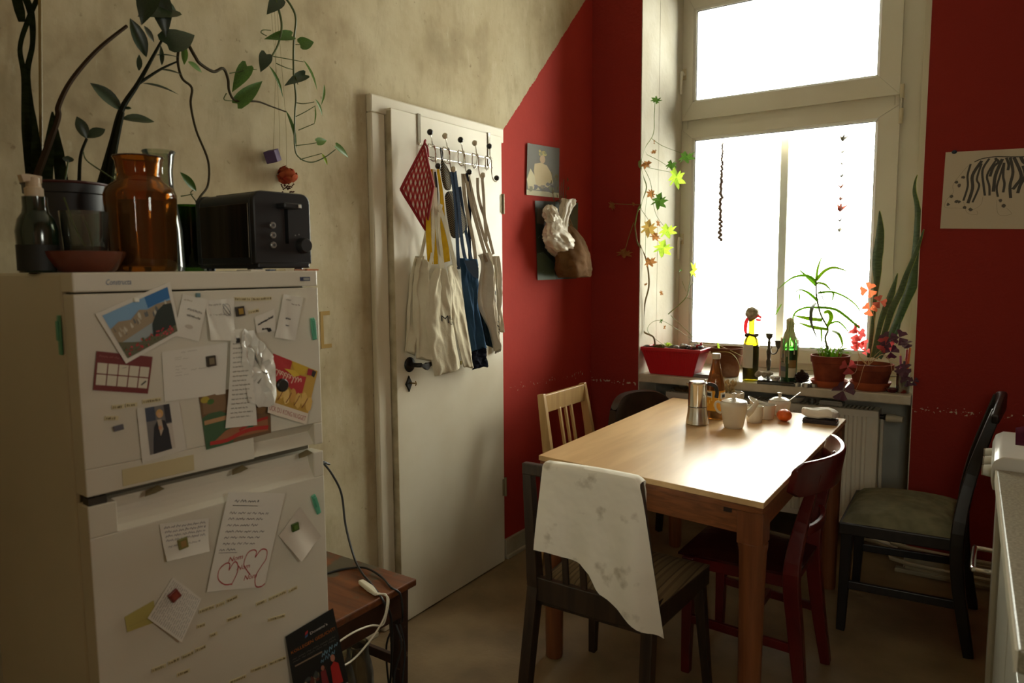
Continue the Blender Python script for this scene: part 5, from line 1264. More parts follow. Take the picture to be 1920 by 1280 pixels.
def gingham(o_, e1, e2, n_):
    """woven checks that follow the two edges of the pad"""
    m, nt, N, L, P = nodes('red_gingham'); tc = N.new('ShaderNodeTexCoord')
    g = Matrix(((e1.dot(e1), e1.dot(e2)), (e1.dot(e2), e2.dot(e2)))).inverted()
    fs_ = []
    for d in (e1*g[0][0]+e2*g[0][1], e1*g[1][0]+e2*g[1][1]):
        sb = N.new('ShaderNodeVectorMath'); sb.operation = 'SUBTRACT'; L.new(tc.outputs['Object'], sb.inputs[0]); sb.inputs[1].default_value = o_
        dt = N.new('ShaderNodeVectorMath'); dt.operation = 'DOT_PRODUCT'; L.new(sb.outputs[0], dt.inputs[0]); dt.inputs[1].default_value = d*n_
        m4 = N.new('ShaderNodeMath'); m4.operation = 'FRACT'; L.new(dt.outputs['Value'], m4.inputs[0])
        m5 = N.new('ShaderNodeMath'); m5.operation = 'GREATER_THAN'; L.new(m4.outputs[0], m5.inputs[0]); m5.inputs[1].default_value = .5; fs_.append(m5.outputs[0])
    ad = N.new('ShaderNodeMath'); ad.operation = 'ADD'; L.new(fs_[0], ad.inputs[0]); L.new(fs_[1], ad.inputs[1])
    dv = N.new('ShaderNodeMath'); dv.operation = 'MULTIPLY'; L.new(ad.outputs[0], dv.inputs[0]); dv.inputs[1].default_value = .5
    r = N.new('ShaderNodeValToRGB'); r.color_ramp.interpolation = 'CONSTANT'; e = r.color_ramp.elements; e.new(.5)
    for i, (p, c) in enumerate(((0,(214,196,180)),(.3,(176,70,66)),(.8,(140,18,28)))): e[i].position = p; e[i].color = (*lin(c),1)
    L.new(dv.outputs[0], r.inputs[0]); L.new(r.outputs[0], P.inputs['Base Color']); P.inputs['Roughness'].default_value = .9
    bp = N.new('ShaderNodeBump'); bp.inputs['Strength'].default_value = .4; bp.inputs['Distance'].default_value = .006; L.new(dv.outputs[0], bp.inputs['Height']); L.new(bp.outputs[0], P.inputs['Normal'])
    return m
# red gingham pot holder, hung by its corner and turned away from the door
ph = dthing('pot_holder', 'quilted red and white gingham pot holder with red piping on the door rack', 'pot holder')
cA, cB, cC, cD_ = V((0.05,0.1255,1.8744)), V((0.018,0.0267,1.7038)), V((0.03,0.1522,1.5578)), V((0.085,0.222,1.726))
cD_ = V((0.125,0.0856,1.7112))
ctr = (cA+cB+cC+cD_)/4
b = B(); nrm = (cC-cA).cross(cB-cD_).normalized()
if nrm.x < 0: nrm = -nrm
def phf(s_):
    def fn(u, v):
        p = cA*(1-u)*(1-v)+cB*u*(1-v)+cC*u*v+cD_*(1-u)*v
        return p+nrm*s_*.007*((1-(2*u-1)**6)*(1-(2*v-1)**6))+nrm*.0012*sin(22*u)*sin(22*v)*s_
    return fn
b.grid(24,24,phf(1)); b.grid(24,24,phf(-1)); mk('pad', b, gingham(cA, cB-cA, cD_-cA, 8), ph, smooth=True, ang=80)
b = B(); rp_ = lambda p, q, t: p.lerp(q, t)
b.tube([rp_(cA,cB,.05),rp_(cA,cB,.5),rp_(cA,cB,.95),rp_(cB,cC,.05),rp_(cB,cC,.5),rp_(cB,cC,.95),rp_(cC,cD_,.05),rp_(cC,cD_,.5),rp_(cC,cD_,.95),rp_(cD_,cA,.05),rp_(cD_,cA,.5),rp_(cD_,cA,.95),rp_(cA,cB,.05)], .0055, 8, n=5, cap=False); mk('piping', b, mat('red_piping', (140,20,28), .7), ph, smooth=True)
b = B(); b.tube([cA,cA+V((.004,.006,.02)),(0.055,0.1258,1.8856),(0.06,0.1355,1.8655),(0.055,0.1466,1.8345)], .004, 6); mk('hanging_loop', b, MATS['red_piping'], ph, smooth=True)

stripes = stripe_mat('dark_stripe_ticking', [(0,(40,38,34)),(.55,(150,134,94)),(.78,(52,50,44))], 1, 150)
N, L = stripes.node_tree.nodes, stripes.node_tree.links
mp = N.new('ShaderNodeMapping'); mp.inputs['Rotation'].default_value = (.75,0,0); tcn = [n for n in N if n.type == 'TEX_COORD'][0]; spn = [n for n in N if n.type == 'SEPXYZ'][0]
L.new(tcn.outputs['Object'], mp.inputs[0]); L.new(mp.outputs[0], spn.inputs[0])
def pad(parent, name, pts, th, m_, off=(1,0,0)):
    """soft flat pad from an outline"""
    P_ = spline(list(pts)+[pts[0]], 4)[:-1]; n = len(P_); c = sum(P_, V())/n; o = V(off)*th
    vs = []; fs = []
    for k, (s_, h) in enumerate(((1,0),(1.0,.5),(.86,.95),(.5,1.15))):
        vs += [c+(p-c)*s_+o*h for p in P_]
        if k: q = n*(k-1); fs += [(q+i,q+(i+1)%n,q+n+(i+1)%n,q+n+i) for i in range(n)]
    vs.append(c+o*1.2); fs += [(3*n+i,3*n+(i+1)%n,4*n) for i in range(n)]; fs.append(tuple(range(n-1,-1,-1)))
    b = B(); b.add(vs, fs); return mk(name, b, m_, parent, smooth=True, ang=60)
om = dthing('pot_holder', 'dark striped ticking pot holder hanging by a black loop behind the yellow straps', 'pot holder')
pad(om, 'pad', [(0.045,0.2378,1.8393),(0.045,0.291,1.7842),(0.045,0.2895,1.7247),(0.045,0.2531,1.7265),(0.045,0.2332,1.7879)], .010, stripes)
b = B(); b.tube([(0.045,0.2341,1.8799),(0.05,0.2319,1.8551),(0.05,0.2361,1.8363)], .003, 6); b.tube([(0.045,0.2341,1.8799),(0.04,0.2543,1.8636),(0.05,0.2377,1.8365)], .003, 6); mk('hanging_loop', b, black_pl, om, smooth=True)
om2 = dthing('oven_mitt', 'dark striped oven glove hanging lowest between the yellow and denim straps', 'mitt')
pad(om2, 'pad', [(0.035,0.269,1.6939),(0.035,0.2832,1.6154),(0.035,0.3061,1.5411),(0.035,0.3394,1.531),(0.035,0.3653,1.5405),(0.035,0.4141,1.5811),(0.035,0.4018,1.6219),(0.035,0.3681,1.6609),(0.035,0.327,1.7135),(0.035,0.2858,1.7151)], .016, stripes)

def bag_body(parent, name, Lp, Rp, bulge, m_, folds=(3,.006,0), n=34, back=.012, hem=True, label=None):
    """hanging cloth: left and right outline from top to bottom in the door's frame"""
    Ls, Rs = spline(Lp, 6), spline(Rp, 6); mL = 44
    def pick(S, t): x = t*(len(S)-1); i = min(int(x), len(S)-2); return S[i].lerp(S[i+1], x-i)
    k, amp, ph_ = folds
    def front(u, v):
        a, e = pick(Ls, v), pick(Rs, v); p = a.lerp(e, u)
        p.x += bulge*sin(pi*u)**.7*(.35+.65*v**.6) + 1.5*amp*sin(k*2*pi*u+ph_+1.5*v)*sin(pi*u)**.5*(1-.3*v) + .35*amp*sin(9*v+7*u+ph_)
        q_ = V((u*2.2+ph_*7, v*3.0, ph_*3)); edge_ = min(1, 6*u, 6*(1-u))
        p.x += .011*edge_*(abs(NZ.noise(q_*1.3))*-1.2+.3) + .003*edge_*NZ.noise(q_*4.0)
        p.y += .007*NZ.noise(q_*1.9+V((9,0,0))); p.z += .008*NZ.noise(q_*2.3+V((0,7,0)))*min(1,8*v)
        p.z += .006*sin(3*u+ph_)*(v > .98)
        return p
    def rear(u, v):
        a, e = pick(Ls, v), pick(Rs, v); p = a.lerp(e, 1-u); p.x = max(.004, p.x-back*sin(pi*u)); return p
    b = B()
    vs = []; fs = []
    for j in range(mL):
        v = j/(mL-1)
        vs += [front(i/(n-1), v) for i in range(n)]+[rear(i/5, v) for i in range(1,5)]
        q = n+4
        if j: fs += [((j-1)*q+i,(j-1)*q+(i+1)%q,j*q+(i+1)%q,j*q+i) for i in range(q)]
    fs.append(tuple(range((mL-1)*q, mL*q)))
    b.add(vs, fs)
    o = mk(name, b, m_, parent, smooth=True, ang=75, label=label); return o, front
def strap(parent, pts, w, m_, side=(.25,1,0), name='strap'):
    b = B(); b.ribbon(pts, w, side, 6); return mk(name, b, m_, parent, smooth=True, solid_=.0022, ang=28)
canvas = mat('canvas_offwhite', (206,198,174), .9, c2=(196,186,160), scale=8, bump=.9, bscale=16)
canvas2 = mat('canvas_cream', (204,196,172), .9, c2=(196,187,162), scale=8, bump=.8, bscale=14)
canvas3 = mat('canvas_greyish', (206,198,180), .9, c2=(190,180,160), scale=8, bump=1.0, bscale=18)
yell = mat('yellow_cotton', (196,156,26), .85, c2=(180,138,24), scale=20, bump=.2)
blue = mat('blue_canvas', (40,64,88), .85, c2=(52,78,104), scale=10, bump=.7, bscale=16)
navy = mat('navy_cloth', (22,24,36), .85)
denim = mat('denim', (52,66,86), .9, c2=(70,84,104), scale=120, stretch=(1,8,1))
greyc = mat('grey_cotton_tape', (150,136,114), .9, c2=(136,120,98), scale=30)
# slim bag at the back
t_ = dthing('tote_bag', 'slim rear off-white cloth bag hanging closest to the door handle', 'bag', 'cloth bags on the door rack')
bag_body(t_, 'body', [(0.02,0.0953,1.4556),(0.012,0.0821,1.3942),((0.012,0.051,1.2413)),(0.012,0.039,1.0877)], [(0.03,0.1432,1.4559),(0.03,0.1398,1.339),(0.03,0.0989,1.1846),(0.02,0.0863,1.0736)], .012, canvas, (1.5,.004,1))
strap(t_, [(0.04,0.1863,1.7833),(0.03,0.1702,1.5997),(0.025,0.1305,1.4631),(0.022,0.1137,1.4099)], .014, canvas)
t_ = dthing('tote_bag', 'wide off-white cloth tote hanging between door handle and lettered tote', 'bag', 'cloth bags on the door rack')
bag_body(t_, 'body', [(0.035,0.0864,1.4514),(0.03,0.0735,1.3598),(0.03,0.0669,1.2255),(0.03,0.0783,1.0593)], [(0.06,0.1275,1.4322),(0.05,0.143,1.3391),(0.05,0.1385,1.1826),(0.045,0.1623,1.0411)], .03, canvas, (2,.008,.5))
strap(t_, [(0.06,0.1695,1.7895),(0.055,0.1732,1.6469),(0.055,0.1588,1.463),(0.05,0.1342,1.4049)], .016, canvas)
# lettered tote with its folded side
t_ = dthing('tote_bag', 'off-white canvas tote with large black letter M and smaller capitals printed on it', 'bag', 'cloth bags on the door rack')
bd, fr_ = bag_body(t_, 'body', [(0.07,0.1543,1.409),(0.07,0.1127,1.3438),(0.07,0.0923,1.2407),(0.07,0.1034,1.1275),(0.06,0.1558,0.978)], [(0.09,0.1915,1.4048),(0.09,0.2244,1.3136),(0.085,0.2393,1.209),(0.08,0.2682,1.093),(0.07,0.3048,0.9976)], .022, canvas2, (1.2,.006,.2))
bag_body(t_, 'side_fold', [(0.075,0.2237,1.4126),(0.085,0.2267,1.3294),(0.085,0.2391,1.2009),(0.06,0.3472,0.994)], [(0.05,0.3124,1.4289),(0.055,0.3409,1.3343),(0.055,0.3736,1.183),(0.045,0.4289,0.9862)], .016, canvas2, (1,.004,1.2), hem=False)
bi, ms = B(), [solid((34,34,34),.8)]
def on_tote(string, u0, u1, v, h):
    vs, fs, w = text_geo(string); k = (u1-u0)/w
    bi.add([fr_(u0+x*k, v-y*h)+V((.0045,0,0)) for x, y in vs], fs)
on_tote('M', .46, .70, .56, .085); on_tote('EN', .73, .95, .525, .04); on_tote('UN', .73, .95, .565, .04)
mk('lettering', bi, ms, t_)
b = B(); p = V((0.075,0.3069,1.0206)); b.box(p.x,p.x+.003,p.y-.006,p.y+.006,p.z-.008,p.z+.008); mk('side_label', b, mat('woven_tag', (112,100,56), .8), t_)
strap(t_, [(0.075,0.1569,1.7846),(0.075,0.1622,1.6452),(0.08,0.1674,1.5013),(0.085,0.1758,1.4093)], .017, canvas2); strap(t_, [(0.085,0.1668,1.6497),(0.085,0.21,1.5704),(0.085,0.2399,1.4882),(0.08,0.2756,1.409)], .018, canvas2); strap(t_, [(0.08,0.1887,1.6563),(0.085,0.1634,1.5827),(0.085,0.1776,1.4773),(0.085,0.1884,1.4093)], .015, canvas2)
# yellow straps (an apron hung behind the totes)
t_ = dthing('kitchen_apron', 'yellow cotton apron bands hanging over the lower black ball hook', 'apron')
strap(t_, [(0.07,0.1495,1.7866),(0.06,0.1401,1.6635),(0.055,0.1384,1.5492),(0.05,0.1523,1.4242)], [.010,.018,.024,.026], yell, name='band'); strap(t_, [(0.075,0.1777,1.7892),(0.07,0.2048,1.6965),(0.06,0.2221,1.5767),(0.05,0.2431,1.4343)], [.010,.016,.024,.030], yell, name='band')
strap(t_, [(0.058,0.215,1.6009),(0.055,0.2376,1.5283),(0.05,0.2593,1.4343)], [.03,.03,.03], yell, name='band'); strap(t_, [(0.05,0.1754,1.5604),(0.05,0.1851,1.4927),(0.05,0.1871,1.4242)], .02, yell, name='band')
strap(t_, [(0.08,0.1551,1.777),(0.075,0.1697,1.6934),(0.07,0.1671,1.5979)], [.008,.012,.010], mat('charcoal_tape', (44,42,44), .9), name='neck_loop')
# blue bag with navy bottom
t_ = dthing('tote_bag', 'blue canvas bag with dark navy bottom band on the door rack', 'bag', 'cloth bags on the door rack')
bag_body(t_, 'body', [(0.05,0.3366,1.4494),(0.055,0.3469,1.3548),(0.05,0.3861,1.1862),(0.045,0.4215,1.0517)], [(0.06,0.4511,1.446),(0.07,0.4429,1.37),(0.065,0.4458,1.2384),(0.055,0.5126,1.0664)], .022, blue, (1.3,.006,.3))
bag_body(t_, 'bottom_band', [(0.046,0.4202,1.0528),(0.046,0.4222,1.0121),(0.044,0.427,0.9725)], [(0.057,0.5098,1.0677),(0.056,0.518,1.0241),(0.054,0.5286,0.9847)], .021, navy, (1.3,.006,.3))
b = B(); pts = [(0.09,0.3143,1.439),(0.092,0.334,1.4041),(0.095,0.3675,1.3731),(0.092,0.4105,1.363),(0.085,0.4226,1.4079),(0.08,0.4073,1.4413)]; b.add([V(p)+V((.004,0,0)) for p in pts], [tuple(range(6))]); mk('opening', b, mat('blue_lining', (12,20,30), .9), t_)  # flat dark patch painting the shaded inside of the bag mouth
for pts, w in (([(0.06,0.2841,1.7922),(0.06,0.3082,1.6656),(0.06,0.315,1.5356),(0.055,0.3286,1.4039)], .016), ([(0.065,0.2982,1.7957),(0.065,0.3202,1.6762),(0.065,0.3342,1.5563),(0.06,0.3611,1.4654),(0.06,0.3895,1.4088)], .016), ([(0.05,0.35,1.7397),(0.05,0.3693,1.65),(0.05,0.3889,1.5589),(0.055,0.4235,1.4297)], .014)): strap(t_, pts, w, denim)
# dark teal bag behind
t_ = dthing('tote_bag', 'dark teal cloth bag half hidden between the blue bag and the right white tote', 'bag', 'cloth bags on the door rack')
bag_body(t_, 'body', [(0.02,0.4883,1.3305),(0.018,0.5111,1.2165),(0.018,0.5397,1.1264),(0.018,0.5657,1.0729)], [(0.03,0.5717,1.2844),(0.03,0.5853,1.1726),(0.03,0.612,1.1122),(0.02,0.6255,1.0493)], .012, mat('teal_cloth', (34,48,56), .9), (1.2,.004,0))
strap(t_, [(0.06,0.3849,1.7927),(0.05,0.4175,1.6634),(0.045,0.4192,1.5082),(0.04,0.4346,1.4087)], .016, navy)
# white tote with print at the hinge side
t_ = dthing('tote_bag', 'crumpled white cotton tote with faint grey print nearest the door hinges', 'bag', 'cloth bags on the door rack')
bd, fr2 = bag_body(t_, 'body', [(0.05,0.4713,1.4632),(0.05,0.4939,1.4122),(0.05,0.4686,1.2541),(0.045,0.5476,1.1446),(0.03,0.6226,1.0297)], [(0.07,0.5328,1.4765),(0.07,0.5695,1.3726),(0.06,0.596,1.2308),(0.05,0.6147,1.1219),(0.035,0.6332,1.0426)], .024, canvas3, (2,.009,.8))
bi = B()
for (u0,v0,u1,v1) in ((.80,.36,.92,.39),(.84,.40,.88,.45),(.86,.62,.94,.63),(.80,.66,.90,.675),(.84,.70,.93,.715),(.80,.74,.88,.75),(.86,.66,.88,.74)):
    bi.add([fr2(u,v)+V((.0045,0,0)) for u,v in ((u0,v0),(u1,v0+.01),(u1,v1+.01),(u0,v1))], [(0,1,2,3)])
mk('faded_print', bi, solid((84,78,72)), t_)
for pts, w in (([(0.06,0.3592,1.7926),(0.06,0.3746,1.6804),(0.06,0.4274,1.5184),(0.06,0.4435,1.4297)], .017), ([(0.065,0.3696,1.7933),(0.065,0.4146,1.6625),(0.065,0.4751,1.5301),(0.07,0.5127,1.4351)], .017), ([(0.06,0.3978,1.7839),(0.06,0.4569,1.6395),(0.06,0.5191,1.5155),(0.065,0.5773,1.4245)], .014)): strap(t_, pts, w, greyc)
strap(t_, [(0.068,0.3742,1.796),(0.066,0.3956,1.7427),(0.06,0.4149,1.6833),(0.055,0.4452,1.613)], .010, navy)
t_ = dthing('tote_bag', 'narrow rearmost white cotton bag behind the printed tote by the hinges', 'bag', 'cloth bags on the door rack')
bag_body(t_, 'body', [(0.03,0.6179,1.4608),(0.03,0.6395,1.3269),(0.03,0.6481,1.2093),(0.025,0.6557,1.1199)], [(0.03,0.6618,1.4612),(0.03,0.676,1.326),(0.028,0.6788,1.2076),(0.02,0.7026,1.1138)], .012, canvas3, (1.3,.005,.3))
bag_body(t_, 'lower_hem', [(0.022,0.6585,1.1187),(0.02,0.6502,1.0722),(0.018,0.6425,1.0187)], [(0.02,0.6753,1.1136),(0.02,0.6788,1.0696),(0.018,0.686,1.0272)], .006, mat('grey_hem', (120,108,96), .9), (1,.002,0))
for pts in ([(0.055,0.4687,1.7872),(0.05,0.4798,1.7199),(0.045,0.506,1.6696),(0.04,0.5421,1.6187),(0.035,0.6122,1.469)], [(0.06,0.4963,1.7896),(0.055,0.5131,1.7117),(0.05,0.5244,1.6387),(0.045,0.5454,1.522)]): strap(t_, pts, .014, greyc)

# ================================================================ PICTURES AND BAGS ON THE RED WALL
class WallCard:
    """sheet on a wall: corners bl, br, tr, tl as room points; n = direction out of the wall"""
    def __init__(s, name, label, cat, bl, br, tr, tl_, n, m=None, curl=None, thick=.0006):
        s.c = [V(p) for p in (bl,br,tr,tl_)]; s.n = V(n); s.o = sum(s.c, V())/4; s.curl = curl or (lambda u,v: .002+.004*(u-.5)**2)
        s.t = thing(name, label, cat, s.o); b = B(); b.grid(8,8,lambda u,v: s.map(u,v)); mk('sheet', b, m or paper, s.t, smooth=True, solid_=thick); s.b, s.ms = B(), []
    def map(s, u, v, lift=0):
        return s.c[0]*(1-u)*(1-v)+s.c[1]*u*(1-v)+s.c[2]*u*v+s.c[3]*(1-u)*v-s.o+s.n*(s.curl(u,v)+lift)
for f_ in ('ink','rect','poly','blob','stroke','scrawl','text','done'): setattr(WallCard, f_, getattr(Card, f_))
c = WallCard('postcard', 'art postcard with pale draped figure on dark ground pinned to the red wall', 'postcard', (0.004,-0.6882,1.7618), (0.004,-0.3768,1.7699), (0.004,-0.3711,2.0241), (0.004,-0.6765,2.0097), (1,0,0), mat('card_olive', (74,68,46), .35))
c.rect(0,.10,1,1,(72,66,44)).rect(0,0,1,.10,(170,160,116),.0007)
c.poly([(.05,.12),(.0,.30),(.10,.52),(.22,.40),(.30,.20),(.4,.12)], (186,174,128), .0009)
c.poly([(.28,.20),(.20,.48),(.22,.62),(.40,.66),(.60,.62),(.74,.48),(.80,.28),(.60,.16)], (178,156,104), .0011).blob(.46,.73,.085,.085,(172,140,92),.0013)
for k in range(10): c.blob(.38+.04*(k%5), .82+.035*(k//5)+.01*(k%3), .04, .03, R_.choice([(150,130,40),(110,104,44),(170,150,60)]), .0015+k*2e-5, 7, .3)
for k in range(16): c.blob(R_.uniform(.1,.85), R_.uniform(.10,.26), R_.uniform(.03,.07), R_.uniform(.02,.05), R_.choice([(70,58,40),(96,90,40),(56,44,44),(120,100,60)]), .0018+k*2e-5, 7, .3)
c.done()
c = WallCard('poster', 'dark green picture half covered by white and brown bags on the red wall', 'picture', (0.004,-0.5886,1.3461), (0.004,-0.187,1.3479), (0.004,-0.1708,1.7595), (0.004,-0.6109,1.7393), (1,0,0), mat('card_bottle_green', (44,52,38), .4))
c.rect(0,0,1,1,(42,48,36),.0006).poly([(0,0),(.45,0),(.4,.22),(.15,.36),(0,.34)], (78,92,70), .0008).poly([(.70,.55),(1,.5),(1,1),(.72,1)], (92,96,78), .0008).rect(.76,.50,.95,.60,(40,44,38),.001,2).poly([(.02,.72),(.2,.7),(.22,.86),(.05,.92)], (86,72,56), .001)
for k in range(14): c.blob(R_.uniform(.05,.6), R_.uniform(.05,.6), .012, .006, (110,120,104), .0012, 6)
c.done()
tag(mk('wall_nail', B().tube([(.0,-.395,1.752),(.035,-.395,1.758)], .003, 8, n=1), steel), 'nail in the red wall holding twigs and the two bags', 'nail')
tw_ = thing('dried_twigs', 'bunch of dried brown twigs and leaves behind the white bag on the nail', 'twigs', (.03,-.40,1.74))
rr = random.Random(5)
for i in range(9):
    b = B(); y = rr.uniform(-.10,.06); b.tube([(0,0,-.30),(.004,y*.4,-.1),(.006,y,rr.uniform(.04,.13))], [.0022,.001], 5); mk('twig', b, stem_brown, tw_, smooth=True)
dried = mat('twig_leaf', (84,78,44), .9, c2=(104,90,60), scale=30)
for i in range(14):
    y, z = rr.uniform(-.10,.07), rr.uniform(.0,.13); leaf(tw_, 'oval', V((.035,-.40+y,1.74+z)), V((.04,-.40+y+rr.uniform(-.02,.02),1.74+z+.02)), .012, dried, (1,0,.2))
def sack(parent, name, axis, radii, m_, jit, seed, seg=54, flat=.55):
    """soft crumpled bag lofted along axis points with radii (across wall) and depth flat*r"""
    rr = random.Random(seed); P_ = spline(axis, 10); m__ = len(P_); vs = []; fs = []
    ph = [rr.uniform(0,6.3) for _ in range(5)]
    for i, p in enumerate(P_):
        t = i/(m__-1); r = lerp_list(radii, t)
        for k in range(seg):
            a = 2*pi*k/seg; w = 1+jit*(.5*sin(5*a+ph[0]+3*t)+.35*sin(9*a+ph[1]-7*t)+.3*sin(3*a+ph[2]+11*t))
            q_ = V((2.2*cos(a)+seed, 2.2*sin(a), p.z*26)); w += jit*(1.6*(.28-abs(NZ.noise(q_)))+1.0*(.25-abs(NZ.noise(q_*2.3)))+.3*NZ.noise(q_*5))
            vs.append((max(.004,p.x+r*flat*w*cos(a)), p.y+r*w*sin(a), p.z+jit*r*.25*sin(4*a+ph[3]+9*t)))
        if i: o = seg*(i-1); fs += [(o+k,o+(k+1)%seg,o+seg+(k+1)%seg,o+seg+k) for k in range(seg)]
    fs += [tuple(range(seg-1,-1,-1)), tuple(range(seg*(m__-1),seg*m__))]
    b = B(); b.add(vs, fs); return mw(name, b, m_, parent, smooth=True, ang=50)
wb = mat('white_polythene', (206,196,176), .45, c2=(194,184,162), scale=14, bump=.5, bscale=26)
t_ = thing('carrier_bag', 'crumpled white plastic carrier bag knotted on the nail over the dark green picture', 'bag', (.07,-.40,1.6))
sack(t_, 'body', [(0.075,-0.5342,1.646),(0.08,-0.5427,1.6138),(0.09,-0.5335,1.5715),(0.09,-0.5072,1.5298),(0.085,-0.4773,1.4931),(0.07,-0.4297,1.4614)], [.045,.060,.098,.112,.098,.060], wb, .14, 2)
sack(t_, 'handle_loop', [(0.05,-0.539,1.7207),(0.065,-0.5639,1.6973),(0.07,-0.5569,1.6661),(0.075,-0.5446,1.6297)], [.016,.044,.054,.046], wb, .30, 4)
sack(t_, 'handle_loop', [(0.07,-0.386,1.7571),(0.08,-0.42,1.7164),(0.08,-0.4471,1.6609),(0.085,-0.4986,1.5889)], [.056,.042,.032,.050], wb, .26, 6)
t_ = thing('paper_bag', 'brown paper bag hanging below and beside the white carrier bag', 'bag', (.09,-.28,1.5))
sack(t_, 'body', [(0.09,-0.4208,1.6187),(0.1,-0.4051,1.5593),(0.11,-0.4115,1.48),(0.1,-0.3879,1.3981),(0.09,-0.3643,1.3592)], [.030,.085,.128,.142,.120], mat('brown_paper', (108,78,48), .8, c2=(92,66,40), scale=10, bump=.4, bscale=20), .10, 8, flat=.5)
b = B(); b.tube([(0.07,-0.397,1.6912),(0.1,-0.4274,1.6288),(0.13,-0.3689,1.5486),(0.13,-0.2871,1.4673),(0.12,-0.256,1.3888)], .004, 6); b.tube([(0.07,-0.397,1.6912),(0.12,-0.4074,1.5857),(0.14,-0.3294,1.4944),(0.13,-0.3101,1.378)], .003, 6); mw('cord', b, mat('jute_cord', (120,92,58), .9), t_, smooth=True)

# zebra drawing
zc = WallCard('drawing', 'pencil drawing of a striped zebra body on pale paper taped to the dark red wall', 'drawing', (1.710,0,1.566), (2.12,0,1.548), (2.12,0,1.876), (1.716,0,1.890), (0,-1,0), mat('sketch_paper', (198,188,164), .8))
Z_ = lambda x, y: ((x-150)/1240, 1-(y-262)/830)
zk = (62,58,48)
for s_ in ([(440,400),(415,520),(425,640),(388,790)], [(560,370),(470,520),(480,660),(440,820)], [(560,400),(520,560),(550,640),(490,810)], [(640,350),(575,470),(600,640),(620,740)], [(720,360),(630,520),(660,640),(670,740)], [(780,360),(720,520),(710,640),(708,700)], [(800,400),(760,560),(740,660),(760,755)],
           [(800,400),(800,540),(820,620),(812,710)], [(860,350),(900,500),(880,640),(895,770)], [(900,350),(990,540),(940,640),(910,680)], [(1000,440),(1030,540),(985,640),(965,720)], [(700,350),(740,390),(690,440),(660,540)], [(970,345),(1000,400),(1040,430)], [(820,350),(850,420),(846,480)],
           [(1060,350),(1090,480),(1050,600),(1060,700)], [(1130,360),(1150,500),(1110,640)], [(1200,380),(1200,520),(1170,650)]):
    zc.stroke([Z_(*p) for p in s_], R_.uniform(.018,.032), zk, .0010)
for s_ in ([(480,380),(560,350),(700,335),(900,345),(1150,350)], ):
    zc.stroke([Z_(*p) for p in s_], .012, zk, .0012)
for x, y in ((368,540),(300,590),(330,625),(255,740),(220,830),(340,800),(310,800),(410,865),(475,888),(790,795),(830,850)):
    zc.blob(*Z_(x,y), .018, .022, (84,78,64), .0011, 7, .35)
for s_ in ([(420,410),(340,500),(260,620),(270,700),(200,780),(190,860),(330,870),(420,880)], [(390,800),(440,920),(550,940),(545,900)], [(600,750),(580,840),(480,900)], [(750,790),(780,940),(910,940),(890,900),(850,870)]):
    zc.stroke([Z_(*p) for p in s_], .003, (140,130,106), .0009)
zc.done()
b = B(); b.ell((1.748,-.006,1.888), (.010,.005,.008), 10, 6); tag(mk('sticky_putty', b, mat('blue_putty', (34,54,66), .7), smooth=True), 'dark blue putty dot at the top edge of the zebra drawing', 'putty')

# ================================================================ ON THE TABLE
TZ = .7502
mk_ = thing('moka_pot', 'polished steel moka pot with black handle on the table', 'coffee pot', (.914,-.775,TZ))
b = B(); b.lathe([(.044,0),(.047,.004),(.046,.012),(.0455,.02),(.041,.045),(.0385,.070),(.0385,.074),(.0001,.074)], seg=40, caps=False); b.lathe([(.044,0),(.0001,0)], seg=40, caps=False); mk('boiler', b, steel, mk_, smooth=True)
b = B(); b.lathe([(.0392,.074),(.0392,.0765)], seg=40); mk('seal_ring', b, black_pl, mk_)
b = B(); b.lathe([(.0388,.0765),(.0385,.080),(.0385,.168),(.0395,.172),(.037,.172),(.037,.14),(.0001,.14)], seg=40, caps=False)
sp = (-.041,.004,.168); mk('pot', b, mat('mirror_steel', (212,206,194), .1, 1), mk_, smooth=True)
b = B(); b.lathe([(.0385,.172),(.0392,.175),(.034,.181),(.0001,.184)], seg=40, caps=False); b.ell((.026,.014,.184), (.006,.006,.005), 8, 6); mk('lid', b, steel, mk_, smooth=True)
b = B(); b.sweep([(.034,.016,.170),(.052,.024,.168),(.066,.030,.158),(.071,.033,.135),(.068,.032,.112)], [.012,.016,.016,.014,.016], [.008,.012,.013,.013,.012], (-.42,.9,0)); mk('handle', b, black_pl, mk_, smooth=True, bevel=.003)
b = B(); b.add([(-.036,-.010,.172),(-.036,.010,.172),(-.052,0,.170),(-.038,0,.150)], [(0,2,3),(1,3,2),(0,1,2),(0,3,1)]); mk('spout', b, steel, mk_)
# beer bottle
brown = thin_glass('brown_glass', (222,176,110), .9, .14)
bt = thing('bottle', 'brown glass bottle with yellow label and pale cap behind the moka pot', 'bottle', (.942,-.632,TZ))
b = B(); b.lathe([(.036,0),(.039,.005),(.039,.125),(.037,.150),(.028,.195),(.0175,.238),(.0150,.255),(.0150,.262),(.0172,.264),(.0172,.272),(.0135,.274),(.0135,.24),(.026,.194),(.036,.12),(.036,.008),(.0001,.008)], seg=36, caps=False); b.lathe([(.036,0),(.0001,0)], seg=36, caps=False); mk('vessel', b, brown, bt, smooth=True)
b = B(); b.lathe([(.0001,.009),(.0355,.010),(.0355,.055),(.0001,.055)], seg=24, caps=False); mk('contents', b, mat('beer_rest', (50,24,8), .2), bt, smooth=True)
b = B(); b.lathe([(.0160,.262),(.0182,.264),(.0182,.282),(.0165,.285),(.0001,.285)], seg=24, caps=False); mk('cap', b, mat('cap_cream', (196,186,164), .4), bt, smooth=True)
def arc(r, a0, a1, z0, z1, n=14): 
    return lambda u,v: (r*cos(a0+(a1-a0)*u), r*sin(a0+(a1-a0)*u), z0+(z1-z0)*v)
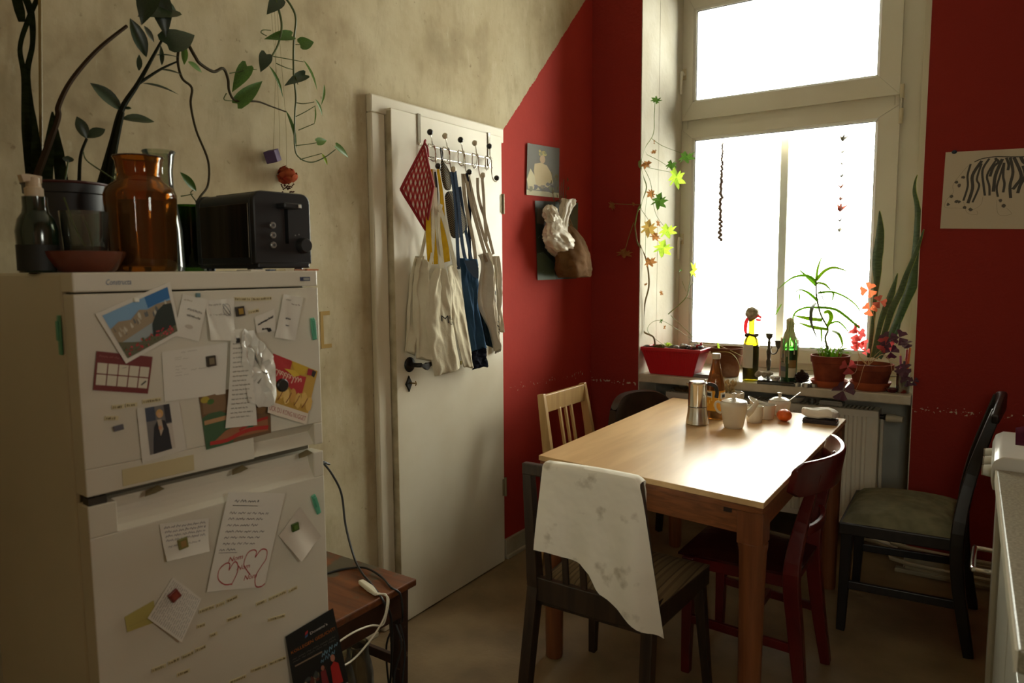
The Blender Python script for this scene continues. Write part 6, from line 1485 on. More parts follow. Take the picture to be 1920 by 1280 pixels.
b = B(); b.m = 0; b.grid(24,2,arc(.0395,-2.6,.6,.040,.128)); b.m = 1; b.grid(14,2,arc(.0398,-2.6,-1.6,.098,.125)); b.grid(14,2,arc(.0398,-.7,.5,.092,.120)); b.m = 2; b.grid(10,2,arc(.0400,-2.4,-1.7,.104,.118)); b.grid(8,2,arc(.0400,-.5,.1,.098,.112)); b.m = 3
for k in range(9): a = -2.2+.25*k; b.grid(5,2,arc(.0400,a,a+.12,.060+.012*(k%3),.074+.012*(k%3)))
mk('label', b, [mat('label_yellow', (216,150,28), .55), solid((206,204,192)), solid((40,48,56)), solid((232,196,96))], bt)
# teapot
tp_ = thing('teapot', 'white porcelain teapot with knobbed lid next to the moka pot', 'teapot', (1.064,-.765,TZ))
b = B(); b.lathe([(.034,0),(.038,.004),(.042,.02),(.053,.085),(.0545,.096),(.052,.106),(.047,.110),(.044,.106),(.0001,.104)], seg=44, caps=False); b.lathe([(.034,0),(.0001,0)], seg=44, caps=False); mk('body', b, porcelain, tp_, smooth=True)
b = B(); b.lathe([(.049,.108),(.050,.111),(.034,.117),(.012,.121),(.007,.124),(.007,.130),(.010,.136),(.009,.142),(.0001,.146)], seg=36, caps=False); mk('lid', b, porcelain, tp_, smooth=True)
b = B(); b.tube([(.042,.024,.055),(.058,.034,.070),(.070,.042,.090),(.080,.048,.106)], [.016,.013,.010,.008], 14); mk('spout', b, porcelain, tp_, smooth=True)
b = B(); b.sweep([(-.048,-.018,.100),(-.060,-.024,.106),(-.068,-.029,.098),(-.066,-.028,.078),(-.056,-.024,.064),(-.046,-.018,.060)], .009, .007, (.35,-.9,0)); mk('handle', b, porcelain, tp_, smooth=True, bevel=.003)
def cuplike(name, label, cat, x, y, prof, inner=None, im=None, m_=porcelain, seg=36):
    t = thing(name, label, cat, (x,y,TZ)); b = B(); b.lathe(prof, seg=seg, caps=False); b.lathe([(prof[0][0],0),(.0001,0)], seg=seg, caps=False); mk('vessel', b, m_, t, smooth=True)
    if inner: b = B(); b.lathe([(.0001,inner[1]),(inner[0],inner[1])], seg=24, caps=False); mk('contents', b, im, t)
    return t
cuplike('mug', 'small handleless off-white cup nearest the teapot spout', 'cup', 1.105, -.612, [(.028,0),(.031,.003),(.034,.03),(.036,.070),(.0345,.071),(.032,.03),(.029,.008),(.0001,.007)])
cuplike('bowl', 'small white bowl of dark loose tea behind the off-white cup', 'bowl', 1.128, -.515, [(.026,0),(.030,.003),(.036,.03),(.040,.062),(.0385,.063),(.034,.03),(.028,.008),(.0001,.007)], (.037,.050), mat('dark_tea', (58,48,40), .9, c2=(110,100,88), scale=120))
sg_ = thing('sugar_bowl', 'white lidded porcelain sugar bowl with spoon handle sticking out', 'sugar bowl', (1.155,-.40,TZ))
b = B(); b.lathe([(.030,0),(.034,.004),(.042,.025),(.047,.052),(.047,.060),(.043,.066),(.040,.064),(.0001,.060)], seg=40, caps=False); b.lathe([(.03,0),(.0001,0)], seg=40, caps=False); mk('vessel', b, porcelain, sg_, smooth=True)
b = B(); b.lathe([(.040,.066),(.041,.069),(.026,.077),(.009,.081),(.007,.084),(.0065,.090),(.010,.096),(.010,.100),(.0001,.101)], seg=32, caps=False); mk('lid', b, porcelain, sg_, smooth=True)
b = B(); b.sweep([(.034,.010,.062),(.060,.022,.086),(.080,.030,.104)], [.006,.007,.010], .003); mk('spoon', b, mat('spoon_cream', (222,212,190), .3), sg_, smooth=True)
md = thing('mandarin', 'single orange mandarin lying on the table before the sugar bowl', 'fruit', (1.207,-.53,TZ+.0262))
b = B(); b.ell((0,0,0), (.031,.031,.0262), 28, 18); mk('peel', b, mat('mandarin_peel', (214,84,20), .4, c2=(226,104,28), scale=20, bump=.25, bscale=160), md, smooth=True)
b = B(); b.lathe([(.004,.0245),(.003,.028),(.0001,.028)], seg=8, caps=False); mk('stem_button', b, stem_green, md)
ov = thing('oval_dish', 'off-white oval dish with raised rim behind teapot and bowl', 'dish', (1.085,-.385,TZ))
b = B(); n = 40
def ovf(u, v):
    a = 2*pi*u; prof = [(.042,0),(.046,.003),(.056,.035),(.063,.052),(.064,.054),(.061,.053),(.052,.034),(.040,.008)]
    r, z = prof[min(int(v*7+.001),7)]
    return (r*cos(a)*1.12, r*sin(a)*.72, z*(1+.28*cos(2*a)) if z > .04 else z)
b.grid(40, 8, ovf, loop=True); b.add([(.04*cos(2*pi*k/20)*1.12,.04*sin(2*pi*k/20)*.72,.008) for k in range(20)], [tuple(range(20))]); mk('dish', b, porcelain, ov, smooth=True)
dp = thing('planter', 'small white octagonal pot with dried pale plant behind the teapot', 'plant', (.935,-.372,TZ), .2)
b = B(); b.lathe([(.036,0),(.038,.002),(.052,.055),(.054,.066),(.054,.078),(.050,.078),(.046,.062),(.0001,.060)], seg=8, caps=False); b.lathe([(.036,0),(.0001,0)], seg=8, caps=False); mk('pot', b, porcelain, dp)
b = B(); b.lathe([(.0001,.066),(.048,.064)], seg=8, caps=False); mk('soil', b, soil, dp)
dm = mat('dried_succulent', (186,162,118), .85, c2=(150,126,86), scale=40)
rr = random.Random(9)
for i in range(26):
    a = rr.uniform(0,6.28); r = rr.uniform(.004,.030); h = rr.uniform(.01,.06); b = B(); b.ell((0,0,0), (.0075,.0055,.014), 7, 5)
    o = mk('dried_leaf', b, dm, dp, smooth=True); o.location = (r*cos(a)-.012, r*sin(a), .066+h); o.rotation_euler = (rr.uniform(-.9,.9), rr.uniform(-.9,.9), a)
for i in range(5):
    b = B(); a = rr.uniform(0,6.28); b.tube([(-.01,0,.07),(-.01+.02*cos(a),.02*sin(a),.10),(-.012+.03*cos(a),.03*sin(a),.125+.03*rr.random())], [.002,.0012], 5); mk('dried_stalk', b, mat('straw', (190,170,126), .8), dp, smooth=True)
bu = thing('napkin', 'crumpled white paper napkin bundle lying on a dark purse at the table corner', 'napkin', (1.335,-.47,TZ+.020), .05)
b = B(); rr = random.Random(21); b.ell((0,0,.020), (1,1,1), 20, 12, jit=.10, rnd=rr); b.v = [((abs(x)**.45)*math.copysign(.070,x), (abs(y)**.5)*math.copysign(.034,y), .020+(abs(z-.020)**.6)*math.copysign(.020,z-.020)) for x,y,z in b.v]
for i, v in enumerate(b.v): b.v[i] = (v[0]*(1+.05*sin(40*v[1])), v[1]*(1+.1*sin(31*v[0])), max(0,v[2]+.004*sin(60*v[0]+20*v[1])))
mk('bundle', b, mat('tissue_white', (236,232,222), .85), bu, smooth=True, ang=22)
b = B(); b.box(-.066,.066,-.034,.034,0,.018); b.box(-.069,.069,-.036,.036,.006,.009)
pu = mk('wallet', b, mat('dark_leather', (36,22,22), .4, c2=(50,32,30), scale=30, bump=.4), bevel=.004); pu.location = (1.342,-.478,TZ); pu.rotation_euler = (0,0,.05); tag(pu, 'small dark brown purse lying under the white napkin', 'wallet')

# ================================================================ ON THE RADIATOR
RZ = .7185
t_ = thing('dish', 'shallow white dish standing on the radiator top behind the sugar bowl', 'dish', (1.0877,0.16,0.7165)[:2]+(RZ,)); b = B(); b.lathe([(.04,0),(.058,.022),(.060,.026),(.055,.024),(.038,.004),(.0001,.004)], seg=30, caps=False); mk('dish', b, porcelain, t_, smooth=True)
t_ = thing('tea_light', 'lone tea light on the radiator top', 'candle', (1.1782,0.16,0.7172)[:2]+(RZ,)); alu = mat('aluminium_cup', (170,166,154), .3, .9)
b = B(); b.lathe([(.019,0),(.0195,.016),(.0185,.016),(.0185,.012),(.0001,.012)], seg=20, caps=False); mk('cup', b, alu, t_, smooth=True); b = B(); b.lathe([(.0001,.0125),(.018,.012)], seg=18, caps=False); mk('wax', b, wax, t_)
t_ = thing('plastic_case', 'flat clear plastic case lying on the radiator top beneath the purple leaves', 'case', (1.2713,0.16,0.7183)[:2]+(RZ,)); b = B(); b.box(-.055,.055,-.035,.035,0,.016); mk('case', b, mat('frosted_case', (176,172,158), .2, coat=.4), t_, bevel=.003); b = B(); b.box(-.05,.05,-.032,.032,.016,.022); mk('lid', b, mat('case_lid', (190,186,172), .15, coat=.4), t_, bevel=.002)
t_ = thing('basket', 'flat woven tray lying on the left end of the radiator', 'basket', (.52,.155,RZ)); b = B(); b.lathe([(.06,0),(.075,.016),(.072,.016),(.058,.003),(.0001,.003)], seg=24, caps=False, sx=1.1, sy=.6); mk('weave', b, mat('wicker', (132,108,66), .9, c2=(90,70,40), scale=60, bump=.5), t_, smooth=True)

# ================================================================ ON THE WINDOW SILL
SZ = .8203
# red planter with geranium
pl = thing('planter', 'rectangular ribbed red plastic planter with a leggy geranium and pebbles on the sill', 'plant', (.475,.085,SZ), -.02)
b = B(); bt_ = [(-.125,-.055),(.125,-.055),(.125,.055),(-.125,.055)]; tp2 = [(-.168,-.078),(.168,-.078),(.168,.078),(-.168,.078)]
b.hexa([(x,y,0) for x,y in bt_], [(x,y,.138) for x,y in tp2]); b.box(-.174,.174,-.084,-.072,.130,.150); b.box(-.174,.174,.072,.084,.130,.150); b.box(-.174,-.162,-.084,.084,.130,.150); b.box(.162,.174,-.084,.084,.130,.150)
redp = mat('planter_red', (186,18,32), .38); mk('box', b, redp, pl, bevel=.004)
b = B()
for k in range(22):
    x0 = -.118+.236*k/21; x1 = x0*1.34; b.beam((x0,-.0555,.006),(x1,-.0765,.128),.004,.003,(0,1,0))
mk('ribs', b, redp, pl)
b = B(); b.grid(16,8,lambda u,v: (-.163+.326*u,-.073+.146*v,.142+.006*sin(9*u+5*v)+.008*sin(14*u*v+2))); mk('soil', b, soil, pl, smooth=True)
pcols = [(150,146,134),(110,100,88),(172,164,146),(84,88,92),(136,112,88),(60,90,130)]
rr = random.Random(2)
for i in range(16):
    r = rr.uniform(.009,.016); b = B(); b.ell((0,0,0), (r,r*.85,r*.62), 10, 6); c_ = pcols[i%6] if i != 7 else (50,84,140)
    o = mk('pebble', b, mat('pebble_%d' % (i%6), c_, .5, c2=tuple(int(x*.85) for x in c_), scale=60), smooth=True)
    o.location = (.475+.02+.009*i+rr.uniform(-.008,.008), .085+rr.uniform(-.06,.06), SZ+.156+.004*(i%2)); o.rotation_euler = (0,0,rr.uniform(0,3))
    tag(o, 'small smooth pebble lying on the soil of the red planter', 'pebble', 'pebbles in the red planter')
o = thing('figurine', 'tiny red glazed figure among the pebbles of the red planter', 'figurine', (.612,.07,SZ+.152)); b = B(); b.ell((0,0,.010), (.016,.011,.012), 10, 8); b.ell((.014,0,.022), (.008,.008,.009), 8, 6); b.add([(.018,0,.03),(.012,.004,.03),(.016,0,.042)], [(0,1,2)]); mk('body', b, mat('red_glaze', (170,40,40), .25), o, smooth=True)
su = thing('succulent', 'yellowish green rosette succulent at the middle of the red planter', 'plant', (.452,.035,SZ+.148))
for i in range(14):
    a = i*2.4; r = .008+.002*i; leaf(su, 'lance', V((.452+.004*cos(a),.035+.004*sin(a),SZ+.156)), V((.452+r*1.1*cos(a),.035+r*1.1*sin(a),SZ+.170+.012*(1-i/14))), .010, leaf_light, (.0,-.2,1))
su = thing('cactus', 'dark green cluster cactus between geranium stem and rosette in the red planter', 'plant', (.405,.03,SZ+.146))
for i in range(8):
    b = B(); b.ell((0,0,0), (.009,.009,.012), 9, 7); o = mk('segment', b, mat('cactus_green', (74,72,40), .8, c2=(98,92,56), scale=80, bump=.5), su, smooth=True); o.location = (rr.uniform(-.022,.022), rr.uniform(-.02,.02), .008)
gs = mat('geranium_stem', (112,98,58), .6, c2=(136,120,74), scale=30); gl = mat('geranium_stem_green', (120,136,66), .5)
YG = .06
stem(pl, [(.385,.075,SZ+.14),(0.3648,0.07,0.9713),(0.3564,0.06,1.0215),(0.3043,0.05,1.0483),(0.2992,0.05,1.0908),(0.3069,0.05,1.2043),(0.3268,0.06,1.3169),(0.3098,0.05,1.4568),(0.2898,-0.015,1.5392),(0.2783,-0.025,1.635)], [.0055,.005,.005,.0042], gs)
stem(pl, [(0.2783,-0.025,1.635),(0.2905,-0.005,1.731),(0.3139,0.04,1.842),(0.288,-0.005,1.948),(0.2907,0.02,2.0248),(0.3256,0.09,2.1254),(0.3316,0.09,2.2261),(0.335,0.09,2.2996)], [.0042,.003,.0022,.0016], gl)
for pts in ([(0.2773,0.05,2.0326),(0.3719,0.09,1.9786),(0.4408,0.12,1.9219)], [(0.2879,-0.005,1.9547),(0.3429,0.09,1.9402),(0.4231,0.11,1.9196)], [(0.296,0.01,1.9625),(0.3314,0.05,1.869),(0.376,0.02,1.7011),(0.4434,0,1.6163)], [(0.2904,-0.005,1.7378),(0.341,0,1.6677),(0.3647,-0.02,1.6386)], [(0.2904,-0.005,1.7446),(0.2296,-0.02,1.7497),(0.161,-0.03,1.7555)], [(0.2729,-0.03,1.6486),(0.2437,-0.03,1.5675),(0.2293,-0.04,1.5056)], [(0.3068,0.05,1.4569),(0.3169,0.03,1.5947),(0.3125,0.03,1.7048),(0.3173,0.05,1.8154)], [(0.3184,0.09,2.1058),(0.3646,0.14,2.0671),(0.4588,0.2,2.0248)]):
    stem(pl, pts, [.0016,.001], gl, 'petiole', 5)
stem(pl, [(.60,.10,SZ+.14),(0.5721,0.12,1.0156),(0.4314,0.12,1.1405)], [.002,.0016], gl); stem(pl, [(0.4165,0.12,1.1471),(0.5176,0.12,1.2406),(0.5378,0.12,1.3169),(0.5467,0.12,1.3788)], [.003,.0024,.0016], gl)
stem(pl, [(.43,.09,SZ+.14),(0.3065,0.09,1.0525),(0.3792,0.11,1.1111),(0.5795,0.12,0.9993)], [.0014,.001], gl)
for pts in ([(0.5701,0.12,1.3418),(0.5382,0.12,1.2962),(0.5257,0.12,1.2684)], [(0.5176,0.12,1.2406),(0.5537,0.12,1.2315),(0.5782,0.12,1.2182)], [(0.4943,0.12,1.3305),(0.517,0.12,1.2752)]): stem(pl, pts, [.0015,.001], gl, 'petiole', 5)
LG, LB = leaf_green, leaf_dry
for a, t, w, m_ in (((0.3411,0.09,2.2854),(0.349,0.07,2.3301),.085,LG),((0.4658,0.2,2.0406),(0.4973,0.17,1.9607),.13,LG),((0.4099,0.14,1.992),(0.4248,0.12,1.9232),.09,LG),((0.4404,0.12,1.9491),(0.4828,0.08,1.8099),.13,leaf_light),((0.3941,0.06,1.8113),(0.379,0.03,1.7043),.13,LG),
                     ((0.3122,0.03,1.9687),(0.2652,-0.03,1.9471),.075,LB),((0.3542,0.05,1.8198),(0.3101,0.04,1.7849),.09,LB),((0.161,-0.03,1.7555),(0.1278,-0.05,1.7366),.085,LB),((0.2747,-0.02,1.7513),(0.2584,-0.03,1.7447),.04,LB),((0.3644,-0.02,1.6656),(0.357,-0.04,1.5531),.13,mat('leaf_yellowing', (150,136,64), .6, c2=(170,128,70), scale=20, translucent=.4)),
                     ((0.4459,0,1.6403),(0.4783,-0.02,1.5476),.14,leaf_light),((0.4444,0,1.5558),(0.4366,-0.04,1.4477),.15,leaf_light),((0.4047,-0.01,1.5904),(0.3819,-0.03,1.5446),.09,LB),((0.2292,-0.04,1.5125),(0.2301,-0.06,1.4516),.13,LB),((0.3349,0.02,1.4632),(0.3768,0,1.4036),.10,LB),((0.5367,0.12,1.3788),(0.5967,0.09,1.4019),.13,leaf_light),((0.3969,-0.01,1.6311),(0.4225,-0.02,1.6497),.06,LB),
                     ((0.3961,0.05,1.255),(0.4176,0.04,1.2792),.04,LB),((0.3729,0.1,1.1044),(0.4035,0.08,1.1138),.035,LG),((0.4787,0.12,1.3928),(0.4967,0.1,1.3832),.03,LG),((0.3335,0.08,2.0785),(0.3507,0.06,2.0875),.03,LB),((0.3431,0.08,2.0207),(0.3366,0.06,2.0431),.05,LB),((0.2918,0.04,1.3171),(0.3144,0.03,1.3091),.03,LB),((0.3959,0.1,1.0698),(0.4218,0.08,1.0821),.03,LB)):
    leaf(pl, 'lobed', a, t, w, m_, (.2,-1,.25))
# brown pot
bp_ = thing('flower_pot', 'weathered brown clay pot with sprawling pale runner between red planter and wine bottle', 'plant', (.738,.165,SZ))
b = B(); b.lathe([(.058,0),(.062,.004),(.078,.120),(.085,.122),(.088,.155),(.083,.156),(.078,.124),(.0001,.13)], seg=36, caps=False); b.lathe([(.058,0),(.0001,0)], seg=36, caps=False); mk('pot', b, mat('weathered_clay', (112,70,48), .85, c2=(150,116,92), scale=9, bump=.15, bscale=50, contrast=(.5,.7)), bp_, smooth=True)
b = B(); b.lathe([(.0001,.142),(.079,.138)], seg=24, caps=False); mk('soil', b, soil, bp_)
for pts in ([(0.5759,0.13,0.9982),(0.6363,0.12,0.9953),(0.6922,0.12,0.9914),(0.7707,0.09,0.9714),(0.8602,0.06,0.9397)], [(0.6444,0.1,0.9425),(0.7804,0.06,0.9614),(0.8409,0.04,0.9009),(0.8358,0.02,0.8234),(0.8103,-0.02,0.7605)]): stem(bp_, pts, [.0018,.0012], mat('runner_pale', (186,176,106), .6), 'runner', 5)
leaf(bp_, 'oval', (0.6988,0.12,1.0054), (0.716,0.1,0.9618), .012, leaf_light, (.2,-1,.3))
b = B(); b.box(.595,.72,.03,.16,SZ,SZ+.012); b.box(.60,.70,.035,.15,SZ+.012,SZ+.016); tag(mk('paper_stack', b, mat('grey_leaflets', (150,146,136), .6, c2=(120,112,110), scale=12), bevel=.001), 'flat stack of grey leaflets lying beside the red planter', 'paper')
# wine bottle with dried flower on top
wn = thing('bottle', 'dark wine bottle with blank white label and a shell ornament on its mouth', 'bottle', (.892,.065,SZ))
wg = thin_glass('olive_glass', (248,240,140), .9, .03)
b = B(); b.lathe([(.036,0),(.039,.006),(.039,.185),(.037,.205),(.028,.226),(.0165,.240),(.0145,.252),(.0145,.310),(.016,.312),(.016,.322),(.0120,.322),(.0120,.25),(.026,.224),(.0365,.19),(.0365,.01),(.0001,.01)], seg=36, caps=False); b.lathe([(.036,0),(.0001,0)], seg=36, caps=False); mk('vessel', b, wg, wn, smooth=True)
b = B(); b.lathe([(.0001,.011),(.0372,.012),(.0378,.186),(.0001,.186)], seg=28, caps=False); mk('contents', b, mat('dark_wine', (22,20,10), .15), wn, smooth=True)
b = B(); b.grid(20,2,arc(.0394,-2.75,-1.05,.070,.190)); mk('label', b, mat('label_blank', (206,200,184), .7), wn)
b = B(); b.tube([(.030*cos(a)*(1+.05*sin(5*a)),.030*sin(a)*(1+.05*sin(5*a)),.236+.003*sin(3*a)) for a in [2*pi*k/24 for k in range(25)]], .0062, 8, n=1, cap=False); mk('necklace', b, mat('moss_wreath', (78,66,44), .9, c2=(104,90,60), scale=120, bump=.8), wn, smooth=True)
b = B(); rr = random.Random(4); b.ell((0,0,.348), (.036,.034,.030), 16, 10, jit=.12, rnd=rr); b.ell((-.006,0,.322), (.017,.016,.016), 10, 6, jit=.1, rnd=rr); mk('shell_ornament', b, mat('barnacle', (206,196,170), .8, c2=(160,148,122), scale=60, bump=.6), wn, smooth=True, ang=30)
rib = mat('pink_ribbon', (226,96,104), .6, translucent=.5)
b = B(); b.ribbon([(-.016,-.014,.325),(-.024,-.018,.30),(-.026,-.018,.262),(-.022,-.016,.245)], [.016,.020,.018,.012], (.8,.5,0)); mk('ribbon', b, rib, wn, smooth=True, solid_=.001)
b = B(); b.ribbon([(.014,-.012,.330),(.032,-.016,.336),(.048,-.016,.330),(.046,-.014,.316),(.024,-.012,.318)], .012, (0,.3,1)); mk('ribbon', b, rib, wn, smooth=True, solid_=.001)
# candlestick
cs = thing('candlestick', 'small tarnished two-branched metal candlestick between the two bottles', 'candlestick', (.965,.13,SZ))
brz = mat('tarnished_bronze', (84,74,58), .5, .7, c2=(58,50,40), scale=40, bump=.4)
b = B(); b.lathe([(.034,0),(.036,.004),(.026,.012),(.011,.020),(.008,.032),(.011,.040),(.007,.048),(.011,.075),(.0125,.10),(.008,.112),(.0105,.130),(.0125,.150),(.008,.166),(.007,.185),(.009,.195),(.0055,.205),(.006,.212),(.015,.222),(.019,.240),(.021,.243),(.016,.243),(.012,.226),(.0001,.224)], seg=20, caps=False); mk('column', b, brz, cs, smooth=True)
b = B(); b.tube([(.006,0,.15),(.016,0,.138),(.032,0,.140),(.042,0,.155),(.045,0,.172)], .0032, 7); b.lathe([(.0045,.165),(.007,.172),(.014,.185),(.019,.205),(.021,.207),(.016,.206),(.011,.186),(.0001,.184)], (.046,0,0), 16, caps=False); b.tube([(.006,0,.158),(.014,0,.172),(.010,0,.182)], .002, 6); mk('arm', b, brz, cs, smooth=True)
b = B(); b.tube([(-.002,-.018,.24),(-.012,-.018,.262),(-.016,-.018,.285)], .0009, 5); mk('wick_wire', b, stem_brown, cs)
# black slab tray with corals, bowl and wax bottle
tr = thing('tray', 'small black tray on the sill carrying candlestick shells and green bottle', 'tray', (1.035,.02,SZ)); b = B(); b.box(-.088,.098,-.032,.034,0,.014); b.box(-.085,.095,-.028,.030,.014,.018); mk('slab', b, mat('black_lacquer', (18,18,18), .15, coat=.5), tr, bevel=.003)
co = thing('coral', 'chunk of white coral and shells at the foot of the candlestick', 'coral', (.965,.055,SZ+.0181)); rr = random.Random(8); cm_ = mat('white_coral', (196,186,166), .8, c2=(150,140,120), scale=50, bump=.6)
for i in range(16):
    b = B(); r = rr.uniform(.010,.018); b.ell((0,0,0), (r,r*.8,r*.8), 9, 6, jit=.15, rnd=rr); o = mk('lump', b, cm_, co, smooth=True); o.location = (rr.uniform(-.036,.040), rr.uniform(-.018,.012), .010+rr.uniform(0,.018)*(1 if i%3 else 2))
sb_ = thing('shell_bowl', 'tiny white patterned dish on the edge of the black tray', 'dish', (1.030,.012,SZ+.0181)); b = B(); b.lathe([(.014,0),(.022,.012),(.026,.022),(.024,.022),(.018,.010),(.0001,.006)], seg=20, caps=False); mk('dish', b, mat('patterned_china', (206,200,186), .25, c2=(120,116,116), scale=55, contrast=(.60,.66)), sb_, smooth=True)
gb = thing('bottle', 'green glass bottle caked with pale dripped candle wax beside the candlestick', 'bottle', (1.072,.105,SZ+.0003))
b = B(); b.lathe([(.036,0),(.039,.006),(.039,.175),(.036,.205),(.022,.245),(.0145,.27),(.0145,.31),(.012,.31),(.012,.27),(.020,.244),(.036,.18),(.0365,.01),(.0001,.01)], seg=36, caps=False); b.lathe([(.036,0),(.0001,0)], seg=36, caps=False); mk('vessel', b, thin_glass('green_glass', (190,246,180), .9, .03), gb, smooth=True)
b = B(); b.lathe([(.0001,.012),(.0374,.012),(.0374,.168),(.0001,.168)], seg=24, caps=False); mk('dark_filling', b, mat('bottle_dark', (26,34,22), .3), gb, smooth=True)
b = B(); rr = random.Random(6); seg = 40
lens = [rr.uniform(.19,.235) for _ in range(seg)]
def wf(u, v):
    k = int(round(u*seg))%seg; a = 2*pi*u
    zt = .330-(.330-lens[k])*v
    r = .0145+.0015*v if zt > .268 else (.0155+(.268-zt)/.06*.022 if zt > .205 else .0392)
    return ((r+.0022+.0022*sin(9*a+11*v)+.0015*sin(17*a))*cos(a)*(1 if v > .08 else v/.08*.9+.1), (r+.0022+.0022*sin(9*a+11*v)+.0015*sin(17*a))*sin(a)*(1 if v > .08 else v/.08*.9+.1), zt)
b.grid(seg, 16, wf, loop=True)
for i in range(18): a = rr.uniform(0,6.28); z0 = rr.uniform(.10,.19); b.tube([(.041*cos(a),.041*sin(a),.225),(.0412*cos(a),.0412*sin(a),(z0+.225)/2),(.041*cos(a),.041*sin(a),z0)], [.0022,.0028,.0034], 6)
mk('wax_drips', b, wax, gb, smooth=True, ang=60)
b = B(); b.tube([(-.036,-.018,.23),(-.039,-.017,.12),(-.040,-.016,.03),(-.041,-.02,.012)], [.0025,.0032,.0045], 7); mk('pink_wax_run', b, mat('pink_wax', (206,150,140), .5), gb, smooth=True)
b = B(); b.m = 0; b.grid(14,2,arc(.0394,-2.7,-1.75,.110,.165)); b.m = 1; b.grid(14,2,arc(.0394,-2.7,-1.75,.030,.106)); b.m = 2; b.grid(12,2,arc(.0394,-1.4,-.35,.030,.078)); b.m = 3; b.grid(12,2,arc(.0394,-1.4,-.35,.080,.118)); b.m = 4; b.grid(14,2,arc(.0397,-2.7,-1.75,.060,.085)); b.grid(14,2,arc(.0397,-2.5,-2.0,.128,.150))
mk('label', b, [solid((120,104,80)), solid((136,128,108)), solid((206,196,166)), solid((140,110,60)), solid((90,92,98))], gb)
pn = thing('pine_cone', 'dark open pine cone beside the tea lights on the sill', 'pine cone', (1.140,.085,SZ)); b = B(); b.ell((0,0,.030), (.010,.010,.028), 8, 6); mk('core', b, mat('cone_dark', (34,26,20), .9), pn)
sc_ = B(); sc_.add([(-.010,.006,0),(.010,.006,0),(.012,.024,.006),(0,.030,.009),(-.012,.024,.006),(0,.022,.001)], [(0,1,5),(0,5,4),(1,2,5),(2,3,5),(3,4,5)])
sme = None
for i in range(44):
    t = i/44; a = i*2.4; k = (.55+.45*sin(pi*min(1,t*1.15+.12)))*(1-.55*t)*1.15
    if sme is None: o = mk('scale', sc_, mat('cone_scale', (56,42,32), .85), pn, solid_=.0015); sme = o
    else: o = sme.copy(); COL.objects.link(o)
    o.location = (0,0,.006+.058*t); o.rotation_euler = (.15+.7*t,0,a); o.scale = (k*1.45,k*1.45,k*1.3)
def tealight(x, y, label):
    t = thing('tea_light', label, 'candle', (x,y,SZ), 0, 'tea lights on the sill')
    b = B(); b.lathe([(.019,0),(.0195,.017),(.0185,.017),(.0185,.012),(.0001,.012)], seg=22, caps=False); mk('cup', b, alu, t, smooth=True)
    b = B(); b.lathe([(.0001,.0125),(.018,.012)], seg=18, caps=False); mk('wax', b, wax, t); b = B(); b.tube([(0,0,.012),(.001,0,.018)], .0006, 5, n=1); mk('wick', b, black_pl, t)
tealight(1.136,.008,'tea light on the sill edge nearest the black tray'); tealight(1.180,.004,'tea light on the sill edge between tray and potted spider plant, second of three'); tealight(1.208,.028,'tea light half hidden against the saucer of the spider plant')
# two pots
def claypot(t, r0, r1, h, sr, m_, ms_, sh=.030):
    b = B(); b.lathe([(sr*.78,0),(sr*.82,.003),(sr*.99,sh),(sr,sh+.004),(sr*.95,sh+.003),(sr*.78,.008),(.0001,.007)], seg=40, caps=False); b.lathe([(sr*.78,0),(.0001,0)], seg=40, caps=False); mk('saucer', b, ms_, t, smooth=True)
    z = .0085; rim = h*.24
    b = B(); b.lathe([(r0,z),(r0+.003,z+.004),(r1*.93,z+h-rim),(r1,z+h-rim+.002),(r1*1.02,z+h),(r1*.95,z+h+.001),(r1*.90,z+h-rim),(.0001,z+h-rim)], seg=40, caps=False); b.lathe([(r0,z),(.0001,z)], seg=40, caps=False); mk('pot', b, m_, t, smooth=True)
    b = B(); b.lathe([(.0001,z+h-.014),(r1*.93,z+h-.018)], seg=24, caps=False); mk('soil', b, soil, t)
pa = thing('potted_plant', 'terracotta pot on saucer with a thin arching strap-leaved plant and grassy tuft', 'plant', (1.268,.085,SZ))
claypot(pa, .060, .088, .145, .088, terracotta, terra_light)
pb = thing('potted_plant', 'terracotta pot on bright orange saucer with tall sword leaves and purple clover', 'plant', (1.448,.095,SZ))
claypot(pb, .066, .098, .115, .092, terracotta, terra_light, .036)
sl_l, sl_g = leaf_light, mat('strap_green', (118,156,50), .45, c2=(140,178,62), scale=18, translucent=.65)
st_g = mat('dracaena_stem', (104,112,76), .6)
YA = .10
stem(pa, [(1.272,.09,SZ+.13),(1.2429,0.09,1.0507),(1.2508,0.1,1.0994),(1.218,0.1,1.1637),(1.2007,0.1,1.2206),(1.1911,0.1,1.2777),(1.1891,0.1,1.339)], [.006,.0045,.0045,.0035], st_g)
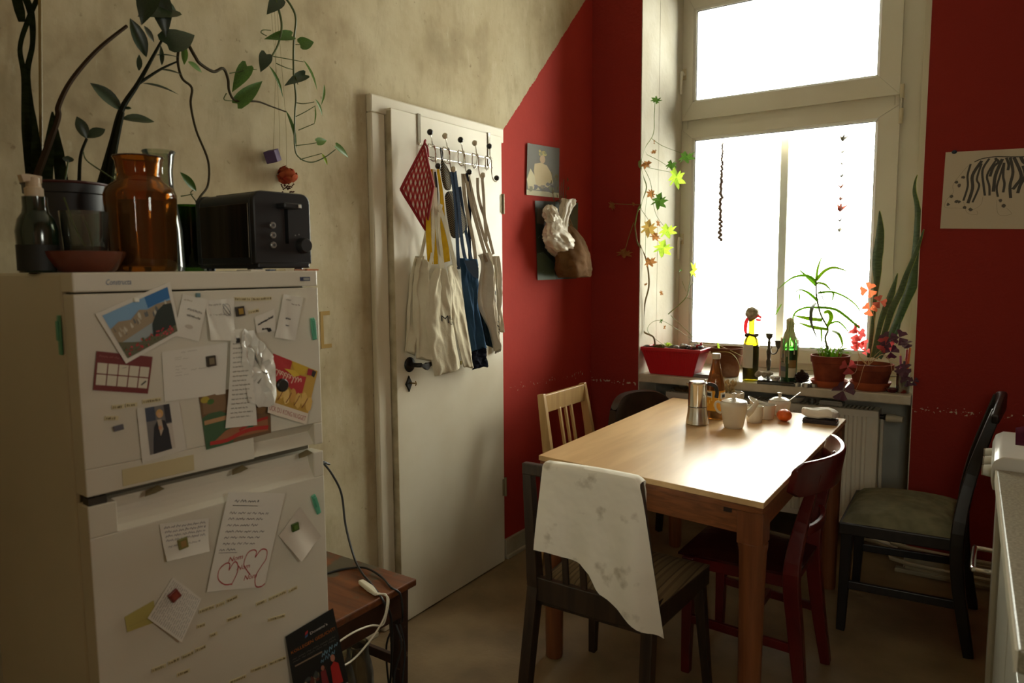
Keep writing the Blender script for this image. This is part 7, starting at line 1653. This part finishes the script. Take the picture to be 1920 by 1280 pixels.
for pts, w, m_ in (
    ([(1.1891,0.1,1.339),(1.2296,0.08,1.3837),(1.2777,0.06,1.3995),(1.3388,0.05,1.3796)], [.016,.016,.012,.002], sl_l), ([(1.1891,0.1,1.339),(1.1967,0.09,1.4),(1.218,0.08,1.4601)], [.012,.010,.002], sl_l), ([(1.1894,0.1,1.3308),(1.1582,0.06,1.3598),(1.0953,0.03,1.3521),(1.0299,0.02,1.2963)], [.014,.013,.010,.001], sl_g),
    ([(1.1914,0.1,1.3145),(1.1457,0.12,1.3508),(1.0909,0.14,1.3963)], [.018,.015,.001], sl_g), ([(1.1933,0.1,1.3268),(1.2357,0.06,1.3197),(1.2689,0.04,1.2902)], [.013,.012,.003], sl_l), ([(1.1989,0.1,1.2762),(1.2559,0.12,1.282),(1.3211,0.14,1.2539),(1.3732,0.15,1.206),(1.3897,0.15,1.1581)], [.010,.009,.008,.006,.001], sl_g),
    ([(1.1989,0.1,1.2762),(1.2725,0.05,1.2819),(1.2776,0.04,1.2529),(1.2666,0.04,1.2287)], [.010,.009,.006,.001], sl_g), ([(1.2002,0.1,1.237),(1.1608,0.06,1.2786),(1.1261,0.04,1.291),(1.0923,0.02,1.2708)], [.016,.012,.006,.001], sl_g), ([(1.1223,0.06,1.2699),(1.1271,0.05,1.2376),(1.1341,0.05,1.2132)], [.006,.004,.001], sl_g),
    ([(1.2028,0.1,1.2043),(1.1384,0.14,1.2008),(1.0868,0.16,1.1774),(1.0718,0.16,1.1387),(1.0909,0.16,1.0952)], [.012,.011,.010,.008,.001], sl_g), ([(1.2051,0.1,1.206),(1.2865,0.05,1.2008),(1.3426,0.03,1.1677),(1.4066,0,1.1171)], [.014,.013,.013,.008], sl_g), ([(1.2225,0.1,1.1434),(1.1691,0.04,1.1535),(1.1072,0.02,1.1666)], [.018,.020,.004], sl_l),
    ([(1.2508,0.1,1.0994),(1.2165,0.04,1.1089),(1.1745,0.02,1.1184),(1.1306,0,1.1359)], [.016,.018,.014,.002], sl_l), ([(1.2466,0.1,1.1115),(1.2676,0.08,1.1583),(1.259,0.06,1.1875),(1.2385,0.05,1.1818)], [.014,.020,.020,.012], sl_l), ([(1.2537,0.1,1.124),(1.2913,0.12,1.1363),(1.3283,0.13,1.1004),(1.3444,0.13,1.0686)], [.010,.009,.006,.001], sl_g),
    ([(1.1889,0.1,1.2286),(1.1887,0.02,1.1997),(1.1916,0,1.1446),(1.2121,-0.01,1.0898),(1.2365,-0.01,1.0348)], [.014,.018,.014,.006,.001], mat('strap_backlit_dark', (92,104,74), .5)), ([(1.2699,0.1,1.0937),(1.311,0.04,1.0823),(1.3288,0.03,1.044),(1.3296,0.03,1.0201)], [.012,.014,.010,.002], sl_l), ([(1.2184,0.1,1.1063),(1.2309,0.06,1.0608),(1.2292,0.06,1.0199)], [.010,.008,.001], sl_l), ([(1.2562,0.1,1.1608),(1.2144,0.1,1.2699),(1.2013,0.1,1.3186)], [.004,.004,.004], st_g),  # first strap leaf in a duller grey green
    ([(1.0236,0.12,1.2159),(1.0049,0.12,1.1815),(0.9862,0.12,1.1426)], [.004,.008,.001], sl_g)):
    blade(pa, pts, w, m_, ('face', (.15,-.85,.45)), 'strap_leaf', 6, .10)
rr = random.Random(12)
for i in range(40):
    a = rr.uniform(0,6.28); r = rr.uniform(.005,.05); h = rr.uniform(.03,.075); ln = rr.uniform(.01,.045)
    x, y = 1.268+r*cos(a), .085+r*sin(a); z = SZ+.14
    blade(pa, [(x,y,z),(x+ln*.4*cos(a),y+ln*.4*sin(a),z+h*.8),(x+ln*1.6*cos(a),y+ln*1.6*sin(a),z+h*(.75 if i%3 else 1.1))], [.006,.006,.001], sl_l if i%2 else sl_g, (-sin(a),cos(a),.2), 'grass_blade', 3)
sg1 = mat('sword_leaf', (44,66,32), .4, c2=(66,88,48), scale=30, stretch=(1,1,4)); sg2 = mat('sword_margin', (150,160,70), .5, translucent=.3)
def sword(pts, w, margin=True):
    b = B(); b.ribbon(pts, w, (.8,-.5,.1), 7, .14); o = mw('sword_leaf', b, sg1, pb, smooth=True, solid_=.0026, ang=80)
    if margin:
        S_ = spline(pts, 7); m__ = len(S_)
        for sgn in (-1,1):
            e = []
            for i, p in enumerate(S_):
                d = (S_[min(i+1,m__-1)]-S_[max(i-1,0)]).normalized(); sd = V((.8,-.5,.1)); sd = (sd-d*sd.dot(d)).normalized(); ww = lerp_list(w, i/(m__-1)); e.append(p+sd*sgn*ww*.49+d.cross(sd)*.14*ww)
            q = B(); q.tube(e, .0016, 5, n=1); mw('margin', q, sg2, o)
sword([(1.4382,0.09,0.9727),(1.4453,0.1,1.1233),(1.4513,0.12,1.3198),(1.4467,0.13,1.4375),(1.4548,0.13,1.5543),(1.4519,0.13,1.6628)], [.022,.020,.020,.048,.056,.040,.002])
sword([(1.4573,0.08,0.975),(1.4783,0.08,1.126),(1.4976,0.08,1.2047),(1.5221,0.08,1.2826),(1.5445,0.08,1.371)], [.020,.028,.036,.034,.002])
sword([(1.4694,0.07,0.9728),(1.504,0.06,1.105),(1.5287,0.05,1.207),(1.5606,0.04,1.2844),(1.5859,0.02,1.3678),(1.6227,0,1.4711),(1.6499,-0.02,1.5645)], [.020,.028,.036,.032,.026,.020,.002])
sword([(1.4735,0.12,0.9718),(1.5379,0.12,1.1255),(1.5734,0.13,1.243),(1.5974,0.13,1.3205),(1.6103,0.12,1.4353),(1.6152,0.1,1.5931),(1.6079,0.09,1.675),(1.5963,0.08,1.7343),(1.597,0.08,1.7787),(1.6067,0.06,1.8091)], [.022,.040,.050,.056,.054,.044,.024,.018,.010,.001])
sword([(1.4833,0.1,0.9705),(1.5482,0.1,1.0961),(1.5658,0.1,1.1706)], [.018,.018,.001], False)
# purple clover (oxalis)
pur, pnk = mat('clover_purple', (62,22,42), .5, c2=(80,28,50), scale=30, translucent=.15), mat('clover_pink', (206,74,76), .5, c2=(226,104,96), scale=20, translucent=.6)
def tri_unit():
    me = bpy.data.meshes.new('leaflet'); me.from_pydata([(0,0,0),(-.78,.78,.12),(-.40,1.0,.12),(0,.92,.0),(.40,1.0,.12),(.78,.78,.12)], [], [(0,3,2,1),(0,5,4,3)]); return me
TRI = {}
def clover(center, r, m_, nrm, spin=0, n=3, pts=None):
    if pts: stem(pb, pts, [.0014,.001], mat('clover_stalk', (206,180,140), .6, translucent=.4), 'stalk', 5)
    if m_.name not in TRI:
        me = tri_unit(); me.materials.append(m_); TRI[m_.name] = me
    z = V(nrm).normalized(); x0 = z.orthogonal().normalized(); y0 = z.cross(x0)
    for k in range(n):
        a = spin+2*pi*k/3; y = x0*cos(a)+y0*sin(a); y = (y-z*.25).normalized(); x = y.cross(z).normalized(); zz = x.cross(y)
        M_ = Matrix((x*r*.9, y*r, zz*r)).transposed().to_4x4(); M_.translation = V(center)-base(pb)
        o = bpy.data.objects.new('leaflet', TRI[m_.name]); COL.objects.link(o); o.parent = pb; o.matrix_local = M_
so = (1.44,.07,SZ+.115)
clover((1.3914,0.04,1.0883), .036, pnk, (.1,-.9,.4), .5, pts=[so,(1.3994,0.05,0.992),(1.3937,0.04,1.0797)]); clover((1.3735,0.06,1.1122), .026, pnk, (.1,-1,.2), 1.2, 2); clover((1.4032,0.05,1.0489), .034, pnk, (.2,-1,.1), 2.1); clover((1.3899,0.05,1.0351), .030, pnk, (-.1,-1,.3), .2, pts=[so,(1.407,0.03,0.9771),(1.3899,0.05,1.0351)])
clover((1.4282,0.06,1.0058), .018, pnk, (0,-1,.2), .4); clover((1.4251,0.08,1.2931), .036, mat('clover_coral', (216,110,70), .5, translucent=.6), (.1,-1,.1), 1.5, pts=[so,(1.4586,0.08,1.1252),(1.4273,0.08,1.2892)]); clover((1.4342,0.08,1.203), .032, MATS['clover_coral'], (.1,-1,.2), .6); clover((1.4791,0.06,1.2401), .030, mat('clover_rust', (150,70,50), .5, translucent=.4), (.3,-1,.2), .1)
clover((1.3639,0,0.9318), .036, mat('clover_red', (176,62,62), .5, translucent=.4), (0,-1,.35), .9, pts=[so,(1.407,0.03,0.9771),(1.3982,0,0.9147),(1.3768,-0.01,0.8969)]); clover((1.3543,-0.05,0.8266), .052, pur, (-.2,-.75,.6), 2.6, pts=[so,(1.4483,0,0.9786),(1.4346,-0.04,0.9351),(1.4195,-0.05,0.8625),(1.3976,-0.05,0.824),(1.3622,-0.05,0.8273)])
clover((1.5248,0.03,1.0696), .040, pur, (.1,-.8,.5), .4, pts=[so,(1.4653,0.03,0.9808),(1.5019,0.03,1.0259),(1.525,0.03,1.0654)]); clover((1.5683,0.04,1.0794), .036, pur, (.2,-.9,.3), 1.4); clover((1.5138,0.02,1.0445), .036, mat('clover_red'), (0,-1,.1), 2.2); clover((1.5377,0.02,1.0119), .034, pur, (.1,-1,-.2), .9)
clover((1.6138,0,1.0558), .034, pur, (.1,-.5,.9), .6, pts=[so,(1.4967,0.02,0.9966),(1.5267,0.03,0.9761),(1.5703,0.05,0.9598)]); clover((1.6006,0.02,0.9336), .036, pur, (0,-.8,.6), 1.8, pts=[so,(1.5067,0,1.0014),(1.5368,0.01,0.9705),(1.549,0.02,0.9192),(1.5684,0.02,0.9037)]); clover((1.5736,0.03,0.9326), .020, pur, (0,-1,.4), .2)
clover((1.6392,-0.02,0.8894), .020, pur, (0,-1,.3), .8); clover((1.6118,0,0.8887), .028, pur, (0,-1,.3), 1.1)
# tin can with brushes, frame, red dish
tc_ = thing('tin_can', 'shiny tin can with coloured pencils and tools at the far sill end', 'can', (1.588,.075,SZ)); b = B(); b.lathe([(.028,0),(.029,.003),(.029,.098),(.030,.100),(.0285,.100),(.0275,.005),(.0001,.004)], seg=28, caps=False); b.lathe([(.028,0),(.0001,0)], seg=28, caps=False); mk('can', b, mat('tin', (170,164,150), .25, .9, c2=(140,60,50), scale=9, contrast=(.58,.62)), tc_, smooth=True)
for i, (c_, x, y, h) in enumerate((((170,60,60),.006,.006,.20),((150,70,110),-.010,.004,.17),((190,80,30),.014,-.004,.21),((60,60,70),.002,-.012,.15))):
    b = B(); b.tube([(x*.6,y*.6,.006),(x*1.6,y*1.6,h)], .005, 8, n=1); b.m = 1; b.tube([(x*1.6,y*1.6,h),(x*1.66,y*1.66,h+.012)], [.005,.001], 8, n=1)
    o = mk('pencil', b, [solid(c_), solid((190,160,110))], smooth=True); o.location = (1.588,.075,SZ); tag(o, ['red pencil','purple pencil','orange pencil','dark grey pencil'][i]+' standing in the tin can on the sill', 'pencil')
b = B(); b.hexa([(1.556,.17,SZ),(1.600,.12,SZ),(1.601,.123,SZ),(1.557,.173,SZ)],[(1.546,.21,SZ+.085),(1.590,.16,SZ+.085),(1.591,.163,SZ+.085),(1.547,.213,SZ+.085)]); tag(mk('picture_frame', b, mat('grey_frame', (120,116,104), .4), bevel=.001), 'small grey framed glass leaning behind the sword leaf pot', 'frame')
t_ = thing('dish', 'small dark red dish between orange saucer and tin can', 'dish', (1.545,.06,SZ)); b = B(); b.lathe([(.018,0),(.028,.012),(.031,.018),(.028,.018),(.016,.004),(.0001,.004)], seg=24, caps=False); mk('dish', b, mat('dark_red_glaze', (84,26,22), .25), t_, smooth=True)

# ================================================================ HANGING IN THE WINDOW
gy = .565
gr = thing('bead_garland', 'thin garland of dark wooden beads and seeds hanging in the window', 'garland', (.555,gy,2.13))
b = B(); b.tube([(0,0,.02),(0,0,-.58)], .0008, 5, n=1); mk('thread', b, thr, gr)
rr = random.Random(17); bm_ = mat('seed_bead', (92,76,66), .6, c2=(120,92,84), scale=60); z = -.01; bead = None
while z > -.575:
    r = .0036+.0055*min(1, max(0,(-z-.02)/.25))+rr.uniform(0,.0025)
    if bead is None: q = B(); q.ell((0,0,0), (1,.9,1.15), 7, 5); o = bead = mk('bead', q, bm_, gr, smooth=True)
    else: o = bead.copy(); COL.objects.link(o)
    o.location = (rr.uniform(-.008,.008)*min(1,-z*4+.2), rr.uniform(-.004,.004), z); o.scale = (r,r,r); o.rotation_euler = (rr.uniform(-.6,.6),rr.uniform(-.6,.6),0); z -= r*1.25
cg = thing('crane_garland', 'string of nine folded paper cranes hanging in the window beside the mullion', 'garland', (1.203,gy,2.16))
b = B(); b.tube([(0,0,0),(0,0,-.68)], .0006, 5, n=1); mk('thread', b, mat('clear_thread', (220,216,206), .5), cg)
for (zz, yy, s_, c_, rz) in ((350,130,1.3,(96,90,78),.2),(350,220,.9,(190,186,160),1.2),(350,308,.6,(150,146,132),2.4),(350,398,.9,(128,130,120),.5),(350,478,1.1,(168,92,70),1.0),(350,565,.9,(150,110,100),.1),(350,640,1.6,(150,84,72),.05),(350,722,.9,(130,130,124),.9),(350,795,1.1,(170,164,150),.3)):
    pz = {130:2.075,220:2.010,308:1.948,398:1.882,478:1.826,565:1.761,640:1.707,722:1.648,795:1.595}[yy]
    s = .025*s_; b = B()
    b.add([(0,0,-.35),(-.35,0,.1),(.35,0,.1),(0,.3,.05),(0,-.3,.05),(-.15,1.0,.95),(-.15,-1.0,.95),(1.15,0,.75),(-1.0,0,.8),(-1.25,0,.62),(.1,.0,.35)], [(1,3,5),(2,3,5),(1,4,6),(2,4,6),(0,1,3),(0,3,2),(0,2,4),(0,4,1),(2,7,10),(2,7,0),(1,8,0),(1,2,10)])
    b.v = [(x*s,y*s,z*s) for x,y,z in b.v]
    o = mk('paper_crane', b, mat('crane_%d' % yy, c_, .7, translucent=.35), cg); o.location = (0,0,pz-2.16); o.rotation_euler = (0,0,rz+.4)

# keep the sill plants clear of the two wall piers beside the window niche
def clear_piers(root):
    bpy.context.view_layer.update()
    for o in root.children_recursive:
        if o.type != 'MESH': continue
        Mw = o.matrix_world; Mi = Mw.inverted()
        pts = [Mw @ v.co for v in o.data.vertices]
        lo = [p for p in pts if p.y > -.002 and p.x < .304]; hi = [p for p in pts if p.y > -.002 and p.x > 1.627]
        if not lo and not hi: continue
        if o.data.users > 1:
            dx = max([.306-p.x for p in lo]+[0])-max([p.x-1.625 for p in hi]+[0])
            if abs(dx) < .05: o.matrix_world = Matrix.Translation((dx,0,0)) @ Mw
            else: o.matrix_world = Matrix.Translation((0,-.004-max(p.y for p in lo+hi),0)) @ Mw
        else:
            for v, p in zip(o.data.vertices, pts):
                if p.y > -.002 and p.x < .304: v.co = Mi @ V((.304+.15*max(-.02,p.x-.304), p.y, p.z)) if p.x > .262 else Mi @ V((p.x, -.004, p.z))
                elif p.y > -.002 and p.x > 1.627: v.co = Mi @ V((1.627, p.y, p.z))
for r_o in (pl, pa, pb): clear_piers(r_o)
